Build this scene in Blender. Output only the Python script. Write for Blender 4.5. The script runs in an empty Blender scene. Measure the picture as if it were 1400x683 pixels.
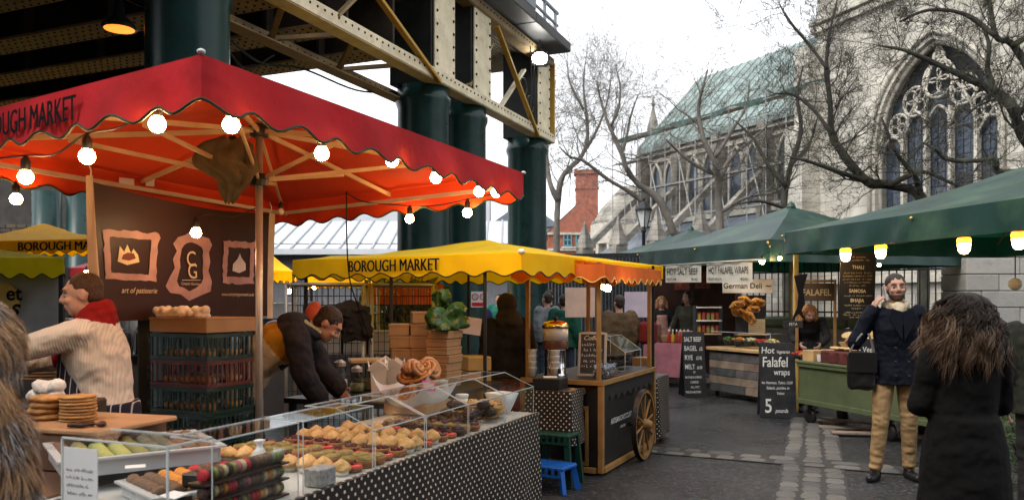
import bpy, bmesh, math, random
from mathutils import Vector, Matrix, noise as mnoise
random.seed(7)
SC = bpy.context.scene
COL = SC.collection
PI = math.pi
# ---------------------------------------------------------------- camera
F = 1100.0; EYE = 1.57; HZ = 410.0
cam = bpy.data.cameras.new('camera'); camo = bpy.data.objects.new('camera', cam); COL.objects.link(camo)
cam.sensor_width = 36; cam.lens = 36 * F / 1400; cam.shift_y = (HZ - 341.5) / 1400
cam.clip_start = .05; cam.clip_end = 1500
camo.location = (0, 0, EYE); camo.rotation_euler = (PI / 2, 0, 0)
cam.dof.use_dof = True; cam.dof.focus_distance = 6.8; cam.dof.aperture_fstop = 4.0
SC.camera = camo
# ---------------------------------------------------------------- sky and sun (overcast)
wd = bpy.data.worlds.new('World'); SC.world = wd; wd.use_nodes = True
nt = wd.node_tree; bg = nt.nodes['Background']
sky = nt.nodes.new('ShaderNodeTexSky'); sky.sky_type = 'NISHITA'; sky.sun_disc = False
SUN_EL, SUN_AZ = math.radians(50), math.radians(-125)          # azimuth from +Y towards +X
sky.sun_elevation = SUN_EL; sky.sun_rotation = SUN_AZ; sky.dust_density = 4; sky.air_density = 1.0
hs = nt.nodes.new('ShaderNodeHueSaturation'); hs.inputs['Saturation'].default_value = .12
mx = nt.nodes.new('ShaderNodeMixRGB'); mx.inputs['Fac'].default_value = .55
mx.inputs['Color2'].default_value = (12.0, 12.3, 12.9, 1)      # even cloud layer
nt.links.new(sky.outputs[0], hs.inputs['Color']); nt.links.new(hs.outputs[0], mx.inputs['Color1'])
nt.links.new(mx.outputs[0], bg.inputs['Color']); bg.inputs['Strength'].default_value = .15
sl = bpy.data.lights.new('sun', 'SUN'); sl.energy = 1.4; sl.angle = math.radians(22); sl.color = (1, .96, .9)
so = bpy.data.objects.new('sun', sl); COL.objects.link(so)
sd = Vector((math.sin(SUN_AZ) * math.cos(SUN_EL), math.cos(SUN_AZ) * math.cos(SUN_EL), math.sin(SUN_EL)))
so.rotation_euler = (-sd).to_track_quat('-Z', 'Y').to_euler(); so.location = sd * 60
vs = SC.view_settings; vs.view_transform = 'Standard'; vs.look = 'None'; vs.exposure = 0.45; vs.gamma = 1
cy = SC.cycles; cy.use_denoising = True; cy.max_bounces = 8; cy.transparent_max_bounces = 16
cy.diffuse_bounces = 4; cy.glossy_bounces = 3; cy.transmission_bounces = 4; cy.sample_clamp_indirect = 4; cy.sample_clamp_direct = 0
cy.caustics_reflective = False; cy.caustics_refractive = False
# ---------------------------------------------------------------- pixels of the photograph -> directions
def D(px, py, Y): return Vector(((px - 700) / F * Y, Y, EYE + (HZ - py) / F * Y))
def G(px, py, h=0.0):
    Y = F * (EYE - h) / (py - HZ); return Vector(((px - 700) / F * Y, Y, h))
def V3(x, y, z=0): return Vector((x, y, z))
# ---------------------------------------------------------------- mesh builder
class MB:
    def __init__(s): s.v = []; s.f = []; s.sm = []; s.mi = []; s.smooth = False; s.cur = 0
    def add(s, vs, fs):
        o = len(s.v); s.v += [Vector(p) for p in vs]
        for f in fs: s.f.append([i + o for i in f]); s.sm.append(s.smooth); s.mi.append(s.cur)
        return s
    def box(s, c, sz, rz=0, M=None, b=0):
        hx, hy, hz = sz[0] / 2, sz[1] / 2, sz[2] / 2
        R = M if M is not None else Matrix.Rotation(rz, 3, 'Z'); c = Vector(c)
        if b <= 0:
            vs = [c + R @ Vector((x * hx, y * hy, z * hz)) for z in (-1, 1) for y in (-1, 1) for x in (-1, 1)]
            return s.add(vs, [(0, 2, 3, 1), (4, 5, 7, 6), (0, 1, 5, 4), (2, 6, 7, 3), (0, 4, 6, 2), (1, 3, 7, 5)])
        b = min(b, hx * .9, hy * .9, hz * .9); vs = []; ix = {}
        for x in (-1, 1):
            for y in (-1, 1):
                for z in (-1, 1):
                    for a in range(3):
                        p = [x * (hx - b), y * (hy - b), z * (hz - b)]; p[a] = (x, y, z)[a] * (hx, hy, hz)[a]
                        ix[(x, y, z, a)] = len(vs); vs.append(c + R @ Vector(p))
        fs = []
        for a in range(3):
            o1, o2 = (a + 1) % 3, (a + 2) % 3
            for sg in (-1, 1):
                q = []
                for (p1, p2) in ((-1, -1), (1, -1), (1, 1), (-1, 1)):
                    k = [0, 0, 0]; k[a] = sg; k[o1] = p1; k[o2] = p2; q.append(ix[(k[0], k[1], k[2], a)])
                fs.append(q if sg > 0 else q[::-1])
            for p1 in (-1, 1):
                for p2 in (-1, 1):
                    q = []
                    for e in (-1, 1):
                        k = [0, 0, 0]; k[a] = e; k[o1] = p1; k[o2] = p2
                        q.append(ix[(k[0], k[1], k[2], o1)]); q.append(ix[(k[0], k[1], k[2], o2)])
                    q = [q[0], q[2], q[3], q[1]]; fs.append(q if p1 * p2 < 0 else q[::-1])
        for x in (-1, 1):
            for y in (-1, 1):
                for z in (-1, 1):
                    t = [ix[(x, y, z, a)] for a in range(3)]; fs.append(t if x * y * z > 0 else t[::-1])
        return s.add(vs, fs)
    def bar(s, p, q, w, h, up=(0, 0, 1), b=0):
        p, q = Vector(p), Vector(q); d = q - p; L = d.length; d = d / L; up = Vector(up)
        if abs(d.dot(up)) > .98: up = Vector((1, 0, 0))
        y = up.cross(d).normalized(); z = d.cross(y)
        return s.box((p + q) / 2, (L, w, h), M=Matrix((d, y, z)).transposed(), b=b)
    def tube(s, path, r, n=8, cap=True):
        path = [Vector(p) for p in path]; k = len(path); rs = r if isinstance(r, (list, tuple)) else [r] * k
        t = (path[1] - path[0]).normalized(); a = Vector((0, 0, 1)) if abs(t.z) < .9 else Vector((1, 0, 0))
        nx = t.cross(a).normalized(); vs = []; fs = []
        for i in range(k):
            t = (path[min(i + 1, k - 1)] - path[max(i - 1, 0)])
            t = t.normalized() if t.length > 1e-9 else Vector((0, 0, 1))
            nx = (nx - t * nx.dot(t)); nx = nx.normalized() if nx.length > 1e-6 else t.orthogonal().normalized()
            ny = t.cross(nx)
            for j in range(n):
                an = 2 * PI * j / n; vs.append(path[i] + (nx * math.cos(an) + ny * math.sin(an)) * rs[i])
        for i in range(k - 1):
            for j in range(n):
                j2 = (j + 1) % n; fs.append((i * n + j, i * n + j2, (i + 1) * n + j2, (i + 1) * n + j))
        if cap: fs.append(tuple(range(n))[::-1]); fs.append(tuple((k - 1) * n + j for j in range(n)))
        return s.add(vs, fs)
    def lathe(s, prof, c=(0, 0, 0), n=16, M=None):
        c = Vector(c); M = M or Matrix.Identity(3); vs = []; fs = []; k = len(prof)
        for (r, z) in prof:
            for j in range(n):
                a = 2 * PI * j / n; vs.append(c + M @ Vector((r * math.cos(a), r * math.sin(a), z)))
        for i in range(k - 1):
            for j in range(n):
                j2 = (j + 1) % n; fs.append((i * n + j, i * n + j2, (i + 1) * n + j2, (i + 1) * n + j))
        if prof[0][0] > 1e-4: fs.append(tuple(range(n))[::-1])
        if prof[-1][0] > 1e-4: fs.append(tuple((k - 1) * n + j for j in range(n)))
        return s.add(vs, fs)
    def ell(s, c, r, n=10, m=7, M=None):
        if not isinstance(r, (list, tuple)): r = (r, r, r)
        c = Vector(c); M = M or Matrix.Identity(3); vs = [c + M @ Vector((0, 0, -r[2]))]; fs = []
        for i in range(1, m):
            ph = -PI / 2 + PI * i / m
            for j in range(n):
                a = 2 * PI * j / n
                vs.append(c + M @ Vector((r[0] * math.cos(ph) * math.cos(a), r[1] * math.cos(ph) * math.sin(a), r[2] * math.sin(ph))))
        vs.append(c + M @ Vector((0, 0, r[2])))
        for j in range(n):
            j2 = (j + 1) % n; fs.append((0, 1 + j2, 1 + j)); e = len(vs) - 1; b = 1 + (m - 2) * n; fs.append((e, b + j, b + j2))
            for i in range(m - 2):
                o = 1 + i * n; fs.append((o + j, o + j2, o + n + j2, o + n + j))
        return s.add(vs, fs)
    def capsule(s, p, q, r0, r1, n=10):
        p, q = Vector(p), Vector(q); d = (q - p); d = d.normalized() if d.length > 1e-6 else Vector((0, 0, 1))
        path = [p - d * r0 * .98, p - d * r0 * .7, p, q, q + d * r1 * .7, q + d * r1 * .98]
        return s.tube(path, [r0 * .15, r0 * .7, r0, r1, r1 * .7, r1 * .15], n)
    def loft(s, secs, n=18, cap=True):
        vs = []; fs = []; k = len(secs)
        for (c, ax, ay) in secs:
            for j in range(n):
                a = 2 * PI * j / n; vs.append(Vector(c) + Vector(ax) * math.cos(a) + Vector(ay) * math.sin(a))
        for i in range(k - 1):
            for j in range(n):
                j2 = (j + 1) % n; fs.append((i * n + j, i * n + j2, (i + 1) * n + j2, (i + 1) * n + j))
        if cap: fs.append(tuple(range(n))[::-1]); fs.append(tuple((k - 1) * n + j for j in range(n)))
        return s.add(vs, fs)
    def grid(s, fn, nu, nv):
        vs = [fn(i / nu, j / nv) for j in range(nv + 1) for i in range(nu + 1)]
        return s.add(vs, [(j * (nu + 1) + i, j * (nu + 1) + i + 1, (j + 1) * (nu + 1) + i + 1, (j + 1) * (nu + 1) + i) for j in range(nv) for i in range(nu)])
    def prism(s, poly, o, ex, ey, ez, d):
        """polygon (x,y) in the plane o+ex*x+ey*y, pushed d along ez"""
        o, ex, ey, ez = Vector(o), Vector(ex), Vector(ey), Vector(ez); n = len(poly)
        a = [o + ex * x + ey * y for x, y in poly]; bb = [p + ez * d for p in a]
        return s.add(a + bb, [tuple(range(n))[::-1], tuple(range(n, 2 * n))] + [(i, (i + 1) % n, n + (i + 1) % n, n + i) for i in range(n)])
    def ring(s, outer, inner, o, ex, ey, ez, d):
        """flat ring between two closed outlines of equal length, with thickness"""
        o, ex, ey, ez = Vector(o), Vector(ex), Vector(ey), Vector(ez); n = len(outer)
        A = [o + ex * x + ey * y for x, y in outer]; B = [o + ex * x + ey * y for x, y in inner]
        vs = A + B + [p + ez * d for p in A] + [p + ez * d for p in B]; fs = []
        for i in range(n):
            j = (i + 1) % n
            fs += [(2 * n + i, 2 * n + j, 3 * n + j, 3 * n + i), (i, j, 2 * n + j, 2 * n + i), (n + j, n + i, 3 * n + i, 3 * n + j), (j, i, n + i, n + j)]
        return s.add(vs, fs)
    def mesh(s, name, mats, M=None):
        me = bpy.data.meshes.new(name); vv = [M @ p for p in s.v] if M else s.v
        me.from_pydata([tuple(p) for p in vv], [], s.f)
        if not isinstance(mats, (list, tuple)): mats = [mats]
        for m in mats: me.materials.append(m)
        me.polygons.foreach_set('use_smooth', s.sm); me.polygons.foreach_set('material_index', s.mi); me.update()
        return me
def boxuv(me):
    uv = me.uv_layers.new(name='UVMap'); d = uv.data
    for p in me.polygons:
        n = p.normal; ax = max(range(3), key=lambda i: abs(n[i]))
        for li in p.loop_indices:
            c = me.vertices[me.loops[li].vertex_index].co
            d[li].uv = (c.y, c.z) if ax == 0 else ((c.x, c.z) if ax == 1 else (c.x, c.y))
# ---------------------------------------------------------------- things, parts, labels
WM = {}
def tag(o, label=None, cat=None, group=None, kind=None):
    if label: o['label'] = label
    if cat: o['category'] = cat
    if group: o['group'] = group
    if kind: o['kind'] = kind
    return o
def thing(name, label, cat, loc=(0, 0, 0), rz=0, group=None):
    o = bpy.data.objects.new(name, None); o.empty_display_size = .1; COL.objects.link(o)
    o.location = loc; o.rotation_euler = (0, 0, rz); WM[o] = Matrix.Translation(Vector(loc)) @ Matrix.Rotation(rz, 4, 'Z')
    return tag(o, label, cat, group)
def part(name, mb, mat, parent=None, world=False, uv=False, label=None):
    M = WM[parent].inverted() if (world and parent is not None) else None
    me = mb.mesh(name, mat, M)
    if uv: boxuv(me)
    o = bpy.data.objects.new(name, me); COL.objects.link(o)
    if parent is not None: o.parent = parent; WM[o] = WM[parent]
    else: WM[o] = Matrix.Identity(4)
    if label: o['label'] = label
    return o
def single(name, mb, mat, label, cat, loc=None, group=None, uv=False, world=True):
    """a thing that is one mesh, its origin moved to its base"""
    if loc is None:
        n = len(mb.v); loc = Vector((sum(p.x for p in mb.v) / n, sum(p.y for p in mb.v) / n, min(p.z for p in mb.v)))
    loc = Vector(loc); me = mb.mesh(name, mat, Matrix.Translation(-loc) if world else None)
    if uv: boxuv(me)
    o = bpy.data.objects.new(name, me); COL.objects.link(o); o.location = loc; WM[o] = Matrix.Translation(loc)
    return tag(o, label, cat, group)
def inst(name, me, parent=None, M=None, label=None, cat=None, group=None):
    o = bpy.data.objects.new(name, me); COL.objects.link(o)
    if M is not None: o.matrix_local = M
    if parent is not None: o.parent = parent
    return tag(o, label, cat, group)
def struct(name, mb, mat, uv=False):
    o = part(name, mb, mat, None, uv=uv); o['kind'] = 'structure'; return o
def copy_tree(o, parent=None, loc=None, rz=None, label=None):
    c = o.copy(); COL.objects.link(c)
    if parent is not None: c.parent = parent
    if loc is not None: c.location = loc
    if rz is not None: c.rotation_euler = (0, 0, rz)
    if label: c['label'] = label
    for ch in list(o.children): copy_tree(ch, c)
    return c
ORD = ['first', 'second', 'third', 'fourth', 'fifth', 'sixth', 'seventh', 'eighth', 'ninth', 'tenth', 'eleventh', 'twelfth', 'thirteenth', 'fourteenth', 'fifteenth', 'sixteenth', 'seventeenth', 'eighteenth', 'nineteenth', 'twentieth']
# ---------------------------------------------------------------- materials
MATS = {}
def mat(name, col, rough=.6, metal=0.0, var=.12, vscale=6.0, bump=0.0, bscale=40.0, transl=0.0, tcol=None, spec=.3, coat=0, sheen=0, stain=None, back=None):
    if name in MATS: return MATS[name]
    m = bpy.data.materials.new(name); m.use_nodes = True; n = m.node_tree; N = n.nodes; L = n.links
    p = N['Principled BSDF']; out = N['Material Output']
    p.inputs['Roughness'].default_value = rough; p.inputs['Metallic'].default_value = metal
    p.inputs['Specular IOR Level'].default_value = spec; p.inputs['Coat Weight'].default_value = coat; p.inputs['Sheen Weight'].default_value = sheen
    tc = N.new('ShaderNodeTexCoord')
    no = N.new('ShaderNodeTexNoise'); no.inputs['Scale'].default_value = vscale; no.inputs['Detail'].default_value = 5
    L.new(tc.outputs['Object'], no.inputs['Vector'])
    mr = N.new('ShaderNodeMapRange'); mr.inputs['From Min'].default_value = .3; mr.inputs['From Max'].default_value = .7
    mr.inputs['To Min'].default_value = 1 - var; mr.inputs['To Max'].default_value = 1 + var
    L.new(no.outputs['Fac'], mr.inputs['Value'])
    mu = N.new('ShaderNodeMixRGB'); mu.blend_type = 'MULTIPLY'; mu.inputs['Fac'].default_value = 1
    mu.inputs['Color1'].default_value = (*col, 1); L.new(mr.outputs[0], mu.inputs['Color2'])
    cs = mu.outputs[0]
    if stain:
        s2 = N.new('ShaderNodeTexNoise'); s2.inputs['Scale'].default_value = stain[1]; s2.inputs['Detail'].default_value = 8; s2.inputs['Roughness'].default_value = .65
        L.new(tc.outputs['Object'], s2.inputs['Vector'])
        r2 = N.new('ShaderNodeMapRange'); r2.inputs['From Min'].default_value = .5; r2.inputs['From Max'].default_value = .68; r2.inputs['To Max'].default_value = stain[2]
        L.new(s2.outputs['Fac'], r2.inputs['Value'])
        m2 = N.new('ShaderNodeMixRGB'); m2.inputs['Color2'].default_value = (*stain[0], 1); L.new(r2.outputs[0], m2.inputs['Fac']); L.new(cs, m2.inputs['Color1']); cs = m2.outputs[0]
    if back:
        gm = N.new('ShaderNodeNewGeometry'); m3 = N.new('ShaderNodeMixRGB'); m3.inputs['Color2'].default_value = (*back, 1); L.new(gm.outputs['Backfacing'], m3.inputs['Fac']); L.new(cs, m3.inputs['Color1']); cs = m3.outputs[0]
    L.new(cs, p.inputs['Base Color'])
    r3 = N.new('ShaderNodeMapRange'); r3.inputs['To Min'].default_value = max(0, rough - .1); r3.inputs['To Max'].default_value = min(1, rough + .1)
    L.new(no.outputs['Fac'], r3.inputs['Value']); L.new(r3.outputs[0], p.inputs['Roughness'])
    if bump:
        bn = N.new('ShaderNodeTexNoise'); bn.inputs['Scale'].default_value = bscale; bn.inputs['Detail'].default_value = 6; L.new(tc.outputs['Object'], bn.inputs['Vector'])
        bp = N.new('ShaderNodeBump'); bp.inputs['Strength'].default_value = min(1, bump); bp.inputs['Distance'].default_value = .02
        L.new(bn.outputs['Fac'], bp.inputs['Height']); L.new(bp.outputs[0], p.inputs['Normal'])
    if transl:
        tr = N.new('ShaderNodeBsdfTranslucent'); tr.inputs['Color'].default_value = (*(tcol or col), 1)
        ms = N.new('ShaderNodeMixShader'); ms.inputs['Fac'].default_value = transl
        L.new(p.outputs[0], ms.inputs[1]); L.new(tr.outputs[0], ms.inputs[2]); L.new(ms.outputs[0], out.inputs['Surface'])
    MATS[name] = m; return m
def emat(name, col, strength):
    if name in MATS: return MATS[name]
    m = bpy.data.materials.new(name); m.use_nodes = True; p = m.node_tree.nodes['Principled BSDF']
    p.inputs['Base Color'].default_value = (.8, .8, .8, 1); p.inputs['Emission Color'].default_value = (*col, 1); p.inputs['Emission Strength'].default_value = strength
    MATS[name] = m; return m
def clear_mat(name, tint=(.97, .985, .98), rough=.03, bump=0, bscale=20, refl=.6):
    if name in MATS: return MATS[name]
    m = bpy.data.materials.new(name); m.use_nodes = True; N = m.node_tree.nodes; L = m.node_tree.links
    N.remove(N['Principled BSDF']); t = N.new('ShaderNodeBsdfTransparent'); t.inputs[0].default_value = (*tint, 1)
    g = N.new('ShaderNodeBsdfGlossy'); g.inputs['Roughness'].default_value = rough
    fr = N.new('ShaderNodeLayerWeight'); fr.inputs['Blend'].default_value = .5
    pw = N.new('ShaderNodeMath'); pw.operation = 'POWER'; pw.inputs[1].default_value = 5; L.new(fr.outputs['Facing'], pw.inputs[0])
    mu = N.new('ShaderNodeMath'); mu.operation = 'MULTIPLY_ADD'; mu.use_clamp = True; mu.inputs[1].default_value = .9 * refl; mu.inputs[2].default_value = .035 * refl; L.new(pw.outputs[0], mu.inputs[0])
    ms = N.new('ShaderNodeMixShader'); L.new(mu.outputs[0], ms.inputs[0]); L.new(t.outputs[0], ms.inputs[1]); L.new(g.outputs[0], ms.inputs[2])
    L.new(ms.outputs[0], N['Material Output'].inputs['Surface'])
    if bump:
        tc = N.new('ShaderNodeTexCoord'); bn = N.new('ShaderNodeTexNoise'); bn.inputs['Scale'].default_value = bscale; bn.inputs['Detail'].default_value = 4; bn.inputs['Distortion'].default_value = 1.5
        L.new(tc.outputs['Object'], bn.inputs['Vector']); bp = N.new('ShaderNodeBump'); bp.inputs['Strength'].default_value = bump; bp.inputs['Distance'].default_value = .05
        L.new(bn.outputs['Fac'], bp.inputs['Height']); L.new(bp.outputs[0], g.inputs['Normal']); L.new(bp.outputs[0], fr.inputs['Normal'])
    MATS[name] = m; return m
def dots_mat(name, base, dot, pitch, r):
    if name in MATS: return MATS[name]
    m = mat(name, base, rough=.38, var=.15, vscale=12, bump=.12, bscale=14); N = m.node_tree.nodes; L = m.node_tree.links
    p = N['Principled BSDF']; src = p.inputs['Base Color'].links[0].from_socket
    uv = N.new('ShaderNodeUVMap'); sep = N.new('ShaderNodeSeparateXYZ'); L.new(uv.outputs[0], sep.inputs[0])
    def mth(op, a, b=None):
        q = N.new('ShaderNodeMath'); q.operation = op
        for i, x in enumerate((a, b)):
            if x is None: continue
            if isinstance(x, (int, float)): q.inputs[i].default_value = x
            else: L.new(x, q.inputs[i])
        return q.outputs[0]
    rows = mth('DIVIDE', sep.outputs[1], pitch * .5); fl = mth('FLOOR', rows)
    xs = mth('ADD', mth('DIVIDE', sep.outputs[0], pitch), mth('MULTIPLY', fl, .5))
    fx = mth('SUBTRACT', mth('FRACT', xs), .5); fy = mth('MULTIPLY', mth('SUBTRACT', mth('FRACT', rows), .5), .5)
    dd = mth('SQRT', mth('ADD', mth('MULTIPLY', fx, fx), mth('MULTIPLY', fy, fy)))
    k = mth('LESS_THAN', dd, r / pitch); mm = N.new('ShaderNodeMixRGB'); L.new(k, mm.inputs[0]); L.new(src, mm.inputs[1]); mm.inputs[2].default_value = (*dot, 1)
    L.new(mm.outputs[0], p.inputs['Base Color']); return m
def stripe_mat(name, base, line, pitch, width, axis='X', bump=0, rough=.85):
    """woven stripes / knit ribs running along the cloth (fixed to the object)"""
    if name in MATS: return MATS[name]
    m = mat(name, base, rough=rough, var=.1, vscale=10); N = m.node_tree.nodes; L = m.node_tree.links; p = N['Principled BSDF']
    src = p.inputs['Base Color'].links[0].from_socket
    tc = N.new('ShaderNodeTexCoord'); sep = N.new('ShaderNodeSeparateXYZ'); L.new(tc.outputs['Object'], sep.inputs[0])
    a = sep.outputs['XYZ'.index(axis)]
    d = N.new('ShaderNodeMath'); d.operation = 'DIVIDE'; L.new(a, d.inputs[0]); d.inputs[1].default_value = pitch
    fr = N.new('ShaderNodeMath'); fr.operation = 'FRACT'; L.new(d.outputs[0], fr.inputs[0])
    lt = N.new('ShaderNodeMath'); lt.operation = 'LESS_THAN'; L.new(fr.outputs[0], lt.inputs[0]); lt.inputs[1].default_value = width
    mm = N.new('ShaderNodeMixRGB'); L.new(lt.outputs[0], mm.inputs[0]); L.new(src, mm.inputs[1]); mm.inputs[2].default_value = (*line, 1); L.new(mm.outputs[0], p.inputs['Base Color'])
    if bump:
        pp = N.new('ShaderNodeMath'); pp.operation = 'PINGPONG'; L.new(d.outputs[0], pp.inputs[0]); pp.inputs[1].default_value = .5
        bp = N.new('ShaderNodeBump'); bp.inputs['Strength'].default_value = bump; bp.inputs['Distance'].default_value = .01; L.new(pp.outputs[0], bp.inputs['Height']); L.new(bp.outputs[0], p.inputs['Normal'])
    return m
# ---------------------------------------------------------------- lettering
TMP = bpy.data.scenes.new('workbench')
def evaluated_mesh(ob):
    TMP.collection.objects.link(ob); vl = TMP.view_layers[0]; vl.update(); return bpy.data.meshes.new_from_object(ob.evaluated_get(vl.depsgraph))
def text_mb(txt, size, o, ex, ey, weight=0.0, sx=1.0, align='LEFT', depth=.002, shear=0.0, spacing=1.0, mb=None, bold=0):
    cu = bpy.data.curves.new('lettering', 'FONT'); cu.body = txt; cu.size = size; cu.offset = weight * size; cu.align_x = align; cu.shear = shear; cu.space_character = spacing; cu.resolution_u = 3
    ob = bpy.data.objects.new('lettering', cu); me = evaluated_mesh(ob); bpy.data.objects.remove(ob); bpy.data.curves.remove(cu)
    o, ex, ey = Vector(o), Vector(ex).normalized(), Vector(ey).normalized(); mb = mb or MB()
    nz = ex.cross(ey)
    for q in range(bold if bold else 1): mb.add([o + ex * (v.co.x * sx + (q - (bold - 1) / 2 if bold else 0) * size * .022) + ey * v.co.y + nz * (.0006 * q) for v in me.vertices], [tuple(p.vertices) for p in me.polygons])
    bpy.data.meshes.remove(me)
    return mb
def scribble(o, ex, ey, w, h, mb, rnd, gap=.35):
    """lines of lettering too small to read: rows of little strokes"""
    o, ex, ey = Vector(o), Vector(ex).normalized(), Vector(ey).normalized(); x = 0
    while x < w:
        l = h * rnd.uniform(.25, .6); 
        if rnd.random() > .16:
            a = o + ex * x; t = h * .14; tall = h * rnd.choice((.55, .6, .95))
            mb.add([a, a + ex * t, a + ex * t + ey * tall, a + ey * tall], [(0, 1, 2, 3)])
            if rnd.random() < .8:
                yy = rnd.choice((0, .45)) * h
                mb.add([a + ey * yy, a + ex * l * .9 + ey * yy, a + ex * l * .9 + ey * (yy + t), a + ey * (yy + t)], [(0, 1, 2, 3)])
        x += l * (1 + gap)
    return mb
def remesh(mb, voxel, smooth=2, sf=.5):
    me = mb.mesh('tmp', []); ob = bpy.data.objects.new('tmp', me)
    r = ob.modifiers.new('r', 'REMESH'); r.mode = 'VOXEL'; r.voxel_size = voxel; r.use_smooth_shade = True
    if smooth: s = ob.modifiers.new('s', 'SMOOTH'); s.iterations = smooth; s.factor = sf
    nm = evaluated_mesh(ob)
    out = MB(); out.smooth = True; out.add([v.co.copy() for v in nm.vertices], [tuple(p.vertices) for p in nm.polygons])
    bpy.data.objects.remove(ob); bpy.data.meshes.remove(nm); bpy.data.meshes.remove(me); return out
def catmull(pts, k=6):
    P = [Vector(p) for p in pts]; P = [P[0] * 2 - P[1]] + P + [P[-1] * 2 - P[-2]]; out = []
    for i in range(1, len(P) - 2):
        for j in range(k):
            t = j / k; a, b, c, d = P[i - 1:i + 3]
            out.append(.5 * ((2 * b) + (c - a) * t + (2 * a - 5 * b + 4 * c - d) * t * t + (3 * b - a - 3 * c + d) * t ** 3))
    out.append(P[-2]); return out
# ================================================================ SETTING
def asphalt_mat():
    m = mat('asphalt', (.020, .020, .0215), rough=.5, var=.55, vscale=.8, bump=.8, bscale=110, spec=.28); N = m.node_tree.nodes; L = m.node_tree.links; p = N['Principled BSDF']; src = p.inputs['Base Color'].links[0].from_socket
    tc = N.new('ShaderNodeTexCoord')
    def nz(scale, a, b, det=3):
        n = N.new('ShaderNodeTexNoise'); n.inputs['Scale'].default_value = scale; n.inputs['Detail'].default_value = det; L.new(tc.outputs['Object'], n.inputs['Vector'])
        r = N.new('ShaderNodeMapRange'); r.inputs['From Min'].default_value = a; r.inputs['From Max'].default_value = b; L.new(n.outputs['Fac'], r.inputs['Value']); return r.outputs[0]
    def mixc(f, a, col):
        k = N.new('ShaderNodeMixRGB'); L.new(f, k.inputs[0]); L.new(a, k.inputs[1]); k.inputs[2].default_value = (*col, 1); return k.outputs[0]
    c = mixc(nz(26, .52, .72, 2), src, (.10, .10, .096)); c = mixc(nz(48, .56, .7, 1), c, (.008, .008, .009)); c = mixc(nz(2.2, .58, .72, 5), c, (.05, .049, .046)); L.new(c, p.inputs['Base Color'])
    r = nz(1.1, .38, .62, 4); q = N.new('ShaderNodeMapRange'); q.inputs['To Min'].default_value = .22; q.inputs['To Max'].default_value = .62; L.new(r, q.inputs['Value']); L.new(q.outputs[0], p.inputs['Roughness'])
    b = N['Bump']; b.inputs['Distance'].default_value = .012; return m
asphalt = asphalt_mat()
g = MB(); g.grid(lambda u, v: V3(-300 + 600 * u, -60 + 760 * v, 0), 12, 12); struct('ground', g, asphalt)
stone_set = [mat('sett_%d' % i, c, rough=.42, var=.3, vscale=14, bump=.5, bscale=60) for i, c in enumerate(((.115, .108, .10), (.15, .14, .122), (.085, .08, .077), (.13, .12, .107)))]
def sett_mesh(seed, m):
    r = random.Random(seed); mb = MB(); mb.smooth = True; n = 10
    def fn(u, v):
        x, y = u * 2 - 1, v * 2 - 1
        e = max(abs(x), abs(y)); rr = (abs(x) ** 5 + abs(y) ** 5) ** .2
        k = 1 if e < 1e-6 else e / max(rr, 1e-6)
        z = 1.0 * (1 - .25 * (rr ** 3.2)) if e < .99 else -.6
        nz = mnoise.noise(V3(x * 1.6 + seed * 7, y * 1.6, seed))
        return V3(x * k * .5 * (1 + .07 * nz), y * k * .5 * (1 + .07 * nz), z + .16 * nz)
    mb.grid(fn, 6, 6); return mb.mesh('sett', m)
SETT = [sett_mesh(i, stone_set[i % 4]) for i in range(12)]
def strip(name, o, d, L, W, courses, pl, along, skip=None):
    o = V3(*o); d = V3(*d).normalized(); n = V3(-d.y, d.x); bed = MB()
    z = .005 if courses == 3 else .009
    bed.add([o + n * (-W / 2) + V3(0, 0, z), o + n * (W / 2) + V3(0, 0, z), o + d * L + n * (W / 2) + V3(0, 0, z), o + d * L - n * (W / 2) + V3(0, 0, z)], [(0, 3, 2, 1)])
    b = struct(name, bed, mat('joint_sand', (.045, .042, .038), rough=.9, bump=.4))
    w = W / courses; rz = math.atan2(d.y, d.x); R = random.Random(5)
    for c in range(courses):
        x = R.uniform(0, .1)
        while x < L:
            l = pl * R.uniform(.75, 1.3)
            p = o + d * (x + l / 2) + n * (-W / 2 + w * (c + .5) + R.uniform(-.012, .012))
            x += l
            if skip and skip(p): continue
            M = Matrix.Translation(p + V3(0, 0, .004)) @ Matrix.Rotation(rz + R.uniform(-.05, .05), 4, 'Z') @ Matrix.Rotation(R.uniform(-.03, .03), 4, 'X') @ Matrix.Diagonal((l * .93, w * .93, .015 * R.uniform(.7, 1.3), 1))
            inst('sett', R.choice(SETT), b, M)
    return b
A0 = V3(2.36, 6.33); A1 = V3(3.97, 10.6); da = (A1 - A0).normalized()
strip('cobbled_strip', A0 - da * 1.1, da, 5.7, .56, 3, .2, 0, skip=lambda p: abs((p - V3(1.53, 8.4)).dot(V3(.436, .9))) < .2)
strip('cobbled_cross_strip', V3(.95, 8.68), V3(2.37, -1.15), 4.6, .38, 2, .27, 0)
k = MB(); k.box((3.1, 15.2, .05), (3.6, .16, .1), rz=-.12, b=.02); kb = struct('kerb', k, mat('kerb_stone', (.3, .27, .22), rough=.7, bump=.3))
pv = MB(); pv.box((4.6, 17.0, .045), (8, 3.2, .09), rz=-.12); struct('pavement', pv, mat('paving', (.16, .155, .15), rough=.6, bump=.3, bscale=20))

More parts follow.
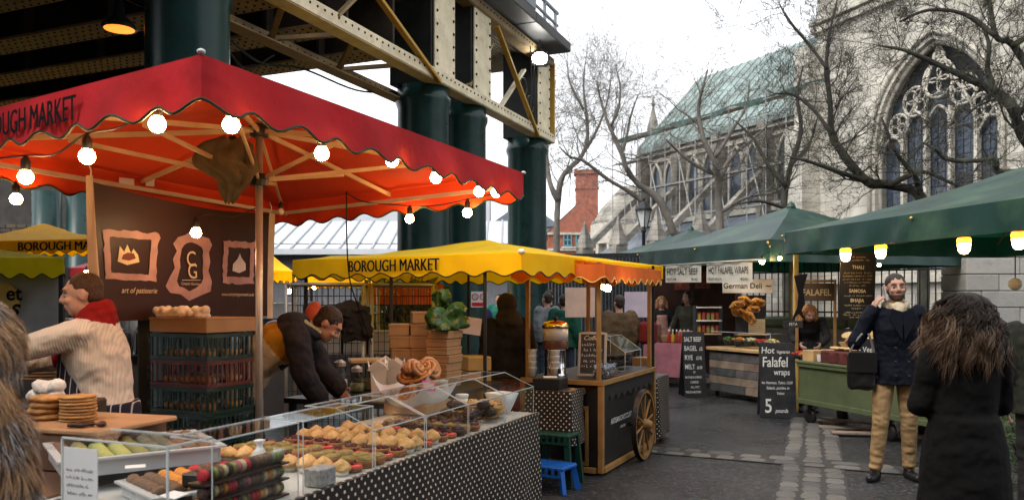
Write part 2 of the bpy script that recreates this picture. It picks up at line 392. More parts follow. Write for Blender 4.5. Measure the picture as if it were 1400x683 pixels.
# ---------------------------------------------------------------- railway bridge
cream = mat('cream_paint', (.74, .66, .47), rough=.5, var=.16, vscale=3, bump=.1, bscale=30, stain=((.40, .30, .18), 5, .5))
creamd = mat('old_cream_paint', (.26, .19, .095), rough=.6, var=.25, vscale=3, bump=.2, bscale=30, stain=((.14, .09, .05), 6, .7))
ochre = mat('ochre_paint', (.45, .27, .04), rough=.45, var=.15, stain=((.2, .12, .05), 6, .6))
dgreen = mat('dark_green_paint', (.006, .032, .029), rough=.3, var=.25, vscale=4, bump=.08, bscale=18, stain=((.02, .03, .03), 7, .6))
blackgreen = mat('sooty_green_steel', (.012, .016, .015), rough=.55, var=.3, stain=((.03, .025, .018), 5, .6))
soot = mat('sooty_plate', (.035, .027, .02), rough=.85, var=.4, vscale=2, stain=((.06, .045, .03), 4, .5))
rust = mat('rivet_iron', (.03, .022, .016), rough=.7)
BU = V3(.384, .923); BV = V3(-.923, .384); BO = V3(-1.37, 12.43)
bridge = thing('railway_bridge', 'riveted cream steel railway bridge on dark green columns over the stalls', 'bridge', BO, math.atan2(.923, .384))
def ray(px, py, p0, n):
    d = D(px, py, 1) - V3(0, 0, EYE); t = (Vector(p0) - V3(0, 0, EYE)).dot(n) / d.dot(n); return V3(0, 0, EYE) + d * t
def loc_fascia(px, py, y=-.4):
    w = ray(px, py, BO + BV * y, BV); r = w - BO; return V3(r.dot(BU), y, w.z)
DECKZ = 5.95
m = MB(); m.box((-8, 6.9, DECKZ + .15), (14.6, 14.6, .3)); deck = part('deck', m, soot, bridge)
def rivets(rows, r=.022):
    mb = MB()
    for p, n in rows:
        p = Vector(p); n = Vector(n); t = n.orthogonal().normalized(); b = n.cross(t)
        q = [p + (t * math.cos(a * PI / 3) + b * math.sin(a * PI / 3)) * r for a in range(6)] + [p + n * r * .7 + (t * math.cos(a * PI / 3) + b * math.sin(a * PI / 3)) * r * .55 for a in range(6)]
        mb.add(q, [(i, (i + 1) % 6, 6 + (i + 1) % 6, 6 + i) for i in range(6)] + [tuple(range(6, 12))])
    return mb
xg = -1.3
for gi in range(9):
    x = -1.3 - 1.12 * gi
    m = MB(); m.box((x, 6.9, 5.48), (.05, 14.3, .93)); gr = part('cross_girder_web', m, soot, bridge)
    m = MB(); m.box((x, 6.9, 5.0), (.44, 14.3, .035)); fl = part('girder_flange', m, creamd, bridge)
    rr = []
    for i in range(110):
        y = .05 + i * .125
        for dx in (-.17, -.06, .06, .17): rr.append(((x + dx, y, 4.982), (0, 0, -1)))
    o = part('rivets', rivets(rr, .02), rust, fl); o['kind'] = 'stuff'
    if gi == 0: m = MB(); m.box((0, 0, 0), (.13, .05, .86)); stf = m.mesh('web_stiffener', soot)
    for i in range(9):
        for sx in (-1, 1): inst('web_stiffener', stf, gr, Matrix.Translation((x + sx * .09, .9 + i * 1.5, 5.46)))
def chord(name, y, z0, x0, x1, mt):
    m = MB(); m.box(((x0 + x1) / 2, y, z0 + .07), (x1 - x0, .05, .16)); m.box(((x0 + x1) / 2, y + (.1 if y < 0 else -.1), z0 - .012), (x1 - x0, .22, .022)); c = part(name, m, mt, bridge)
    rr = [((x0 + .1 + i * .14, y - .026, z0 + .09), (0, -1, 0)) for i in range(int((x1 - x0 - .1) / .14))]
    o = part('rivets', rivets(rr, .018), rust, c); o['kind'] = 'stuff'; return c
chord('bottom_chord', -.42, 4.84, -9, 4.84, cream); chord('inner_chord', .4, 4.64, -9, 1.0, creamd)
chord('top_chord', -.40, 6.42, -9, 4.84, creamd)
PX = (-4.81, 0, 1.376, 4.365)
for i, x in enumerate(PX):
    m = MB(); m.smooth = True
    m.lathe([(.5, 0), (.5, .12), (.44, .2), (.41, .35), (.4, 2.5), (.395, 4.5), (.43, 4.6), (.43, 4.66), (.40, 4.7), (.40, 4.83)], (x, 0, 0), 32); part('column', m, dgreen, bridge)
    if i:
        m = MB(); m.box((x, .02, 5.68), (.74, .72, 1.7), b=.01); pr = part('pier_box', m, blackgreen, bridge)
        m = MB(); m.box((x, -.368, 5.72), (.66, .03, 1.42), b=.006); fp = part('face_plate', m, cream, bridge)
        rr = [((x + sx * .27, -.384, 5.1 + k * .2), (0, -1, 0)) for k in range(7) for sx in (-1, 1)]
        o = part('rivets', rivets(rr, .026), rust, fp); o['kind'] = 'stuff'
m = MB(); m.box((4.79, -.30, 5.7), (.04, .3, 1.5)); part('end_plate', m, ochre, bridge)
def brace(p, q, mt=cream, w=.09, y=-.46):
    a = loc_fascia(*p, y); b = loc_fascia(*q, y); m = MB(); m.bar(a, b, .035, w, up=(0, 1, 0)); m.bar(a + V3(0, -.03, 0), b + V3(0, -.03, 0), .05, w * .3, up=(0, 1, 0)); part('diagonal_brace', m, mt, bridge)
brace((512, -10), (600, 112), ochre); brace((679, 36), (735, 186), ochre); brace((680, 152), (716, 96), cream, y=-.36); brace((640, 118), (672, 60), creamd, y=-.3)
for x in (-8, -6.6, -5.2, -3.8, -2.4):
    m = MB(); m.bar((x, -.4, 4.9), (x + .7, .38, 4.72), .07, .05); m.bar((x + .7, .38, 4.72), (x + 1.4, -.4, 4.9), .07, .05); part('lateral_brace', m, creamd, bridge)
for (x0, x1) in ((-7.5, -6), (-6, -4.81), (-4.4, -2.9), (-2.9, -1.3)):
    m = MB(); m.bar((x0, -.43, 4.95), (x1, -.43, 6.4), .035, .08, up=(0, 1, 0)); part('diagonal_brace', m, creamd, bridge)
slate_g = mat('grey_gutter', (.07, .072, .076), rough=.5, var=.2)
for i in range(7):
    x0 = -9.2 + i * 2.0; m = MB(); m.box((x0 + 1 + .02, -.3, 6.76), (1.985, 1.0, .2), b=.02); part('eaves_gutter', m, slate_g, bridge)
m = MB(); m.box((-.2, .8, 6.6), (11, 1.4, .04)); part('canopy_soffit', m, mat('corrugated_soffit', (.32, .30, .26), rough=.6), bridge)
m = MB()
for i in range(18): m.box((-.2, .15 + i * .075, 6.572), (10.9, .03, .014))
part('soffit_ribs', m, MATS['corrugated_soffit'], bridge)
m = MB()
for i in range(8): m.box((.2 + i * .62, -.55, 7.15), (.05, .05, .6))
m.box((2.4, -.55, 7.45), (4.6, .05, .05)); m.box((2.4, -.55, 7.2), (4.6, .04, .04)); part('parapet_rail', m, mat('grey_rail', (.22, .25, .27), rough=.5), bridge)
m = MB(); m.box((2.6, -.5, 7.1), (.7, .5, .42), b=.03); m.box((2.6, -.5, 7.42), (.4, .3, .2), b=.03); part('junction_box', m, MATS['grey_rail'], bridge)
# cables clipped under the bridge
m = MB(); m.smooth = True
for (pts) in ([(-6, .42, 4.6), (-5, .45, 4.5), (-4, .43, 4.56), (-3.2, .46, 4.42), (-2.4, .44, 4.55), (-1.2, .42, 4.56), (-.38, .3, 4.72)], [(-3.9, .5, 4.62), (-3.4, .52, 4.3), (-2.9, .5, 4.6)]):
    m.tube(catmull(pts), .014, 5)
part('cable', m, mat('black_rubber', (.012, .012, .012), rough=.5, var=.05), bridge)
m = MB(); m.smooth = True
for cxy in ((3.0, 5.55), (3.35, 5.3)):
    m.tube([V3(cxy[0] + .16 * math.cos(a * PI / 9), -.47, cxy[1] + .16 * math.sin(a * PI / 9)) for a in range(19)], .012, 5)
m.tube(catmull([(3.35, -.47, 6.4), (3.4, -.48, 5.6), (3.3, -.47, 5.0), (3.5, -.48, 5.9), (3.55, -.47, 6.4)]), .01, 5)
part('cable_loop', m, MATS['black_rubber'], bridge)
m = MB(); m.smooth = True
for i, (px) in enumerate((64, 111)):
    w = D(px, 410, 24); r = w - BO; m = MB(); m.smooth = True; m.lathe([(.5, 0), (.42, .2), (.4, 4.8)], (r.dot(BU), r.dot(BV), 0), 20); part('column', m, dgreen, bridge)
# floodlight and hanging lamp
lampw = emat('floodlight_glow', (1, .97, .9), 60); bl = mat('black_metal', (.015, .015, .016), rough=.4, var=.1)
p = D(738, 82, 15.6); t = thing('floodlight', 'lit white floodlight fixed under the bridge eaves', 'floodlight', p)
m = MB(); m.box((0, .12, .05), (.34, .16, .28), b=.03); m.box((0, .2, .3), (.05, .05, .5)); part('housing', m, bl, t)
m = MB(); m.smooth = True; m.ell((0, -.0, .03), (.15, .05, .12)); part('lens', m, lampw, t)
warm = emat('warm_bulb', (1, .66, .30), 170)
p = D(163, 40, 9.0); t = thing('pendant_lamp', 'lit amber pendant lamp hanging under the dark bridge girders', 'lamp', p)
m = MB(); m.smooth = True; m.lathe([(.19, 0), (.185, .03), (.12, .1), (.06, .15), (.05, .3)], n=20); m.tube([(0, 0, .3), (0, 0, .62)], .02, 6); part('shade', m, bl, t)
m = MB(); m.smooth = True; m.lathe([(.0, -.005), (.16, -.004), (.16, .012), (0, .012)], n=16); part('bulb', m, emat('amber_lamp', (1, .22, .02), 1.7), t)

# ---------------------------------------------------------------- church behind the railings
ston = mat('pale_ashlar', (.56, .53, .46), rough=.85, var=.25, vscale=.7, bump=.3, bscale=9, stain=((.24, .22, .19), 1.1, .6))
def courses(m, d, w, h):
    N = m.node_tree.nodes; L = m.node_tree.links; p = N['Principled BSDF']; src = p.inputs['Base Color'].links[0].from_socket
    tc = N.new('ShaderNodeTexCoord'); dt = N.new('ShaderNodeVectorMath'); dt.operation = 'DOT_PRODUCT'; dt.inputs[1].default_value = d; L.new(tc.outputs['Object'], dt.inputs[0]); sp = N.new('ShaderNodeSeparateXYZ'); L.new(tc.outputs['Object'], sp.inputs[0])
    cb = N.new('ShaderNodeCombineXYZ'); L.new(dt.outputs['Value'], cb.inputs[0]); L.new(sp.outputs[2], cb.inputs[1]); b = N.new('ShaderNodeTexBrick'); L.new(cb.outputs[0], b.inputs['Vector']); b.inputs['Scale'].default_value = 1; b.inputs['Brick Width'].default_value = w; b.inputs['Row Height'].default_value = h; b.inputs['Mortar Size'].default_value = .012; b.inputs['Color1'].default_value = (1, 1, 1, 1); b.inputs['Color2'].default_value = (.80, .79, .77, 1); b.inputs['Mortar'].default_value = (.5, .48, .45, 1)
    x = N.new('ShaderNodeMixRGB'); x.blend_type = 'MULTIPLY'; x.inputs[0].default_value = 1; L.new(src, x.inputs[1]); L.new(b.outputs['Color'], x.inputs[2]); L.new(x.outputs[0], p.inputs['Base Color'])
courses(ston, (.363, -.932, 0), .85, .36)
stond = mat('weathered_flint', (.34, .315, .275), rough=.9, var=.4, vscale=1.5, bump=.5, bscale=12, stain=((.20, .185, .165), 1.6, .6))
stonl = mat('dressed_stone', (.56, .52, .44), rough=.8, var=.2, vscale=2, bump=.2, stain=((.2, .18, .15), 3, .6))
leadg = mat('leaded_glass', (.045, .06, .085), rough=.18, var=.35, vscale=7, spec=.8)
courses(stond, (-.47, .88, 0), .5, .24); slate = mat('blue_slate', (.17, .2, .24), rough=.5, var=.25, vscale=2)
copper = mat('copper_green_sheet', (.24, .30, .285), rough=.75, var=.35, vscale=.8, stain=((.36, .42, .40), 1.5, .6), spec=.1)
CW0 = V3(12.1, 31.86); CD = V3(.363, -.932); CN = V3(-.932, -.363)        # wall foot line, outward normal
church = thing('church_gable', 'pale stone church gable with a large traceried pointed window', 'church', CW0)
def cw(a, z, out=0): return CW0 + CD * a + CN * out + V3(0, 0, z)
ac, hw, spring, apex, sill = 5.3, 2.4, 7.0, 10.3, 2.6
def arch(a, hw_=hw, ap=None):
    ap = apex if ap is None else ap
    x = min(1, abs(a - ac) / hw_); hgt = ap - spring; R = (hw_ ** 2 + hgt ** 2) / (2 * hw_)
    return spring + math.sqrt(max(0, R * R - (R - hw_ + x * hw_) ** 2))
m = MB()
for (a0, a1, z0, z1) in ((0, ac - hw, 0, 19), (ac + hw, 18, 0, 19), (ac - hw, ac + hw, 0, sill)):
    m.add([cw(a0, z0), cw(a1, z0), cw(a1, z1), cw(a0, z1)], [(0, 1, 2, 3)])
N_ = 28; xs = [ac - hw + 2 * hw * i / N_ for i in range(N_ + 1)]
for a, b in zip(xs, xs[1:]): m.add([cw(a, arch(a)), cw(b, arch(b)), cw(b, 19), cw(a, 19)], [(0, 1, 2, 3)])
rim = [(ac - hw, sill)] + [(a, arch(a)) for a in xs] + [(ac + hw, sill)]
for (a, z), (b, z2) in zip(rim, rim[1:] + rim[:1]): m.add([cw(a, z), cw(b, z2), cw(b, z2, -.7), cw(a, z, -.7)], [(0, 1, 2, 3)])
m.add([cw(0, 0), cw(0, 19), cw(0, 19, -3), cw(0, 0, -3)], [(0, 1, 2, 3)]); m.add([cw(0, 19), cw(18, 19), cw(18, 19, -3), cw(0, 19, -3)], [(0, 1, 2, 3)])
part('wall', m, ston, church, world=True)
for k_, off in enumerate((.0, .14, .28)):
    m = MB(); m.smooth = True; h2 = hw + .22 - k_ * .13
    path = [cw(ac - h2, sill, .05 - off)] + [cw(ac + (a - ac) / hw * h2, arch(ac + (a - ac) / hw * h2, h2, apex + .25 - k_ * .16), .05 - off) for a in xs] + [cw(ac + h2, sill, .05 - off)]
    m.tube(path, .085, 8); part('arch_moulding', m, stonl, church, world=True)
for i in range(1, 5):
    a = ac - hw + 2 * hw * i / 5; 
    m = MB(); m.bar(cw(a, sill, -.35), cw(a, (8.0 if i in (2, 3) else 7.5), -.35), .12, .2, up=tuple(CN)); part('mullion', m, stonl, church, world=True)
def tarc(pts, r=.05):
    mb = MB(); mb.smooth = True; mb.tube([cw(a, z, -.35) for a, z in pts], r, 6); part('tracery', mb, stonl, church, world=True)
lw = 2 * hw / 5
for i in range(5):                                                     # pointed heads of the lights
    c = ac - hw + lw * (i + .5); top = (8.1 if i in (1, 2, 3) else 7.4); pts = []
    for k_ in range(13):
        x = -1 + k_ / 6; pts.append((c + x * lw / 2, top - .75 + .75 * math.sqrt(max(0, 1 - abs(x) ** 1.5))))
    tarc(pts)
def quat(c, z, r):
    for q in range(4):
        an = q * PI / 2 + PI / 4; tarc([(c + r * .48 * math.cos(an) + r * .46 * math.cos(a_ * PI / 7), z + r * .48 * math.sin(an) + r * .46 * math.sin(a_ * PI / 7)) for a_ in range(15)], .032)
    tarc([(c + r * math.cos(a_ * PI / 10), z + r * math.sin(a_ * PI / 10)) for a_ in range(21)], .05)
quat(ac, 9.0, .62); quat(ac - .95, 8.45, .5); quat(ac + .95, 8.45, .5); quat(ac - 1.65, 7.75, .4); quat(ac + 1.65, 7.75, .4); quat(ac, 9.75, .22)
tarc([(ac - 1.4, 7.2), (ac - 1.2, 8.0), (ac - .5, 9.0), (ac, 10.2)]); tarc([(ac + 1.4, 7.2), (ac + 1.2, 8.0), (ac + .5, 9.0), (ac, 10.2)])
leadm = mat('lead_cames', (.02, .022, .026), rough=.6)
for i in range(5):
    c0 = ac - hw + lw * i; rows = 13; R = random.Random(i)
    pn = None
    for rI in range(rows):
        for cI in range(3):
            z0 = sill + rI * .47; a0 = c0 + .06 + cI * (lw - .12) / 3; a1 = a0 + (lw - .12) / 3 - .02; tilt = R.uniform(-.012, .012)
            zt = min(z0 + .45, arch((a0 + a1) / 2) - .02)
            if zt - z0 < .1: continue
            m = MB(); m.add([cw(a0, z0, -.5 + tilt), cw(a1, z0, -.5 - tilt), cw(a1, zt, -.5 - tilt), cw(a0, zt, -.5 + tilt)], [(0, 1, 2, 3)])
            part('pane', m, leadg, church, world=True)
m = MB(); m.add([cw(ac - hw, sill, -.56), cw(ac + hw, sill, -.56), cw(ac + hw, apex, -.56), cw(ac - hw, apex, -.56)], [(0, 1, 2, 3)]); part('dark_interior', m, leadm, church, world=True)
for (z, o, h) in ((12.2, .18, .22), (12.45, .3, .12), (13.6, .2, .25), (15.2, .25, .3), (2.3, .2, .25)):
    m = MB(); m.bar(cw(-.2, z, o / 2), cw(18, z, o / 2), o, h); part('string_course', m, stonl, church, world=True)
for (a, w, o, h) in ((-.35, 1.0, .9, 8.3), (-.3, .8, .55, 11.6), (9.4, 1.1, 1.1, 9.5), (9.4, .9, .6, 12)):
    m = MB(); m.bar(cw(a, 0, o / 2), cw(a, h, o / 2), w, o, up=tuple(CN)); m.prism([(-w / 2, 0), (w / 2, 0), (w / 2, .7), (-w / 2, .7)], cw(a, h, 0), CD, (CN * .8 - V3(0, 0, .7)).normalized() * o * 1.2 * .8, V3(0, 0, 1), .08); part('buttress', m, ston, church, world=True)
# choir under scaffolding
EY = V3(13.0, 34.2); EF = V3(7.2, 45.0); ED = (EF - EY).normalized(); EN = V3(-ED.y, ED.x); EL = (EF - EY).length
choir = thing('church_choir', 'long grey flint church choir under scaffolding with a pale green roof', 'church', EY)
def ch(a, z, out=0): return EY + ED * a + EN * out + V3(0, 0, z)
m = MB(); m.add([ch(-2, 0), ch(EL, 0), ch(EL, 10.0), ch(-2, 10.0)], [(0, 1, 2, 3)]); m.add([ch(EL, 0), ch(EL, 0, -8), ch(EL, 10, -8), ch(EL, 10)], [(0, 1, 2, 3)])
m.add([ch(EL, 10), ch(EL, 10, -8), ch(EL, 14.3, -4)], [(0, 1, 2)]); part('wall', m, stond, choir, world=True)
m = MB(); m.add([ch(-3, 9.9, .5), ch(EL - .3, 9.9, .5), ch(EL - .3, 14.4, -4), ch(-3, 14.4, -4)], [(0, 1, 2, 3)]); m.add([ch(-3, 9.9, .5), ch(EL - .3, 9.9, .5), ch(EL - .3, 9.55, .5), ch(-3, 9.55, .5)], [(0, 1, 2, 3)]); rf = part('roof', m, copper, choir, world=True)
m = MB()
for i in range(24): a = -2.6 + i * .62; m.bar(ch(a, 9.95, .5), ch(a, 14.42, -4), .05, .06)
part('roof_seams', m, copper, rf, world=True)
for i in range(4):
    c = 1.2 + i * 3.0; m = MB()
    for s_ in (-.55, .55):
        pts = [(c + s_ - .4, 6.0), (c + s_ + .4, 6.0), (c + s_ + .4, 7.9), (c + s_ + .3, 8.35), (c + s_, 8.8), (c + s_ - .3, 8.35), (c + s_ - .4, 7.9)]
        m.prism(pts, EY + EN * .02, ED, V3(0, 0, 1), EN, .03)
    w_ = part('window', m, leadg, choir, world=True); m = MB(); m.smooth = True
    for s_ in (-.55, .55): m.tube([ch(c + s_ - .46, 6.0, .08), ch(c + s_ - .46, 7.9, .08), ch(c + s_ - .33, 8.45, .08), ch(c + s_, 8.95, .08), ch(c + s_ + .33, 8.45, .08), ch(c + s_ + .46, 7.9, .08), ch(c + s_ + .46, 6.0, .08)], .09, 6)
    part('frame', m, stonl, w_, world=True)
    m = MB(); b = c + 1.5; m.bar(ch(b, 0, .3), ch(b, 9.6, .3), .5, .6, up=tuple(EN)); m.bar(ch(b, 7.4, .4), ch(b, 4.4, 3.9), .3, .3, up=(0, 0, 1)); m.bar(ch(b, 0, 4.1), ch(b, 4.3, 4.1), .6, .7, up=tuple(EN)); m.lathe([(.5, 0), (.0, 1.5)], ch(b, 4.3, 4.1), 4); part('flying_buttress', m, stond, choir, world=True)
m = MB(); m.add([ch(-2, 0, 3.6), ch(EL, 0, 3.6), ch(EL, 3.6, 3.6), ch(-2, 3.6, 3.6)], [(0, 1, 2, 3)]); part('aisle_wall', m, stond, choir, world=True)
m = MB(); m.add([ch(-2, 3.5, 3.9), ch(EL, 3.5, 3.9), ch(EL, 5.6, 0), ch(-2, 5.6, 0)], [(0, 1, 2, 3)]); part('aisle_roof', m, slate, choir, world=True)
for (z, o) in ((9.4, .25), (5.7, .2), (9.1, .12)): m = MB(); m.bar(ch(-2, z, o / 2), ch(EL, z, o / 2), o, .22); part('string_course', m, stonl, choir, world=True)
steel = mat('galvanised_tube', (.36, .36, .35), rough=.45, metal=.3, var=.1)
scaf = thing('scaffolding', 'grey tube scaffolding with plank lifts along the church choir', 'scaffolding', ch(0, 0, 2))
for i in range(13):
    a = -1.5 + i * 1.1
    for o in (2.3,): m = MB(); m.tube([ch(a, 3.5, o), ch(a, 10.6, o)], .026, 5); part('standard', m, steel, scaf, world=True)
for z in (5.6, 7.2, 8.8, 10.0):
    for o in (2.3,): m = MB(); m.tube([ch(-1.7, z, o), ch(EL - .5, z, o)], .026, 5); part('ledger', m, steel, scaf, world=True)
    m = MB(); m.bar(ch(-1.6, z + .08, 1.9), ch(EL - .6, z + .08, 1.9), .6, .035); part('plank_lift', m, mat('scaffold_board', (.24, .21, .17), rough=.8), scaf, world=True)
for i in range(5): m = MB(); m.tube([ch(.2 + i * 2.2, 3.6, 2.4), ch(1.9 + i * 2.2, 8.8, 2.4)], .026, 5); part('brace', m, steel, scaf, world=True)
m = MB(); m.smooth = True
m.grid(lambda u, v: ch(-2.5 + (EL + 2) * u, 10.1 - .18 * v + .12 * math.sin(u * 40) * v, 2.4 + .1 * math.sin(u * 23)), 60, 2); part('debris_netting', m, mat('green_netting', (.07, .13, .115), rough=.8, transl=.2), scaf, world=True)
# turret with spire, round apse, brick house
q = D(893, 300, 46); t = thing('church_turret', 'slim stone turret with a pointed spire at the end of the choir', 'turret', (q.x, q.y, 0))
m = MB(); m.lathe([(.75, 0), (.75, 7.2), (.9, 7.3), (.9, 7.6), (.7, 7.7), (.7, 9.3)], n=8); part('shaft', m, stonl, t)
m = MB(); m.lathe([(.85, 9.3), (.8, 9.5), (.05, 12.6), (.12, 12.75), (.0, 13.2)], n=8); part('spire', m, stond, t)
q = D(858, 320, 50); t = thing('apse_tower', 'round grey flint apse with tall dark windows left of the choir', 'church', (q.x, q.y, 0))
m = MB(); m.lathe([(2.0, 0), (2.0, 5.6), (2.25, 5.7), (2.25, 6.4), (2.05, 6.5), (1.7, 7.2), (.4, 8.6)], n=20); part('wall', m, stond, t)
m = MB(); m.lathe([(2.06, 4.9), (2.3, 5.0), (2.3, 6.2), (2.1, 6.3)], n=20); part('parapet', m, stonl, t)
for i in range(7):
    an = PI + .25 + i * .44; c = V3(math.cos(an), math.sin(an)) * 2.02; m = MB(); m.box((c.x, c.y, 3.0), (.34, .06, 2.6), rz=an + PI / 2); part('window', m, leadg, t)
    an += .22; c = V3(math.cos(an), math.sin(an)) * 2.1; m = MB(); m.box((c.x, c.y, 2.8), (.3, .3, 4.6), rz=an + PI / 2); part('buttress', m, stonl, t)
brick = mat('red_brick', (.36, .13, .085), rough=.85, var=.25, vscale=3, bump=.3, bscale=20, stain=((.25, .1, .07), 2, .6))
q = D(793, 330, 58); bh = thing('brick_house', 'red brick house with a tall chimney stack and teal sash windows', 'house', (q.x, q.y, 0))
m = MB(); m.box((0, 3, 3.2), (4.6, 6, 6.4)); m.prism([(-2.3, 0), (2.3, 0), (0, 2.2)], (0, 0, 6.4), V3(1, 0, 0), V3(0, 0, 1), V3(0, 1, 0), .35); m.box((-4.6, 4, 2.6), (4.6, 6, 5.2)); part('wall', m, brick, bh)
m = MB(); m.prism([(-2.6, -.1), (2.6, -.1), (0, 2.3)], (0, .5, 6.42), V3(1, 0, 0), V3(0, 0, 1), V3(0, 1, 0), 6); m.prism([(-2.4, 0), (2.4, 0), (0, 1.6)], (-4.6, .9, 5.2), V3(1, 0, 0), V3(0, 0, 1), V3(0, 1, 0), 6.3); rf = part('roof', m, mat('dark_tile', (.11, .1, .1), rough=.8), bh)
m = MB(); m.box((.7, 2.4, 8.4), (1.6, 1.2, 5.4)); m.box((.7, 2.4, 11.1), (1.85, 1.45, .3)); m.box((.7, 2.4, 9.9), (1.72, 1.3, .14)); part('chimney', m, brick, rf)
teal = mat('teal_frame', (.12, .28, .32), rough=.5)
for (x, w, z, h) in ((-1.45, .7, 1.75, 1.7), (-.55, .7, 1.75, 1.7), (.35, .7, 1.75, 1.7), (1.65, .9, 1.75, 1.7), (-.9, .55, 4.0, .8), (0, .55, 4.0, .8), (-1.0, .6, -.1, 1.2), (.8, .6, -.1, 1.2), (-3.3, .7, 1.7, 1.5), (-4.9, .7, 1.7, 1.5)):
    m = MB(); yy = -.02 if x > -2.3 else .98; m.box((x, yy, z + 1.9), (w, .06, h)); w_ = part('window', m, leadg, bh)
    m = MB()
    for dx in (-w / 2, 0, w / 2): m.box((x + dx, yy - .05, z + 1.9), (.09, .06, h + .1))
    for dz in (-h / 2, 0, h / 2): m.box((x, yy - .053, z + 1.9 + dz), (w, .06, .09))
    part('frame', m, teal, w_); m = MB(); m.box((x, yy - .07, z + 1.9 - h / 2 - .14), (w + .3, .2, .12)); part('sill', m, stonl, w_)
for z in (3.0, 5.2, 6.35): m = MB(); m.box((0, -.06, z), (4.7, .14, .16)); part('stone_band', m, stonl, bh)
q = D(752, 330, 62); t = thing('stone_house', 'pale stone house at the far end of the lane left of the brick house', 'house', (q.x - 2, q.y, 0))
m = MB(); m.box((0, 3, 3.6), (5.4, 6, 7.2)); part('wall', m, ston, t); m = MB(); m.prism([(-2.9, 0), (2.9, 0), (0, 2.0)], (0, -.3, 7.2), V3(1, 0, 0), V3(0, 0, 1), V3(0, 1, 0), 6.6); part('roof', m, slate, t)
for (x, z) in ((-1.5, 4.5), (0, 4.5), (1.5, 4.5), (1.5, 1.8), (0, 1.8)): m = MB(); m.box((x, -.02, z), (.8, .06, 1.4)); part('window', m, leadg, t)
# low wall, piers, railings
mossy = mat('mossy_coping', (.17, .20, .12), rough=.85, var=.3, vscale=4, bump=.3, stain=((.22, .22, .19), 4, .7))
R0 = V3(3.4, 18.6); R1 = V3(9.4, 14.0); RD = (R1 - R0).normalized(); RN = V3(RD.y, -RD.x); RL = (R1 - R0).length
lw_ = thing('churchyard_wall', 'low stone wall with mossy coping under the black railings', 'wall', R0)
m = MB(); m.bar(R0 + V3(0, 0, .5), R1 + V3(0, 0, .5), .36, 1.0, b=.01); part('wall', m, mat('churchyard_stone', (.27, .26, .235), rough=.85, var=.3, vscale=2, bump=.3, stain=((.14, .14, .12), 2, .7)), lw_, world=True)
for i in range(9):
    a = R0 + RD * (RL * i / 9 + .006); b = R0 + RD * (RL * (i + 1) / 9 - .006); m = MB(); m.bar(a + V3(0, 0, 1.12), b + V3(0, 0, 1.12), .5, .22, b=.05); part('coping_stone', m, mossy, lw_, world=True)
rl = thing('iron_railing', 'black iron churchyard railing with upright bars behind the green stalls', 'railing', R0 + V3(0, 0, 1.23))
for z in (1.33, 2.15): m = MB(); m.bar(R0 + V3(0, 0, z), R1 + V3(0, 0, z), .05, .03); part('rail', m, bl, rl, world=True)
nb = int(RL / .135); bar = MB(); bar.tube([(0, 0, 0), (0, 0, 1.02)], .013, 6); bar.lathe([(.013, 1.02), (.03, 1.08), (.0, 1.2)], n=6); bme = bar.mesh('bar', bl)
for i in range(nb):
    p = R0 + RD * (.07 + i * .135); inst('bar', bme, rl, Matrix.Translation(p - R0))
pier = thing('stone_pier', 'tall weathered ashlar gate pier at the right end of the railing', 'pier', (8.35, 14.2, 0))
m = MB(); m.box((0, 0, 1.3), (1.08, .78, 2.6)); part('core', m, mat('mortar', (.13, .125, .115), rough=.95), pier)
R = random.Random(3)
for r_ in range(9):
    z = .02 + r_ * .285; split = (.0, .36, -.3)[r_ % 3]
    for (x0, x1) in ((-.57, split), (split, .57)):
        if x1 - x0 < .05: continue
        m = MB(); m.box(((x0 + x1) / 2, R.uniform(-.008, .008), z + .14), (x1 - x0 - .012, .83, .275), b=.012); part('stone', m, R.choice((mat('pier_stone', (.30, .29, .265), rough=.85, var=.25, vscale=3, bump=.3, stain=((.16, .155, .14), 3, .7)), mat('pier_stone_pale', (.37, .355, .32), rough=.85, var=.2, vscale=3, bump=.3, stain=((.18, .17, .15), 3, .7)))), pier)
m = MB(); m.box((0, 0, 2.7), (1.3, 1.0, .16), b=.04); part('cap_stone', m, mossy, pier)
# wooden hut at the far right
q = D(1398, 430, 15.2); t = thing('timber_kiosk', 'small timber kiosk with a glazed front at the right edge', 'kiosk', (q.x + .6, q.y, 0))
for i in range(9): m = MB(); m.box((0, 0, .1 + i * .24), (1.7, .1, .225), b=.01); part('board', m, mat('brown_board', (.16, .09, .05), rough=.6), t)
m = MB(); m.box((0, .1, 2.55), (1.7, .06, .7)); part('pane', m, slate, t); m = MB(); m.box((0, .1, 3.0), (2.1, .8, .1)); part('roof', m, slate_g, t)
# unseen brick masses added to keep sky light off the stalls
dkb = mat('dark_stock_brick', (.085, .065, .05), rough=.9, var=.35, vscale=1.5, bump=.4)
q = thing('added_sky_blocker', 'added unseen brick block cutting off sky light behind the camera', 'building', (-4, -9, 0))
m = MB(); m.box((0, -3, 6.5), (44, 6, 13)); part('wall', m, dkb, q)
for i in range(12):
    for j in range(3): m = MB(); m.box((-19 + i * 3.4, .02, 3 + j * 3.6), (1.5, .08, 2.2)); part('window', m, leadg, q)  # windows made up to dress the added block
q = thing('added_side_blocker', 'added unseen brick wall blocking side light under the railway bridge', 'wall', BO + BU * -8 + BV * 14.6, math.atan2(.923, .384))
m = MB(); m.box((0, 0, 3), (16, .6, 6)); part('wall', m, dkb, q)
for i in range(4): m = MB(); m.prism([(-1.4, 0), (1.4, 0), (1.4, 2.6), (.9, 3.4), (0, 3.8), (-.9, 3.4), (-1.4, 2.6)], (-6 + i * 4, -.31, .02), V3(1, 0, 0), V3(0, 0, 1), V3(0, -1, 0), .03); part('blocker_arch', m, bl, q)  # made-up arches on the light-blocking wall
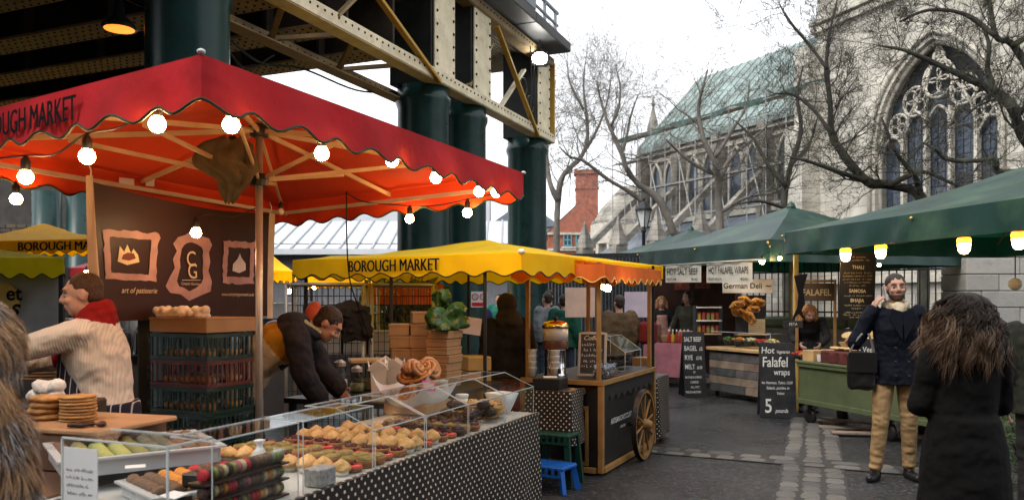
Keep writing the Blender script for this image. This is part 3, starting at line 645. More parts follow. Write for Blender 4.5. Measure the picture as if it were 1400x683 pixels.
# street lamp
q = D(880, 320, 27); t = thing('street_lamp', 'black street lamp with a four sided glass lantern beside the bare trees', 'street lamp', (q.x, q.y, 0))
hL = 1.57 + (HZ - 310) / F * 27
m = MB(); m.smooth = True; m.lathe([(.14, 0), (.14, .6), (.07, .8), (.055, hL - .2), (.09, hL - .15), (.05, hL)], n=10); part('post', m, bl, t)
m = MB(); m.lathe([(.12, hL), (.24, hL + .55)], n=4); part('lantern_glass', m, mat('frosted_lantern', (.5, .52, .5), rough=.3), t)
m = MB(); m.lathe([(.29, hL + .55), (.29, hL + .6), (.12, hL + .82), (.05, hL + .86), (.06, hL + .95), (0, hL + 1.0)], n=8)
for i in range(4): an = i * PI / 2; m.bar((.12 * math.cos(an), .12 * math.sin(an), hL), (.245 * math.cos(an), .245 * math.sin(an), hL + .55), .03, .03)
part('lantern_frame', m, bl, t)
# ---------------------------------------------------------------- bare winter trees
barks = {'dark': mat('dark_bark', (.045, .041, .035), rough=.9, var=.4, vscale=3, bump=.6, bscale=12, stain=((.10, .115, .045), 2.0, .6)),
         'pale': mat('pale_bark', (.15, .135, .115), rough=.9, var=.4, vscale=2, bump=.6, bscale=10, stain=((.09, .085, .07), 2.5, .7))}
def tree(name, label, Y, limbs, bark, seed, twig_len=2.2, dens=1.0, spread=1.0, base=None, lv=4):
    """limbs: [(pixel polyline, radius0, radius1, depth drift)]; smaller branches grow from them"""
    R = random.Random(seed); p0 = D(*limbs[0][0][0], Y); p0.z = 0
    t = thing(name, label, 'tree', p0); ml = MB(); ml.smooth = True; mt = MB()
    def sub(p, d, L, r, lev):
        n = 4 if lev > 0 else 3; path = [p]; q = p.copy(); dd = d.normalized()
        for i in range(n):
            dd = (dd + Vector((R.gauss(0, .26), R.gauss(0, .26), R.gauss(.05, .22)))).normalized(); q = q + dd * (L / n); path.append(q.copy())
        rs = [r * (1 - .75 * i / n) for i in range(n + 1)]
        (ml if r > .02 else mt).tube(path, rs, 5 if r > .03 else 3, cap=False)
        if lev <= 0: return
        for k_ in range(int(R.uniform(4, 7) * dens)):
            j = R.uniform(.2, 1) * n; i = min(n - 1, int(j)); pp = path[i].lerp(path[i + 1], j - i)
            ax = Vector((R.gauss(0, 1), R.gauss(0, 1), R.gauss(.15, .8))).normalized(); nd = (path[i + 1] - path[i]).normalized() + ax * R.uniform(.6, 1.2) * spread
            sub(pp, nd, L * R.uniform(.45, .75), max(.0045, rs[i] * R.uniform(.4, .62)), lev - 1)
    for (pl, r0, r1, drift) in limbs:
        pts = [D(x, y, Y + drift * i / max(1, len(pl) - 1) + R.uniform(-.25, .25) * (i > 0)) for i, (x, y) in enumerate(pl)]
        if pl is limbs[0][0]: pts = [p0 + V3(0, 0, -.1)] + pts
        path = catmull(pts, 5); n = len(path); rs = [((.60 if bark == 'dark' else .50) * r0) * (1 - i / (n - 1)) ** .8 + min(r1, .018) for i in range(n)]
        rs = [r_ * (1 + .28 * mnoise.noise(path[i] * 2.3)) for i, r_ in enumerate(rs)]
        ml.tube(path, rs, 9)
        L = sum((path[i + 1] - path[i]).length for i in range(n - 1))
        for k_ in range(int(L * 4.0 * dens)):
            j = R.uniform(.22, 1) ** .8 * (n - 1); i = min(n - 2, int(j)); d = (path[i + 1] - path[i]).normalized()
            ax = Vector((R.gauss(0, 1), R.gauss(0, .8), R.gauss(.25, .8))).normalized()
            sub(path[i].lerp(path[i + 1], j - i), d * .5 + ax * spread, twig_len * R.uniform(.5, 1.1), min(.035, max(.011, rs[i] * R.uniform(.15, .36))), lv - 1)
    part('trunk', ml, barks[bark], t, world=True); cr = part('crown', mt, barks[bark], t, world=True); cr['kind'] = 'stuff'
tree('plane_tree', 'bare tree with mossy limbs spreading left across the church window', 19.5, [
    ([(1262, 330), (1258, 268), (1215, 253), (1186, 248), (1154, 211), (1137, 183), (1135, 140), (1130, 94), (1134, 47), (1147, -10)], .22, .07, 1.0),
    ([(1186, 248), (1150, 236), (1110, 222), (1080, 214)], .09, .03, -.8), ([(1258, 262), (1250, 240), (1225, 208), (1205, 160)], .1, .03, -1),
    ([(1215, 253), (1260, 235), (1300, 250), (1330, 262)], .08, .04, -.6), ([(1137, 183), (1112, 150), (1085, 130), (1060, 128)], .06, .02, .5), ([(1131, 94), (1105, 60), (1080, 30), (1065, 5)], .05, .02, .5)], 'dark', 11, 1.4, .92)
tree('plane_tree', 'bare tree with thick dark limbs reaching in from the right edge', 17.5, [
    ([(1452, 330), (1440, 240), (1400, 187), (1383, 145), (1360, 126), (1330, 110), (1290, 92), (1240, 70), (1200, 62)], .26, .05, .8),
    ([(1440, 200), (1420, 120), (1385, 62), (1362, 50), (1352, 0), (1340, -30)], .16, .07, .5), ([(1385, 62), (1420, 40), (1460, 10)], .1, .05, 0), ([(1440, 240), (1400, 236), (1364, 234), (1360, 218), (1332, 220), (1294, 218), (1280, 205), (1262, 195)], .12, .04, -.8),
    ([(1362, 50), (1320, 20), (1270, 14), (1230, 30)], .07, .02, .3), ([(1360, 126), (1350, 95), (1352, 60), (1340, 30)], .1, .05, .4)], 'dark', 23, 1.3, .95)
tree('ash_tree', 'bare pale tree leaning left in front of the round apse', 31, [
    ([(928, 335), (920, 316), (902, 274), (871, 250), (857, 231), (850, 210), (834, 175), (822, 140), (816, 110)], .33, .05, 0),
    ([(880, 276), (857, 260), (831, 245), (798, 220), (779, 214), (764, 200)], .16, .04, -1), ([(850, 210), (856, 190), (862, 160), (872, 130)], .1, .03, 1), ([(834, 175), (845, 150), (848, 120), (842, 92)], .08, .03, .5)], 'pale', 31, 2.4, .8)
tree('ash_tree', 'tall bare pale tree standing by the bridge end', 42, [
    ([(761, 335), (763, 273), (770, 240), (794, 215), (803, 190), (802, 160), (798, 120), (800, 85)], .36, .07, 0), ([(763, 273), (752, 250), (747, 208), (752, 160), (760, 110)], .3, .06, .5), ([(794, 215), (815, 180), (830, 140), (836, 100)], .16, .05, 1), ([(798, 150), (780, 115), (775, 85)], .12, .05, .5)], 'pale', 43, 3.0, .75)
tree('ash_tree', 'bare many branched tree before the scaffolded choir', 27, [
    ([(985, 335), (982, 260), (978, 225), (962, 190), (955, 150), (962, 115), (968, 95)], .26, .04, 0), ([(982, 250), (1000, 215), (1030, 190), (1060, 160)], .13, .03, .8), ([(980, 240), (950, 225), (925, 205), (910, 190)], .11, .03, -.5), ([(978, 215), (1000, 180), (1020, 145), (1025, 110)], .1, .03, .5), ([(985, 290), (1020, 270), (1060, 262), (1090, 240)], .1, .03, -.8)], 'pale', 57, 2.0, .72)
tree('ash_tree', 'small bare tree between the choir and the church gable', 24, [
    ([(1075, 335), (1072, 275), (1080, 230), (1095, 180), (1090, 130), (1098, 90)], .17, .03, 0), ([(1075, 255), (1050, 225), (1030, 190), (1005, 165)], .09, .02, .3), ([(1080, 225), (1105, 200), (1118, 160)], .08, .02, .3), ([(1074, 285), (1040, 275), (1000, 280)], .07, .02, -.3)], 'dark', 61, 1.6, .7)

# ---------------------------------------------------------------- far left under the bridge: market hall and dark wall
q = thing('market_hall', 'pale market hall with a long glazed roof beyond the bridge', 'building', (-9.5, 31, 0))
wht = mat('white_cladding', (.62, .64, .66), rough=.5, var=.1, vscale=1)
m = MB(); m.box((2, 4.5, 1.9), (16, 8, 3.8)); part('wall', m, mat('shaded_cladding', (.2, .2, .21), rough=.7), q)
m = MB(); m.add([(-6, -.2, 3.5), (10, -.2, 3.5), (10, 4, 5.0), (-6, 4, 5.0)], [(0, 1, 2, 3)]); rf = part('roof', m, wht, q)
for i in range(26): m = MB(); m.bar((-5.8 + i * .62, -.2, 3.54), (-5.8 + i * .62, 4, 5.04), .07, .08); part('glazing_bar', m, mat('roof_bar', (.35, .37, .39), rough=.5), rf)
m = MB(); m.box((2, -.25, 3.42), (16.2, .2, .22)); part('gutter', m, wht, q)
for i in range(12): m = MB(); m.box((-1.6, -.35, 2.2 + i * .13), (1.3, .05, .085), M=Matrix.Rotation(.5, 3, 'X')); part('louvre', m, mat('grey_louvre', (.33, .35, .37), rough=.5), q)
m = MB(); m.box((4, 6.5, 6.2), (9, 3, 2.2)); part('clerestory', m, wht, q)
m = MB(); m.box((-1.2, -.5, 2.0), (1.3, .05, 1.3)); bn = part('blue_sign', m, mat('blue_vinyl', (.05, .12, .26), rough=.4), q)
R = random.Random(8); m = MB()
for i in range(3): scribble((-1.75, -.53, 2.28 - i * .33), (1, 0, 0), (0, 0, 1), 1.0, .22, m, R)
part('lettering', m, mat('white_print', (.75, .75, .75), rough=.6), bn)
q = thing('brick_viaduct_wall', 'dark sooty brick viaduct wall far left under the bridge', 'wall', (-16.5, 27, 0))
m = MB(); m.box((-1, 0, 3), (9, .5, 6)); part('wall', m, mat('sooty_brick', (.06, .052, .048), rough=.9, var=.4, vscale=2, bump=.4), q)
for i in range(15):
    for j in range(9): m = MB() ; m.box((-1.5 + i * .34 + (j % 2) * .17, -.26, 2.9 + j * .14), (.315, .04, .118), b=.006); part('brick', m, mat('sooty_brick_%d' % (i * j % 3), (.07 + .02 * (i * j % 3), .06 + .012 * (i * j % 3), .052), rough=.9, bump=.3), q)
m = MB(); m.box((.6, -.3, 3.25), (.75, .03, .5)); part('notice', m, mat('white_print', (.75, .75, .75), rough=.6), q)
# ================================================================ TENTS
U = V3(.432, .902); V = V3(-.902, .432)
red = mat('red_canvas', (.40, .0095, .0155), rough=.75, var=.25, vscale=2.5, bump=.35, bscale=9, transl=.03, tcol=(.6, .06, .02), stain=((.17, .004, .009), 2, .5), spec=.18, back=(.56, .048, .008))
yel = mat('yellow_canvas', (.95, .60, .004), spec=.2, rough=.7, var=.14, vscale=2.5, bump=.3, bscale=7, transl=.4, tcol=(1, .58, .0), stain=((.75, .42, .01), 3, .4))
orn = mat('orange_canvas', (.60, .13, .02), spec=.2, rough=.7, var=.2, vscale=3, bump=.15, bscale=8, transl=.25)
grn = mat('green_canvas', (.008, .036, .029), rough=.40, var=.25, vscale=1.5, bump=.22, bscale=6, transl=.08, tcol=(.02, .18, .08), stain=((.06, .12, .06), 1.2, .6))
pipeg = mat('dark_piping', (.03, .035, .012), rough=.6); blk = mat('black_print', (.008, .008, .009), rough=.8, var=.05, spec=.1)
wood = mat('pale_wood', (.48, .31, .14), rough=.5, var=.22, vscale=5, bump=.1); alu = mat('grey_pole', (.42, .38, .32), rough=.35, metal=.5, var=.12)
whitep = mat('white_plastic', (.66, .66, .64), rough=.4, var=.05); rubber = MATS['black_rubber']
def roof(t, cs, apex, mt, sag=.05):
    for i in range(4):
        a, b = Vector(cs[i]), Vector(cs[(i + 1) % 4]); m = MB(); m.smooth = True
        def fn(u, v):
            e = a.lerp(b, u); p = e.lerp(apex, v); w = 4 * u * (1 - u) * (1 - v)
            return p - V3(0, 0, sag * (math.sin(v * PI) * .7 + w * .35)) + V3(0, 0, .022 * mnoise.noise(p * 2.6) * min(1, 5 * v) + .007 * mnoise.noise(V3(p.x * 11, p.y * 11, v * 3)) * min(1, 5 * v))
        m.grid(fn, 26, 16); part('roof_panel', m, mt, t, world=True)
def valance(t, a, b, h, n, amp, mt, pipe=None, fold=.012, lean=.02, inward=None):
    a, b = Vector(a), Vector(b); d = (b - a); L = d.length; d = d / L; nr = V3(d.y, -d.x).normalized(); K = n * 8
    if inward is not None and nr.dot(inward) > 0: nr = -nr
    def fn(u, v):
        w = -amp * math.cos(u * n * 2 * PI) * v if amp else .008 * mnoise.noise(V3(u * L * 3, 3, 1)) * v
        f = fold * v * (math.sin(u * L * 11 + 1.3) * .6 + mnoise.noise(V3(u * L * 4, v, a.x)))
        f *= min(1, min(u, 1 - u) * L / .2); ln_ = lean * min(1, min(u, 1 - u) * L / .12)
        return a.lerp(b, u) + nr * (f + ln_ * v) - V3(0, 0, h * v - w * -1 if False else h * v + w)
    m = MB(); m.smooth = True; m.grid(lambda u, v: fn(1 - u, v), K, 6); vl = part('valance', m, mt, t, world=True)
    if pipe:
        m = MB(); m.smooth = True; m.tube([fn(i / K, 1) for i in range(K + 1)], .0065, 5); part('piping', m, pipe, vl, world=True)
    return vl, nr
# ---- red parasol
HR = 2.48
Nc = G(275, 85, HR) if False else V3(-1.151, 2.98, HR); Rc = V3(.08, 5.63, HR - .02); Fc = V3(-1.95, 6.85, HR - .08); Lc = V3(-3.16, 4.2, HR - .03)
ctr = V3(-1.54, 4.9, 0); rp = thing('market_parasol', 'large red parasol with scalloped valance over the pastry stall', 'parasol', ctr)
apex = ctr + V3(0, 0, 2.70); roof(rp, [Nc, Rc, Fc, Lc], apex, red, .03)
inn = lambda a, b: (ctr - (Vector(a) + Vector(b)) / 2)
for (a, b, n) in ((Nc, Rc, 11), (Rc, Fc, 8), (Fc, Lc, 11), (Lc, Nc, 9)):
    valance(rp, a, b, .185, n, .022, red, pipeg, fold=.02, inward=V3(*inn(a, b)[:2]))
m = MB(); m.smooth = True; m.ell((Nc.x, Nc.y, Nc.z + .01), (.016, .016, .010)); part('corner_cap', m, whitep, rp, world=True)
m = MB(); m.smooth = True; m.ell((Rc.x, Rc.y, Rc.z), (.018, .018, .012)); part('corner_cap', m, whitep, rp, world=True)
m = MB(); m.smooth = True; m.tube([ctr, ctr + V3(0, 0, 2.66)], .022, 14); part('pole', m, alu, rp, world=True)
m = MB(); m.smooth = True; m.lathe([(.16, 0), (.16, .03), (.05, .05), (.04, .3)], ctr, 16); part('base', m, bl, rp, world=True)
hub1, hub2 = ctr + V3(0, 0, 2.6), ctr + V3(0, 0, 2.30)
for h in (hub1, hub2): m = MB(); m.lathe([(.055, -.035), (.06, 0), (.055, .035)], h, 12); part('hub', m, bl, rp, world=True)
ribm = mat('ash_rib', (.50, .36, .19), rough=.45, var=.15)
ends = [Nc, (Nc + Rc) / 2, Rc, (Rc + Fc) / 2, Fc, (Fc + Lc) / 2, Lc, (Lc + Nc) / 2]
for e in ends:
    e2 = e - V3(0, 0, .05); m = MB(); m.bar(hub1, hub1.lerp(e2, .985), .014, .028); rb = part('rib', m, ribm, rp, world=True)
    m = MB(); m.bar(hub2, hub1.lerp(e2, .58) - V3(0, 0, .02), .012, .024); part('strut', m, ribm, rb, world=True)
bar_m = mat('cream_edge_bar', (.55, .46, .34), rough=.5)
for (a, b) in ((Rc, Fc), (Fc, Lc), (Lc, Nc), (Nc, Rc)):
    i_ = inn(a, b); i_.z = 0; i_ = i_.normalized() * .05; m = MB(); m.bar(a + i_ - V3(0, 0, .10), b + i_ - V3(0, 0, .10), .014, .028); part('edge_bar', m, bar_m, rp, world=True)
# lettering on the left valance (its first word runs out of the frame)
dl = (Lc - Nc).normalized(); nl = V3(dl.y, -dl.x); nl = -nl if nl.dot(ctr - Nc) > 0 else nl
e_ = ray(104, 150, Nc + nl * .036, nl); e_ = Nc + dl * (e_ - Nc).dot(dl) + nl * .036 - V3(0, 0, .150)
w0 = max(p.x for p in text_mb('BOROUGH MARKET', .15, (0, 0, 0), (1, 0, 0), (0, 1, 0)).v); k = .62
tb = text_mb('BOROUGH MARKET', .15, e_ + dl * (w0 * k), -dl, (0, 0, 1), sx=k, bold=4); part('lettering', tb, blk, rp, world=True)
for px, w in ((170, .1), (202, .06)):
    p = ray(px, 250, Fc.lerp(Lc, .5) - V3(0, 0, .1), V3(*(Fc - Lc).cross(V3(0, 0, 1)))); m = MB(); m.box(p + V3(.03, -.03, 0), (w, .004, .055), rz=.9); part('care_tag', m, whitep, rp, world=True)
# khaki cloth bundled in the struts
m = MB(); m.smooth = True; rows_ = [(188, 318, 26, .05), (196, 312, 62, .07), (206, 304, 80, .09), (216, 303, 82, .10), (226, 308, 76, .10), (236, 314, 66, .09), (246, 320, 50, .08), (256, 318, 34, .06), (266, 315, 24, .04), (276, 313, 12, .02)]
def kh(u, v):
    q = v * (len(rows_) - 1); i_ = min(len(rows_) - 2, int(q)); f_ = q - i_; y, x, w, dp = [a + (b - a) * f_ for a, b in zip(rows_[i_], rows_[i_ + 1])]
    a = 2 * PI * u; pl_ = 1 + .16 * math.sin(a * 5 + v * 5) + .10 * math.sin(a * 9 - v * 9) + .22 * mnoise.noise(V3(math.cos(a) * 1.5, math.sin(a) * 1.5, v * 5))
    return D(x + w / 2 * math.cos(a) * pl_, y + 3 * math.sin(a * 3), 4.62 + dp * math.sin(a) * pl_)
m.grid(kh, 60, 40)
single('bundled_cloth', m, mat('khaki_cloth', (.075, .06, .028), rough=.85, var=.25, vscale=14, bump=.4, bscale=40), 'bundle of khaki cloth tucked into the red parasol struts', 'cloth')
# ---- light bulbs
bul_on = emat('bulb_glow', (1, .60, .25), 112); bul_off = mat('opal_glass', (.7, .62, .5), rough=.2, var=.03)
sock = MB(); sock.smooth = True; sock.lathe([(.02, .03), (.023, .035), (.023, .085), (.012, .1), (.006, .115)], n=10); sock_me = sock.mesh('socket', rubber)
gl = MB(); gl.smooth = True; gl.lathe([(.0, -.037), (.012, -.035), (.022, -.030), (.030, -.021), (.035, -.011), (.037, 0), (.0345, .012), (.031, .02), (.024, .03), (.02, .036), (.017, .042)], n=20); gl_on = gl.mesh('glass', bul_on); gl_off = gl.mesh('glass', bul_off)
def bulb(p, label, lit=True, s=1.0, group='bare light bulbs strung under the parasols'):
    t = thing('light_bulb', label, 'light bulb', p, 0, group); s *= .9; M = Matrix.Scale(s, 4); inst('socket', sock_me, t, M); inst('glass', gl_on if lit else gl_off, t, M); return Vector(p) + V3(0, 0, .11 * s)
def onplane(px, py, a, b, ins):
    n = V3((b - a).y, -(b - a).x).normalized(); n = -n if n.dot(ctr - a) < 0 else n
    return ray(px, py, Vector(a) + n * ins, n)
right_b = [bulb(onplane(px, py, Nc, Rc, .07), 'lit bulb, %s from the near corner along the right red valance' % ORD[i]) for i, (px, py) in enumerate(((316, 171), (440, 210), (536, 220), (596, 243), (655, 262), (678, 263)))]
left_b = [bulb(onplane(px, py, Nc, Lc, .07), 'lit bulb, %s from the near corner along the left red valance' % ORD[i]) for i, (px, py) in enumerate(((215, 170), (119, 214), (35, 242)))]
far_b = [bulb(onplane(px, py, Rc, Fc, .06), 'lit bulb under the far red valance, %s the green columns' % w) for (px, py, w) in ((560, 299, 'left of'), (639, 291, 'against'))]
bulb(onplane(22, 272, Fc, Lc, .06), 'lit bulb low at the left picture edge under the red parasol')
b1 = bulb(D(268, 318, 5.15), 'lit bulb hanging in front of the brown patisserie banner'); bulb(D(384, 289, 6.45), 'unlit opal bulb by the right end of the brown banner', False, .8)
def cord(name, pts, label, r=.005, sagk=None):
    m = MB(); m.smooth = True; m.tube(catmull(pts, 5), r, 5); return single(name, m, rubber, label, 'cable')
def swag(a, b, k=.04): return [a, (a + b) / 2 - V3(0, 0, k), b]
pts = [Nc + V3(.02, .1, -.08)]
for a, b in zip([right_b[0]] + right_b, right_b): pts += [(a + b) / 2 + V3(0, 0, .02), b] if a != b else [b]
cord('bulb_cable', pts, 'black bulb cable along the right red valance')
pts = []
for a, b in zip(left_b, left_b[1:]): pts += swag(a, b)[:-1]
cord('bulb_cable', pts + [left_b[-1], left_b[-1] + V3(-.3, .2, .02)], 'black bulb cable along the left red valance')
cord('bulb_cable', [D(475, 265, 6.3), D(500, 276, 6.3), far_b[0], (far_b[0] + far_b[1]) / 2 - V3(0, 0, .02), far_b[1], Rc - V3(.1, -.05, .12)], 'black bulb cable below the far red valance')
cord('drop_cable', [D(474, 262, 6.35), D(474, 320, 6.35), D(478, 380, 6.5), D(490, 420, 6.9), D(508, 470, 7.3)], 'thin black cable dropping past the yellow awning', .006)
cord('bulb_cable', [D(350, 284, 6.3), D(320, 296, 5.6), D(285, 292, 5.3), b1], 'black cable feeding the bulb before the brown banner')
# ---- brown banner
BL, BR = V3(-2.50, 4.76, 0), V3(-1.98, 6.60, 0); bd = (BR - BL).normalized(); bn_ = V3(bd.y, -bd.x); bW = (BR - BL).length
banner = thing('patisserie_banner', 'brown printed patisserie banner hung behind the vendor', 'banner', BL + V3(0, 0, 1.43))
def bp(u, z, out=0): return BL + bd * u + bn_ * (out + .018 * math.sin(u * 4.2 + z * 2)) + V3(0, 0, z)
brown = mat('brown_vinyl', (.032, .009, .008), rough=.5, var=.15, vscale=4, bump=.25, bscale=5, transl=.1)
m = MB(); m.smooth = True; m.grid(lambda u, v: bp(bW * (.0 + u), 1.44 + (.84 - .05 * math.sin(u * PI)) * v), 40, 16); part('sheet', m, brown, banner, world=True)
m = MB(); m.smooth = True; m.grid(lambda u, v: bp(-.02 - .09 * (1 - v) ** 1.5 * 0 + .10 * (1 - v) * u - .02, 1.40 + .9 * v, .03 + .05 * math.sin(u * PI)), 8, 12); part('rolled_hem', m, mat('cream_hem', (.55, .42, .28), rough=.6), banner, world=True)
m = MB(); m.smooth = True; m.grid(lambda u, v: bp(bW - .02 + .08 * u, 1.42 + .86 * v, .02 * math.sin(u * PI)), 6, 8); part('rolled_hem', m, MATS['cream_hem'], banner, world=True)
pink = mat('pink_print', (.40, .22, .205), rough=.5, var=.2, vscale=9); crm = mat('cream_print', (.70, .52, .30), rough=.5)
def bpx(px, py): # position on the banner from the photograph
    w = ray(px, py, BL, bn_); return ((w - BL).dot(bd), w.z)
def bring(outer, inner, name, mt, e=.006):
    m = MB(); n = len(outer); A = [bp(*bpx(*p), e) for p in outer]; B = [bp(*bpx(*p), e) for p in inner]
    m.add(A + B, [(i, (i + 1) % n, n + (i + 1) % n, n + i) for i in range(n)]); part(name, m, mt, banner, world=True)
def bpoly(pts, name, mt, e=.006):
    m = MB(); m.add([bp(*bpx(*p), e) for p in pts], [tuple(range(len(pts)))]); part(name, m, mt, banner, world=True)
def qloop(c, n=10, wob=0, seed=0):
    R = random.Random(seed); out = []
    for i in range(4):
        a, b = c[i], c[(i + 1) % 4]
        for k_ in range(n): out.append((a[0] + (b[0] - a[0]) * k_ / n + R.uniform(-wob, wob), a[1] + (b[1] - a[1]) * k_ / n + R.uniform(-wob, wob)))
    return out
bring(qloop([(143, 313), (217, 319), (213, 384), (146, 381)], 10, 1.6, 1), qloop([(152, 323), (207, 328), (204, 375), (154, 372)], 10, .6, 2), 'printed_frame', pink)
bring(qloop([(305, 329), (350, 331), (348, 388), (301, 387)], 10, 1.4, 3), qloop([(312, 338), (344, 339), (342, 379), (308, 378)], 10, .6, 4), 'printed_frame', pink)
oc = [(258, 314), (270, 322), (283, 326), (287, 335), (282, 345), (284, 358), (281, 370), (286, 385), (284, 398), (272, 403), (256, 411), (245, 402), (232, 400), (226, 391), (231, 378), (237, 366), (234, 354), (239, 343), (234, 333), (240, 324), (250, 321)]
ic = [(258, 331), (266, 334), (272, 338), (274, 343), (273, 350), (274, 358), (273, 368), (274, 380), (271, 388), (265, 393), (256, 398), (249, 393), (243, 391), (240, 384), (242, 374), (244, 365), (243, 355), (244, 347), (245, 340), (248, 335), (252, 332)]
bring(oc, ic, 'printed_crest', pink)
bpoly([(163, 357), (176, 362), (192, 358), (190, 348), (184, 340), (181, 346), (176, 334), (172, 344), (166, 336)], 'printed_tart', crm)
bpoly([(168, 354), (178, 356), (187, 353), (184, 346), (176, 345), (170, 348)], 'printed_fruit', mat('fruit_print', (.16, .03, .02), rough=.5), .009)
bpoly([(317, 370), (327, 373), (337, 369), (337, 360), (331, 352), (329, 346), (325, 354), (318, 361)], 'printed_meringue', mat('meringue_print', (.55, .48, .46), rough=.5))
u0, z0 = bpx(250, 363); m = text_mb('C', .15, bp(u0, z0, .014), bd, (0, 0, 1), sx=1.0); u1, z1 = bpx(252, 380); part('monogram', m, crm, banner, world=True); part('monogram', text_mb('G', .15, bp(u1, z1, .014), bd, (0, 0, 1)), crm, banner, world=True)
for (px, py, tx, sz, sx_, sh) in ((243, 389, 'Comptoir Gourmand', .028, .85, .2), (297, 404, 'www.comptoirgourmand.co.uk', .035, .92, 0), (165, 400, 'art of patisserie', .05, 1.0, .3)):
    u0, z0 = bpx(px, py); part('lettering', text_mb(tx, sz, bp(u0, z0, .022), bd, (0, 0, 1), sx=sx_, shear=sh), crm, banner, world=True)
m = MB(); m.add([bp(bpx(246, 383)[0], bpx(246, 383)[1], .009), bp(bpx(270, 383)[0], bpx(270, 383)[1], .009), bp(bpx(270, 383)[0], bpx(270, 383)[1] + .004, .009), bp(bpx(246, 383)[0], bpx(246, 383)[1] + .004, .009)], [(0, 1, 2, 3)]); part('underline', m, crm, banner, world=True)
for (u, z) in ((.01, 2.25), (bW - .02, 2.24)):
    m = MB(); m.smooth = True; m.tube(catmull([bp(u, z), bp(u, z + .08, .02), bp(u, z + .13, .0)], 4), .004, 5); part('tie', m, whitep, banner, world=True)
# ---- yellow tent
YN, YL, YR = V3(.075, 6.45, 1.955), V3(-2.16, 7.92, 1.965), V3(1.68, 8.95, 1.95); YF = YL + YR - YN
yt = thing('market_tent', 'yellow market tent with black lettering on its scalloped valance', 'tent', ((YN + YF) / 2).xy.to_3d())
yc = (YN + YF) / 2; roof(yt, [YN, YR, YF, YL], yc + V3(0, 0, .24), yel, .03)
m = MB(); m.smooth = True; m.ell(YN + V3(0, 0, .005), (.03, .03, .022)); part('corner_cap', m, whitep, yt, world=True)
for (a, b, n) in ((YL, YN, 9), (YN, YN.lerp(YR, .36), 4), (YR, YF, 9), (YF, YL, 11)): valance(yt, a, b, .17, n, .022, yel, pipeg, fold=.008, inward=V3(*(yc - (a + b) / 2)[:2]))
for c in (YN + V3(-.3, .25, 0), YL + V3(.12, .05, 0), YR + V3(-.12, -.05, 0), YF + V3(0, -.15, 0), YL.lerp(YN, .45) + V3(.05, .1, 0)):
    m = MB(); m.bar((c.x, c.y, 0), (c.x, c.y, 1.95), .03, .03, b=.004); part('leg', m, bl, yt, world=True)
d_ = (YN - YL).normalized(); n_ = V3(d_.y, -d_.x); o = ray(477, 371, YL + n_ * .03, n_); e_ = ray(601, 366, YL + n_ * .03, n_)
o.z = 1.965 - .135; tb = text_mb('BOROUGH MARKET', .15, o, d_, (0, 0, 1)); wd_ = max((p - o).dot(d_) for p in tb.v)
tb = text_mb('BOROUGH MARKET', .15, o + n_ * .008, d_, (0, 0, 1), sx=(e_ - o).dot(d_) / wd_, bold=4); part('lettering', tb, blk, yt, world=True)
# ---- green tents
def green_tent(name, label, c0, d, L, W, z, h, ap, fold=.02):
    d = V3(*d).normalized(); r = V3(-d.y, d.x); r = -r if r.x < 0 else r; c0 = V3(*c0, z)
    cs = [c0, c0 + d * L, c0 + d * L + r * W, c0 + r * W]; c = sum(cs, V3(0, 0)) / 4; t = thing(name, label, 'tent', (c.x, c.y, 0))
    top = V3(c.x, c.y, ap); roof(t, cs, top, grn, .06)
    for i in range(4): a, b = cs[i], cs[(i + 1) % 4]; valance(t, a, b, h, 8, 0, grn, None, fold, .03, inward=V3(*(c - (a + b) / 2)[:2]))
    m = MB(); m.smooth = True; m.tube([V3(c.x, c.y, 0), top], .03, 10); part('pole', m, wood, t, world=True)
    for e in cs + [(cs[i] + cs[(i + 1) % 4]) / 2 for i in range(4)]:
        m = MB(); m.bar(V3(c.x, c.y, ap - .22), e - V3(0, 0, .11), .02, .035); part('rib', m, wood, t, world=True)
    m = MB(); m.lathe([(.09, -.02), (.06, .05), (0, .09)], top, 10); part('cap', m, grn, t, world=True)
    for e in (cs[0], cs[1], (cs[0] + cs[1]) / 2): m = MB(); m.smooth = True; m.ell(e - r * .035 - V3(0, 0, .05), .02, 8, 5); part('brass_eyelet', m, mat('brass', (.6, .42, .12), rough=.3, metal=.8), t, world=True)
    return cs, t
G1, gt1 = green_tent('market_tent', 'dark green tent overhead at the right above the man on the phone', (3.76, 11.1), (.228, -.974), 5.0, 3.5, 2.5, .3, 3.15)
G2, gt2 = green_tent('market_tent', 'green tent with mossy top above the salt beef banners', (3.94, 12.3), (-.394, .919), 3.7, 4.2, 2.5, .34, 3.3)
G3, gt3 = green_tent('market_tent', 'farthest green tent beside the street lamp', (3.5, 18.6), (-.3, .95), 3.4, 3.4, 2.75, .34, 3.4)
# ================================================================ CART
cart = thing('chocolate_cart', 'black wooden market cart with pale trim and a big spoked wheel', 'cart', (.79, 7.2, 0), math.atan2(.902, .432))
def cartw(x, y, z): return V3(.79, 7.2, z) + U * x + V * y
cblk = mat('black_cart_paint', (.014, .013, .013), rough=.5, var=.2, bump=.05); trim = mat('pine_trim', (.28, .15, .048), rough=.45, var=.2, vscale=7)
CLn, CWd = 1.67, .74
m = MB(); m.box((CLn / 2, CWd / 2, .42), (CLn - .02, CWd - .02, .78), b=.006); part('body', m, cblk, cart)
m = MB(); m.box((CLn / 2, CWd / 2, .83), (CLn + .06, CWd + .06, .04), b=.006); part('counter', m, cblk, cart)
for (c, s) in (((CLn / 2, -.038, .83), (CLn + .08, .014, .044)), ((-.038, CWd / 2, .83), (.014, CWd + .06, .044))): m = MB(); m.box(c, s, b=.003); part('counter_edge', m, trim, cart)
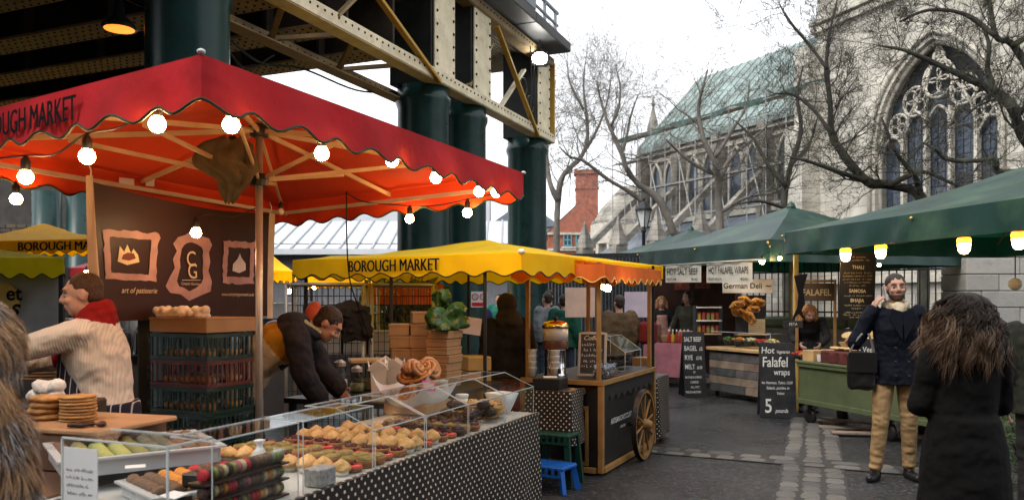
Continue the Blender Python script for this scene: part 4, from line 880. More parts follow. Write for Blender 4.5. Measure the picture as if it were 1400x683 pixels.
for (c, s) in (((.0 - .012, -.012, .42), (.05, .05, .79)), ((CLn + .012, -.012, .42), (.05, .05, .79)), ((-.012, CWd + .012, .42), (.05, .05, .79))):
    m = MB(); m.box(c, s, b=.005); part('corner_trim', m, trim, cart)
for (c, s) in (((CLn / 2, -.02, .045), (CLn - .06, .04, .05)), ((-.02, CWd / 2, .045), (.04, CWd - .06, .05))): m = MB(); m.box(c, s, b=.004); part('bottom_trim', m, trim, cart)
m = MB()
for (c, s) in (((-.02, .12, .35), (.02, .03, .5)), ((-.02, .62, .35), (.02, .03, .5)), ((-.02, .37, .6), (.02, .53, .03)), ((-.02, .37, .1), (.02, .53, .03))): m.box(c, s)
part('end_panel_frame', m, trim, cart)
m = MB(); n_s = 9
for i in range(72):
    x0, x1 = i / 72 * CLn, (i + 1) / 72 * CLn; zf = lambda x: .70 - .045 * abs(math.sin(x / CLn * n_s * PI))
    m.add([(x0, -.024, zf(x0)), (x1, -.024, zf(x1)), (x1, -.024, .81), (x0, -.024, .81)], [(0, 1, 2, 3)])
part('scalloped_apron', m, mat('black_felt', (.02, .018, .018), rough=.9), cart)
for (x, y) in ((0, 0), (CLn, 0), (0, CWd), (CLn, CWd)): m = MB(); m.box((x + (.02 if x == 0 else -.02), y + (.02 if y == 0 else -.02), 1.38), (.038, .038, 1.07), b=.005); part('post', m, trim, cart)
m = MB(); m.box((-.13, .16, .75), (.3, .045, .06), b=.012); m.box((-.27, .16, .765), (.06, .05, .075), b=.015); part('handle', m, trim, cart)
for (tx, sz, x, z, sx_) in (('ARTISAN.CHOCOLAT', .072, .22, .43, .9), ('LONDON', .035, .5, .36, 1)): part('lettering', text_mb(tx, sz, (x, -.0265, z), (1, 0, 0), (0, 0, 1), sx=sx_), mat('white_print', (.75, .75, .75)), cart)
wx, wz, wr = .90, .345, .34; wy = -.10
def circ(r, n=40): return [(r * math.cos(2 * PI * i / n), r * math.sin(2 * PI * i / n)) for i in range(n)]
m = MB(); m.ring(circ(wr), circ(wr - .028), (wx, wy - .02, wz), V3(1, 0, 0), V3(0, 0, 1), V3(0, -1, 0), .04); wh = part('wheel', m, trim, cart)
m = MB(); m.ring(circ(wr + .008), circ(wr), (wx, wy - .016, wz), V3(1, 0, 0), V3(0, 0, 1), V3(0, -1, 0), .048); part('iron_tyre', m, bl, wh)
for i in range(10): a = i * PI / 5 + .2; m = MB(); m.bar((wx + .05 * math.cos(a), wy - .04, wz + .05 * math.sin(a)), (wx + (wr - .03) * math.cos(a), wy - .04, wz + (wr - .03) * math.sin(a)), .014, .02, up=(0, 1, 0), b=.004); part('spoke', m, trim, wh)
m = MB(); m.smooth = True; m.lathe([(0, -.10), (.035, -.10), (.04, -.085), (.055, -.05), (.058, 0), (.05, .03)], (wx, wy - .02, wz), 16, Matrix.Rotation(-PI / 2, 3, 'X')); part('hub', m, trim, wh)
m = MB(); m.tube([(wx, wy - .02, wz), (wx, .1, wz)], .025, 8); part('axle', m, bl, wh)
# orange awning of the cart
aw0, aw1, aw2, aw3 = cartw(-.10, -.08, 1.89), cartw(CLn + .1, -.08, 1.89), cartw(CLn + .1, CWd + .1, 1.89), cartw(-.10, CWd + .1, 1.89)
ot = thing('cart_awning', 'orange scalloped awning over the chocolate cart under the yellow tent', 'awning', cartw(.6, .37, 1.85))
m = MB(); m.smooth = True; q4 = [aw0, aw1, aw2, aw3]; m.grid(lambda u, v: aw0.lerp(aw1, u).lerp(aw3.lerp(aw2, u), v) + V3(0, 0, .05 * math.sin(v * PI)), 12, 6); part('top', m, orn, ot, world=True)
for (a, b, n) in ((aw0, aw1, 9), (aw3, aw0, 4), (aw1, aw2, 4)): valance(ot, a, b, .14, n, .025, orn, mat('yellow_piping', (.6, .4, .1)), fold=.01, inward=V3(*(cartw(.6, .37, 0) - (a + b) / 2)[:2]))
bulb(cartw(.35, .05, 1.68), 'lit bulb under the orange cart awning'); bulb(cartw(.62, .2, 1.7), 'second lit bulb under the orange cart awning', s=.8)
# ================================================================ DISPLAY TABLES AND GOODS
TO = V3(-.775, 2.90); TU = V3(.385, .923); TV = V3(-.923, .385); TRZ = math.atan2(.923, .385)
def T(s, t, z=0): return TO + TU * s + TV * t + V3(0, 0, z)
ZT = .85
polka = dots_mat('polka_dot_oilcloth', (.018, .013, .011), (.62, .56, .46), .052, .0068)
grey_top = mat('white_table_sheet', (.46, .45, .43), rough=.35, var=.08)
def table(name, label, o, rz, L, W, h, mt):
    t = thing(name, label, 'table', o, rz); m = MB(); m.box((L / 2, W / 2, h - .02), (L - .02, W - .02, .04), b=.006); part('table_top', m, mt, t)
    for x in (.06, L - .06):
        for y in (.06, W - .06): m = MB(); m.box((x, y, (h - .04) / 2), (.04, .04, h - .04)); part('leg', m, bl, t)
    return t
table('display_table', 'long display table of pastries along the stall front', T(-.55, 0), TRZ, 3.0, .86, ZT, grey_top)
table('side_table', 'side table of macaron trays at the near end of the stall', T(-.55, .87), TRZ, 1.15, 1.35, ZT, mat('brown_board_top', (.14, .075, .045), rough=.5))
table('back_table', 'low black back table carrying cardboard boxes and takeaway cartons', T(2.45, .98), TRZ, 1.75, 1.05, ZT, bl)
def cloth(name, label, o, rz, L, W, h, sides, mt=polka, zb=.04, lip=.02):
    m = MB(); m.smooth = True; pts = []                                       # walk round the hanging sides
    path = []
    if 'l' in sides: path += [(-.006, W), (-.006, 0)]
    else: path += [(0, -.006)]
    path += [(L, -.006)] if 'l' not in sides else [(-.006, -.006), (L, -.006)]
    if 'r' in sides: path += [(L + .006, -.006), (L + .006, W)]
    P = [V3(*p) for p in path]; P = [p for i, p in enumerate(P) if i == 0 or (p - P[i - 1]).length > .004]
    segs = [(P[i], P[i + 1]) for i in range(len(P) - 1)]; tot = sum((b - a).length for a, b in segs); n = int(tot / .03); cols = []
    for i in range(n + 1):
        d = tot * i / n
        for a, b in segs:
            l = (b - a).length
            if d <= l + 1e-6: p = a + (b - a) * (d / l); e = (b - a) / l; nr = V3(e.y, -e.x); break
            d -= l
        cols.append((p, nr, tot * i / n))
    def fn(u, v):
        i = min(n, int(round(u * n))); p, nr, d = cols[i]; fo = .034 * v * (1 + math.sin(d * 11 + 2.5 * math.sin(d * 2.7))) * (.55 + .6 * mnoise.noise(V3(d * 2, 0, 4))) + .012 * v + .01 * mnoise.noise(V3(d * 5, v * 3, 2))
        return p + nr * fo + V3(0, 0, h + .004 - (h - zb) * v)
    m.grid(fn, n, 8)
    m.add([(0, -.006, h + .004), (L, -.006, h + .004), (L, lip, h + .004), (0, lip, h + .004)], [(0, 1, 2, 3)])
    me = m.mesh(name, mt); boxuv(me); o_ = bpy.data.objects.new(name, me); COL.objects.link(o_); o_.location = o; o_.rotation_euler = (0, 0, rz); return tag(o_, label, 'tablecloth')
cloth('tablecloth', 'brown polka dot oilcloth hanging down the front of the pastry table', T(-.55, 0), TRZ, 3.0, .86, ZT, 'lr')
# ---- acrylic guards
acr = clear_mat('clear_acrylic'); acr2 = clear_mat('clear_acrylic_matt', refl=.03, rough=.15); edge = mat('acrylic_edge', (.50, .54, .54), rough=.15, var=.02)
def guard(label, s0, s1, kind, t0=.02):
    t = thing('sneeze_guard', label, 'acrylic guard', T(s0, t0, ZT + .003), TRZ); L = s1 - s0; e = .005
    if kind == 'flat': prof = [(0, 0), (0, .27), (.17, .275)]
    else: prof = [(0, 0), (0, .165), (.2, .25), (.36, .25)]
    for i, (a, b) in enumerate(zip(prof, prof[1:])):
        m = MB(); m.bar((L / 2, a[0], a[1]), (L / 2, b[0], b[1]), L - .004, e, up=(0, -1, 0) if i == 0 else (0, 0, 1)); part(('front_panel', 'sloping_panel' if kind != 'flat' else 'top_panel', 'top_panel')[i], m, acr2 if i == 1 and kind != 'flat' else acr, t)
    ed = MB()
    for x in (.002, L - .002):
        for a, b in zip(prof, prof[1:]): ed.bar((x, a[0], a[1]), (x, b[0], b[1]), .003, .003)
    for a in prof[1:]: ed.bar((0, a[0], a[1]), (L, a[0], a[1]), .005, .005)
    part('polished_edge', ed, edge, t)
    m = MB(); pl = [(a[0], a[1]) for a in prof] + [(prof[-1][0], 0)]; m.prism(pl, (L - .004, 0, 0), V3(0, 1, 0), V3(0, 0, 1), V3(1, 0, 0), .003); part('end_panel', m, acr, t)
    return t
for (s0, s1, k_, w) in ((-.40, .035, 'flat', 'boxed macarons'), (.06, .535, 'flat', 'beige domed cakes and red tarts'), (.55, .985, 'slope', 'second row of domed cakes'), (1.0, 1.455, 'slope', 'dark chocolate tarts'), (1.465, 1.945, 'slope', 'chocolate cakes before the pastry tray'), (1.955, 2.42, 'slope', 'nut biscuits at the far table end')):
    guard('clear acrylic guard in front of the ' + w, s0, s1, k_)
t = thing('sneeze_guard', 'clear acrylic guard across the near table end with a paper notice', 'acrylic guard', T(-.53, .07, ZT + .003), TRZ)
m = MB(); m.box((0, .22, .135), (.005, .46, .27)); part('front_panel', m, acr, t); m = MB(); m.box((.09, .22, .272), (.19, .46, .005)); part('top_panel', m, acr, t)
m = MB()
for a, b in (((0, 0, .272), (0, .45, .272)), ((.185, 0, .272), (.185, .45, .272)), ((0, 0, .272), (.185, 0, .272)), ((0, 0, 0), (0, 0, .27)), ((0, .45, 0), (0, .45, .27))): m.bar(a, b, .006, .006)
part('polished_edge', m, edge, t)
m = MB(); m.box((-.006, .36, .15), (.003, .15, .19)); nt_ = part('paper_notice', m, mat('paper', (.62, .62, .62), rough=.7, var=.04), t)
m = MB(); R = random.Random(1)
for i in range(4): scribble((-.009, .42, .17 - i * .025), (0, -1, 0), (0, 0, 1), .115 - .02 * (i == 2), .012, m, R)
part('print', m, blk, nt_)
# ---- prototypes of pastries
cake_m = mat('golden_cake', (.56, .32, .12), rough=.75, var=.3, vscale=30, bump=.4, bscale=80, stain=((.62, .46, .28), 30, .5)); crust = mat('brown_crust', (.26, .11, .04), rough=.6, var=.3, vscale=30, bump=.3, bscale=60)
redg = mat('raspberry_glaze', (.60, .045, .04), rough=.22, var=.2, vscale=30); olive = mat('pistachio_top', (.24, .17, .05), rough=.7, var=.4, vscale=40, bump=.5, bscale=90); choc = mat('chocolate', (.035, .015, .010), rough=.4, var=.3, vscale=30, bump=.2)
berry = mat('dark_berry', (.07, .008, .012), rough=.3); sugar = mat('icing_sugar', (.70, .66, .60), rough=.9, var=.15, vscale=40, bump=.3); wcase = mat('paper_case', (.60, .55, .46), rough=.8)
def proto(name, fn):
    t = bpy.data.objects.new(name, None); prs = []
    return [(n, mb.mesh(n, mt)) for n, mb, mt in fn]
def L_(prof, n=14, jit=0, seed=0):
    mb = MB(); mb.smooth = True; mb.lathe(prof, n=n); R = random.Random(seed)
    if jit:
        for p in mb.v: p += V3(1, 1, 1) * jit * mnoise.noise(p * 40 + V3(seed, 0, 0))
    return mb
def seeds(r, z, n, sz, seed):
    mb = MB(); R = random.Random(seed)
    for i in range(n): a = R.uniform(0, 6.28); q = R.uniform(0, 1) ** .5 * r; mb.ell((q * math.cos(a), q * math.sin(a), z), (sz, sz, sz * .8), 6, 4)
    return mb
def rip(mb, k=8, amp=.06):
    for p in mb.v:
        a = math.atan2(p.y, p.x); f = 1 + amp * abs(math.sin(a * k)); p.x *= f; p.y *= f
    return mb
PRO = {
 'dome': [('case', rip(L_([(.026, 0), (.034, .022)], 24)), wcase), ('cake', L_([(.034, .02), (.039, .024), (.042, .03), (.042, .036), (.039, .043), (.035, .049), (.029, .055), (.022, .060), (.014, .065), (.006, .070), (0, .072)], 26, .006, 1), cake_m)],
 'red': [('shell', rip(L_([(.03, 0), (.038, .018), (.036, .02)], 24, 0)), crust), ('glaze', L_([(.037, .018), (.036, .026), (.0, .029)], 16), redg), ('berry', seeds(.006, .034, 2, .010, 3), berry)],
 'brown': [('shell', rip(L_([(.033, 0), (.041, .03), (.038, .032)], 24)), crust), ('topping', L_([(.038, .028), (.036, .038), (.02, .044), (0, .045)], 14, .004, 2), olive)],
 'berry': [('shell', rip(L_([(.033, 0), (.041, .028), (.038, .03)], 24)), crust), ('topping', seeds(.028, .034, 12, .0105, 5), berry)],
 'choc': [('shell', rip(L_([(.033, 0), (.040, .03), (.038, .032)], 24)), choc), ('topping', L_([(.037, .03), (.03, .042), (.012, .052), (0, .056)], 12, .004, 7), choc)],
 'bisc': [('biscuit', L_([(.03, 0), (.042, .008), (.04, .022), (.02, .034), (0, .036)], 10, .010, 9), cake_m), ('nuts', seeds(.03, .03, 9, .009, 8), mat('hazelnut', (.32, .17, .08), rough=.6))],
}
PM = {k_: [(n, mb.mesh(n, mt)) for n, mb, mt in v] for k_, v in PRO.items()}
LAB = {'dome': 'small beige domed cake in a paper case on the pastry table', 'red': 'small red glazed tart on the pastry table', 'brown': 'small green-brown topped tart on the pastry table', 'berry': 'small dark berry tart on the pastry table', 'choc': 'small dark chocolate cake on the pastry table', 'bisc': 'lumpy nut biscuit at the far end of the pastry table'}
NAM = {'dome': ('domed_cake', 'cake'), 'red': ('red_tart', 'tart'), 'brown': ('pistachio_tart', 'tart'), 'berry': ('berry_tart', 'tart'), 'choc': ('chocolate_cake', 'cake'), 'bisc': ('nut_biscuit', 'biscuit')}
R = random.Random(12); rowc = {}
def pastry(k_, s, t, z, label=None):
    o = thing(NAM[k_][0], label or LAB[k_], NAM[k_][1], T(s, t, z), R.uniform(0, 6), {'dome': 'beige domed cakes', 'red': 'red glazed tarts', 'brown': 'pistachio tarts', 'berry': 'berry tarts', 'choc': 'chocolate cakes', 'bisc': 'nut biscuits'}[k_])
    sc = R.uniform(.93, 1.1)
    for n, me in PM[k_]: inst(n, me, o, Matrix.Rotation(R.uniform(-.06, .06), 4, 'X') @ Matrix.Scale(sc, 4))
for s, k_, n in ((.40, 'dome', 9), (.488, 'red', 9), (.576, 'brown', 9), (.664, 'brown', 9), (.752, 'red', 9), (.84, 'berry', 8), (.928, 'dome', 8), (1.016, 'dome', 8), (1.104, 'red', 7), (1.192, 'dome', 7), (1.28, 'berry', 6), (1.368, 'red', 6), (1.456, 'choc', 6), (1.544, 'brown', 6), (1.632, 'berry', 6)):
    rowc[k_] = rowc.get(k_, 0) + 1
    for j in range(n): pastry(k_, s + R.uniform(-.008, .008), .085 + j * .084 + R.uniform(-.006, .006), ZT + .002 + .012 * (j > 3), '%s, %s from the aisle in the %s such row' % (LAB[k_].replace(' on the pastry table', '').replace(' in a paper case', '').replace('small ', ''), ORD[j], ORD[rowc[k_] - 1]))
for i in range(22): pastry('choc', R.uniform(1.72, 1.93), .1 + .3 * R.random(), ZT + .003 + (.04 if i > 12 else 0) + (.04 if i > 18 else 0))
for i in range(40): pastry('bisc', R.uniform(1.99, 2.2), .08 + .3 * R.random(), ZT + .003 + .032 * (i // 14))
# ---- macarons
MC = {'moss': (.22, .20, .06), 'sage': (.17, .18, .12), 'brown': (.14, .075, .04), 'orange': (.52, .20, .03), 'red': (.42, .02, .03), 'rose': (.40, .10, .13), 'cream': (.50, .38, .22), 'dark': (.05, .025, .02), 'lime': (.34, .34, .10)}
MAC = {}
for k_, c in MC.items():
    mb = MB(); mb.smooth = True; mb.lathe([(0, -.011), (.015, -.0105), (.021, -.007), (.0225, -.003), (.019, -.002), (.019, .002), (.0225, .003), (.021, .007), (.015, .0105), (0, .011)], n=12); mb.cur = 1
    MAC[k_] = mb.mesh('macaron', [mat('macaron_' + k_, c, rough=.55, var=.12, vscale=60)])
def macaron(k_, p, ax, where, idx=''):
    M = Matrix.Translation(p) @ Vector(ax).to_track_quat('Z', 'Y').to_matrix().to_4x4() @ Matrix.Rotation(R.uniform(-.12, .12), 4, 'X') @ Matrix.Scale(1.25 if 'tray' in where else 1.0, 4)
    o = inst('macaron', MAC[k_], None, M, '%s macaron %s' % ({'moss': 'moss green', 'sage': 'grey green', 'brown': 'brown', 'orange': 'orange', 'red': 'bright red', 'rose': 'rose pink', 'cream': 'cream', 'dark': 'dark chocolate', 'lime': 'pale lime'}[k_], where + idx), 'macaron', 'macarons ' + where)
for lay in range(3):
    c0 = T(-.36, .075, ZT + .003 + lay * .058); t = thing('macaron_box', 'clear macaron box, %s of the stack behind the near guard' % ('lowest', 'middle', 'topmost')[lay], 'box', c0, TRZ)
    m = MB(); m.box((.20, .035, .028), (.41, .075, .052)); part('lid', m, acr, t); m = MB(); m.box((.20, .035, .0035), (.415, .08, .006)); part('base', m, choc, t)
    for i in range(18): macaron(R.choice(['moss', 'brown', 'orange', 'rose', 'dark', 'cream', 'red', 'sage', 'brown']), c0 + TU * (.012 + i * .0222) + TV * .03 + V3(0, 0, .03), TU, 'in the %s clear box' % ('lowest', 'middle', 'topmost')[lay], ', %s from the left' % ORD[i])
for i in range(2):
    c0 = T(-.50, .12 + i * .26, ZT + .003); t = thing('macaron_box', 'clear macaron box behind the paper notice, %s' % ('nearer the aisle', 'nearer the fur coat')[i], 'box', c0, TRZ)
    m = MB(); m.box((.035, .12, .028), (.075, .25, .052)); part('lid', m, acr, t); m = MB(); m.box((.035, .12, .0035), (.08, .255, .006)); part('base', m, choc, t)
    for j in range(11): macaron(R.choice(['moss', 'brown', 'orange', 'rose', 'dark', 'cream', 'dark', 'sage', 'brown']), c0 + TU * .03 + TV * (.012 + j * .0222) + V3(0, 0, .03), TV, 'in the clear box %s' % ('nearer the aisle', 'nearer the fur coat')[i], ', %s along' % ORD[j])
m = MB(); lid = [(-.18, .2, .0, 'lowest'), (-.16, .22, .05, 'topmost')]
for (s, t_, z, w) in ((-.2, .25, 0, 'left lower'), (-.05, .2, 0, 'right lower'), (-.12, .22, .055, 'upper')):
    m = MB(); m.box((0, 0, .027), (.16, .11, .05), b=.006); mm = single('black_carton', m, mat('black_card', (.02, .018, .018), rough=.35), '%s flat black carton behind the boxed macarons' % w, 'carton', T(s, t_ + .08, ZT + .003 + z), world=False); mm.rotation_euler = (0, 0, TRZ + .2)
m = MB(); m.box((0, 0, .035), (.10, .08, .07), b=.004); o = single('grey_block', m, mat('granite_block', (.25, .23, .22), rough=.6, var=.4, vscale=60), 'small speckled grey block beside the domed cakes', 'block', T(.22, .06, ZT + .003), world=False); o.rotation_euler = (0, 0, TRZ)
m = MB(); m.smooth = True; m.lathe([(.05, 0), (.052, .02), (.034, .07), (.014, .105), (.010, .115), (.018, .13), (.022, .138), (.012, .14)], n=14); m = rip(m, 5, .12); single('paper_bag', m, mat('paper', (.62, .62, .62)), 'white twisted paper bag among the domed cakes', 'bag', T(.30, .42, ZT + .003), world=False)
# trays
def tray(label, c, rz, L, W, h, rows, where):
    t = thing('plastic_tray', label, 'tray', c, rz); m = MB()
    m.box((0, 0, .004), (L, W, .008)); 
    for (cx, cy_, sx, sy) in ((0, -W / 2, L, .008), (0, W / 2, L, .008), (-L / 2, 0, .008, W), (L / 2, 0, .008, W)): m.box((cx, cy_, h / 2), (sx + .008 * (sx > .1), sy, h)); 
    part('tray_body', m, mat('tray_plastic', (.42, .43, .43), rough=.3, var=.08), t); m = MB()
    for (cx, cy_, sx, sy) in ((0, -W / 2 - .01, L + .04, .03), (0, W / 2 + .01, L + .04, .03), (-L / 2 - .01, 0, .03, W), (L / 2 + .01, 0, .03, W)): m.box((cx, cy_, h + .004), (sx, sy, .008))
    part('rim', m, MATS['tray_plastic'], t); Mw = Matrix.Translation(c) @ Matrix.Rotation(rz, 4, 'Z')
    for j, k_ in enumerate(rows):
        y = -W / 2 + W * (j + .5) / len(rows); n = int((L - .03) / .0265)
        for i in range(n): macaron(k_ if isinstance(k_, str) else R.choice(k_), Mw @ V3(-L / 2 + .02 + i * .0265, y + R.uniform(-.003, .003), .045 + .004 * R.random()), Mw.to_3x3() @ V3(1, .12, .1), where, ', %s row, %s along' % (ORD[j], ORD[i]))
    return t
rzt = math.atan2(-.81, .58)
tray('white plastic tray of green and brown macarons beside the vendor', V3(-1.56, 3.32, ZT + .06), rzt, .46, .56, .06, ['brown', 'moss', 'lime', 'lime', 'moss', 'sage', 'sage', 'brown', 'brown'], 'in the tray beside the vendor')
tray('white plastic tray of orange and red macarons at the near corner', V3(-1.17, 2.98, ZT + .004), rzt + .15, .34, .40, .045, ['brown', 'brown', 'orange', 'orange', ['red', 'orange'], 'red', 'red'], 'in the near corner tray')
for (px, py) in ((185, 637),): m = MB(); m.box((0, 0, 0), (.07, .03, .002)); o = single('price_slip', m, MATS['paper'], 'small pale price slip lying on the green macarons', 'label', G(px, py, .945), world=False); o.rotation_euler = (.2, 0, .4)
m = MB(); m.box((0, 0, 0), (.08, .06, .003)); o = single('price_slip', m, MATS['paper'], 'white price slip lying on the red macarons', 'label', G(238, 676, .93), world=False); o.rotation_euler = (.1, 0, -.5)
# board, wafers, pies
bx0 = T(.23, 1.33, ZT); m = MB(); m.box((0, 0, .08), (.5, .45, .16), b=.01); o = single('brown_carton', m, mat('brown_card', (.12, .06, .035), rough=.6), 'brown box carrying the wooden board', 'box', bx0, world=False); o.rotation_euler = (0, 0, TRZ + .1)
m = MB(); m.box((0, 0, .011), (.48, .62, .022), b=.006); o = single('wooden_board', m, mat('chopping_board', (.36, .20, .10), rough=.5, var=.2, vscale=8), 'pale wooden board in front of the vendor', 'board', bx0 + V3(0, 0, .162) - TU * .02, world=False); o.rotation_euler = (0, 0, TRZ + .1)
m = MB(); 
for i in range(7): m.ell((R.uniform(-.07, .07), R.uniform(-.03, .03), .012), (.025, .016, .012), 7, 5, Matrix.Rotation(R.uniform(0, 3), 3, 'Z'))
single('dark_scraps', remesh(m, .006, 1), choc, 'dark scraps lying on the wooden board', 'scraps', G(122, 583, 1.035), world=False)
waf = mat('wafer', (.42, .21, .07), rough=.7, var=.3, vscale=25, bump=.4, bscale=60); wmb = L_([(0, 0), (.072, .001), (.078, .006), (.072, .013), (0, .014)], 22, .003, 3); wme = wmb.mesh('wafer', waf)
wb = V3(*T(.46, 1.36, 0)[:2]).to_3d() if False else G(107, 574, 1.034)
for i in range(8): inst('flat_wafer', wme, None, Matrix.Translation(wb + V3(R.uniform(-.004, .004), R.uniform(-.004, .004), i * .0142)) @ Matrix.Rotation(R.uniform(0, 6), 4, 'Z'), 'round golden wafer in the tall stack, %s from the bottom' % ORD[i], 'wafer', 'wafers stacked on the board')
pw = G(66, 572, 1.034)
for i in range(4): inst('flat_pie', L_([(0, 0), (.07, .001), (.085, .012), (.07, .026), (0, .029)], 20, .008, i).mesh('pie', waf), None, Matrix.Translation(pw + V3(R.uniform(-.006, .006), 0, i * .027)), 'rough golden pie in the short stack by the fur coat, %s from the bottom' % ORD[i], 'pie', 'pies stacked by the fur coat')
for i in range(3): inst('flat_pie', L_([(0, 0), (.07, .001), (.085, .012), (.07, .022), (0, .025)], 20, .008, i + 7).mesh('pie', waf), None, Matrix.Translation(G(60, 608, .855) + V3(0, 0, i * .023)), 'golden pie under the board by the fur coat, %s from the bottom' % ORD[i], 'pie', 'pies under the board')
m = MB()
for i in range(9): z0 = i * .018; m.tube([V3(.13 * math.cos(a * PI / 12) * (1 + .02 * ((a + i) % 2)), .1 * math.sin(a * PI / 12) * (1 + .02 * ((a + i) % 2)), z0) for a in range(25)], .0095, 5)
for a in range(24): m.tube([(.13 * math.cos(a * PI / 12), .1 * math.sin(a * PI / 12), -.005), (.134 * math.cos(a * PI / 12), .104 * math.sin(a * PI / 12), .15)], .006, 4)
single('wicker_basket', m, mat('wicker', (.27, .16, .07), rough=.7), 'brown wicker basket behind the vendor\'s arm', 'basket', D(62, 516, 4.75), world=False)
for i, (px, py) in enumerate(((55, 528), (66, 530), (78, 527), (62, 540), (76, 541), (50, 540))):
    m = MB(); m.smooth = True; m.ell((0, 0, .03), (.042, .036, .034), 9, 7)
    for p in m.v: p += V3(1, 1, 1) * .012 * mnoise.noise(p * 30 + V3(i, 0, 0))
    single('wrapped_roll', m, sugar, 'white paper wrapped roll behind the pies, %s' % ('upper left', 'upper middle', 'upper right', 'lower middle', 'lower right', 'lower left')[i], 'roll', D(px, py, 3.85) - V3(0, 0, .03), group='wrapped rolls', world=False)
m = MB(); m.box((0, 0, .1), (.4, .35, .2), b=.01); o = single('steel_bin', m, mat('dark_bin', (.05, .04, .03), rough=.5), 'dark box under the wrapped rolls', 'box', D(66, 548, 3.9) - V3(0, 0, .2), world=False)
# pastry tray with swirl buns, cartons, tubs
bt = G(572, 553, .90); t = thing('bun_tray', 'folded white paper tray heaped with pastries on the display table', 'tray', V3(bt.x, bt.y, ZT + .003), TRZ)
m = MB(); m.grid(lambda u, v: V3(-.24 + .48 * u, -.2 + .4 * v, .16 * (abs(u * 2 - 1) ** 3 * .6 + abs(v * 2 - 1) ** 3) + .01), 12, 12); part('paper_liner', m, mat('paper', (.62, .62, .62)), t); m = MB(); m.box((0, 0, .04), (.36, .3, .07), b=.01); part('box_base', m, mat('cardboard', (.33, .20, .10), rough=.8, var=.12), t)
bunm = mat('glazed_bun', (.36, .155, .04), rough=.3, var=.35, vscale=22, bump=.2, coat=.3); bunm2 = mat('bun_swirl', (.09, .035, .012), rough=.4)
def swirl():
    mb = MB(); mb.smooth = True; mb.tube([V3((.006 + .0021 * a) * math.cos(a * .45), (.006 + .0021 * a) * math.sin(a * .45), .028 - .00018 * a * a * .1) for a in range(36)], [.012] * 3 + [.0155] * 31 + [.012, .006], 8); return mb
sw = swirl().mesh('swirl', bunm); inn_ = L_([(0, .0), (.085, .005), (.09, .02), (.05, .03), (0, .03)], 18).mesh('filling', bunm2)
for i in range(16):
    a = R.uniform(0, 6.28); q = R.uniform(.03, .17) * (1 - .2 * (i // 5)); p = t.location + TU * (q * math.cos(a)) + TV * (q * .8 * math.sin(a)) + V3(0, 0, .12 + .05 * (i // 4))
    b = thing('swirl_bun', 'glazed cinnamon swirl bun heaped in the white paper tray', 'bun', p, R.uniform(0, 6), 'swirl buns in the paper tray'); Mx = Matrix.Rotation(R.uniform(.3, 1.1), 4, (-1, R.uniform(-.5, .5), 0)); inst('swirl', sw, b, Matrix.Rotation(.9, 4, 'X') @ Matrix.Scale(.98, 4)); inst('filling', inn_, b, Matrix.Rotation(.9, 4, 'X') @ Matrix.Scale(.86, 4))
    b.rotation_euler = (R.uniform(-.5, .3), R.uniform(-.5, .5), R.uniform(-1.2, 1.2))
m = MB(); m.box((0, 0, 0), (.09, .003, .06)); pt = single('price_card', m, mat('pink_card', (.55, .10, .24), rough=.5), 'pink edged price card stuck among the swirl buns', 'price card', D(586, 527, 4.85), world=False); m = MB(); m.box((0, -.003, 0), (.07, .002, .035)); part('card_face', m, MATS['paper'], pt); pt.rotation_euler = (-.2, .15, .5)
carton_m = mat('white_carton', (.66, .63, .58), rough=.6, var=.05)
def takeaway(label, p, rz):
    t = thing('takeaway_carton', label, 'carton', p, rz, 'white takeaway cartons'); m = MB(); w, d, h = .105, .085, .22
    m.loft([((0, 0, 0), (w * .62, 0, 0), (0, d * .62, 0)), ((0, 0, h), (w * .8, 0, 0), (0, d * .8, 0))], 4); 
    m2 = MB()
    for p_ in m.v: x, y = p_.x, p_.y; p_.x, p_.y = (x - y) * .75, (x + y) * .75
    part('body', m, carton_m, t)
    for sx, sy in ((1, 0), (-1, 0), (0, 1), (0, -1)):
        m = MB(); e = V3(sx, sy); f = V3(-sy, sx); a = .075; m.prism([(-a, 0), (a, 0), (a * .8, .03), (0, .075), (-a * .8, .03)], V3(0, 0, h - .002) + e * .055 + e * .0, f, (V3(0, 0, 1) + e * .25).normalized(), e, .002); part('flap', m, carton_m, t)
for i, (px, py, Y, rz) in enumerate(((517, 545, 5.75, .5), (540, 541, 5.95, .3), (565, 545, 5.7, .9), (528, 540, 6.15, .6))): takeaway('open white takeaway carton, %s of the group behind the buns' % ('leftmost', 'tallest middle one', 'rightmost', 'rearmost')[i], D(px, py, Y) * 1 + V3(0, 0, ZT + .003 - D(px, py, Y).z), rz + TRZ)
def tub(label, p, r, h, mt=whitep):
    t = thing('plastic_tub', label, 'tub', p); m = MB(); m.smooth = True; m.lathe([(r * .85, 0), (r * .95, h * .85)], n=20); part('body', m, mt, t); m = MB(); m.smooth = True; m.lathe([(r * 1.02, h * .82), (r * 1.04, h * .84), (r * 1.04, h), (r, h * 1.03), (0, h * 1.03)], n=20); part('lid', m, mt, t)
tub('white lidded plastic tub beside the swirl buns', V3(*T(2.28, .62, ZT + .003)), .052, .19); tub('small white tub right of the tall tub', V3(*T(2.36, .50, ZT + .003)), .042, .10); 
m = MB(); m.smooth = True; m.lathe([(.05, 0), (.075, .05), (.11, .13), (.105, .13), (.07, .05), (0, .01)], n=4); single('square_bowl', m, mat('white_china', (.7, .7, .7), rough=.15), 'white square bowl inside the last acrylic guard', 'bowl', T(2.32, .2, ZT + .003), world=False)
card = mat('cardboard', (.33, .20, .10), rough=.8, var=.12)
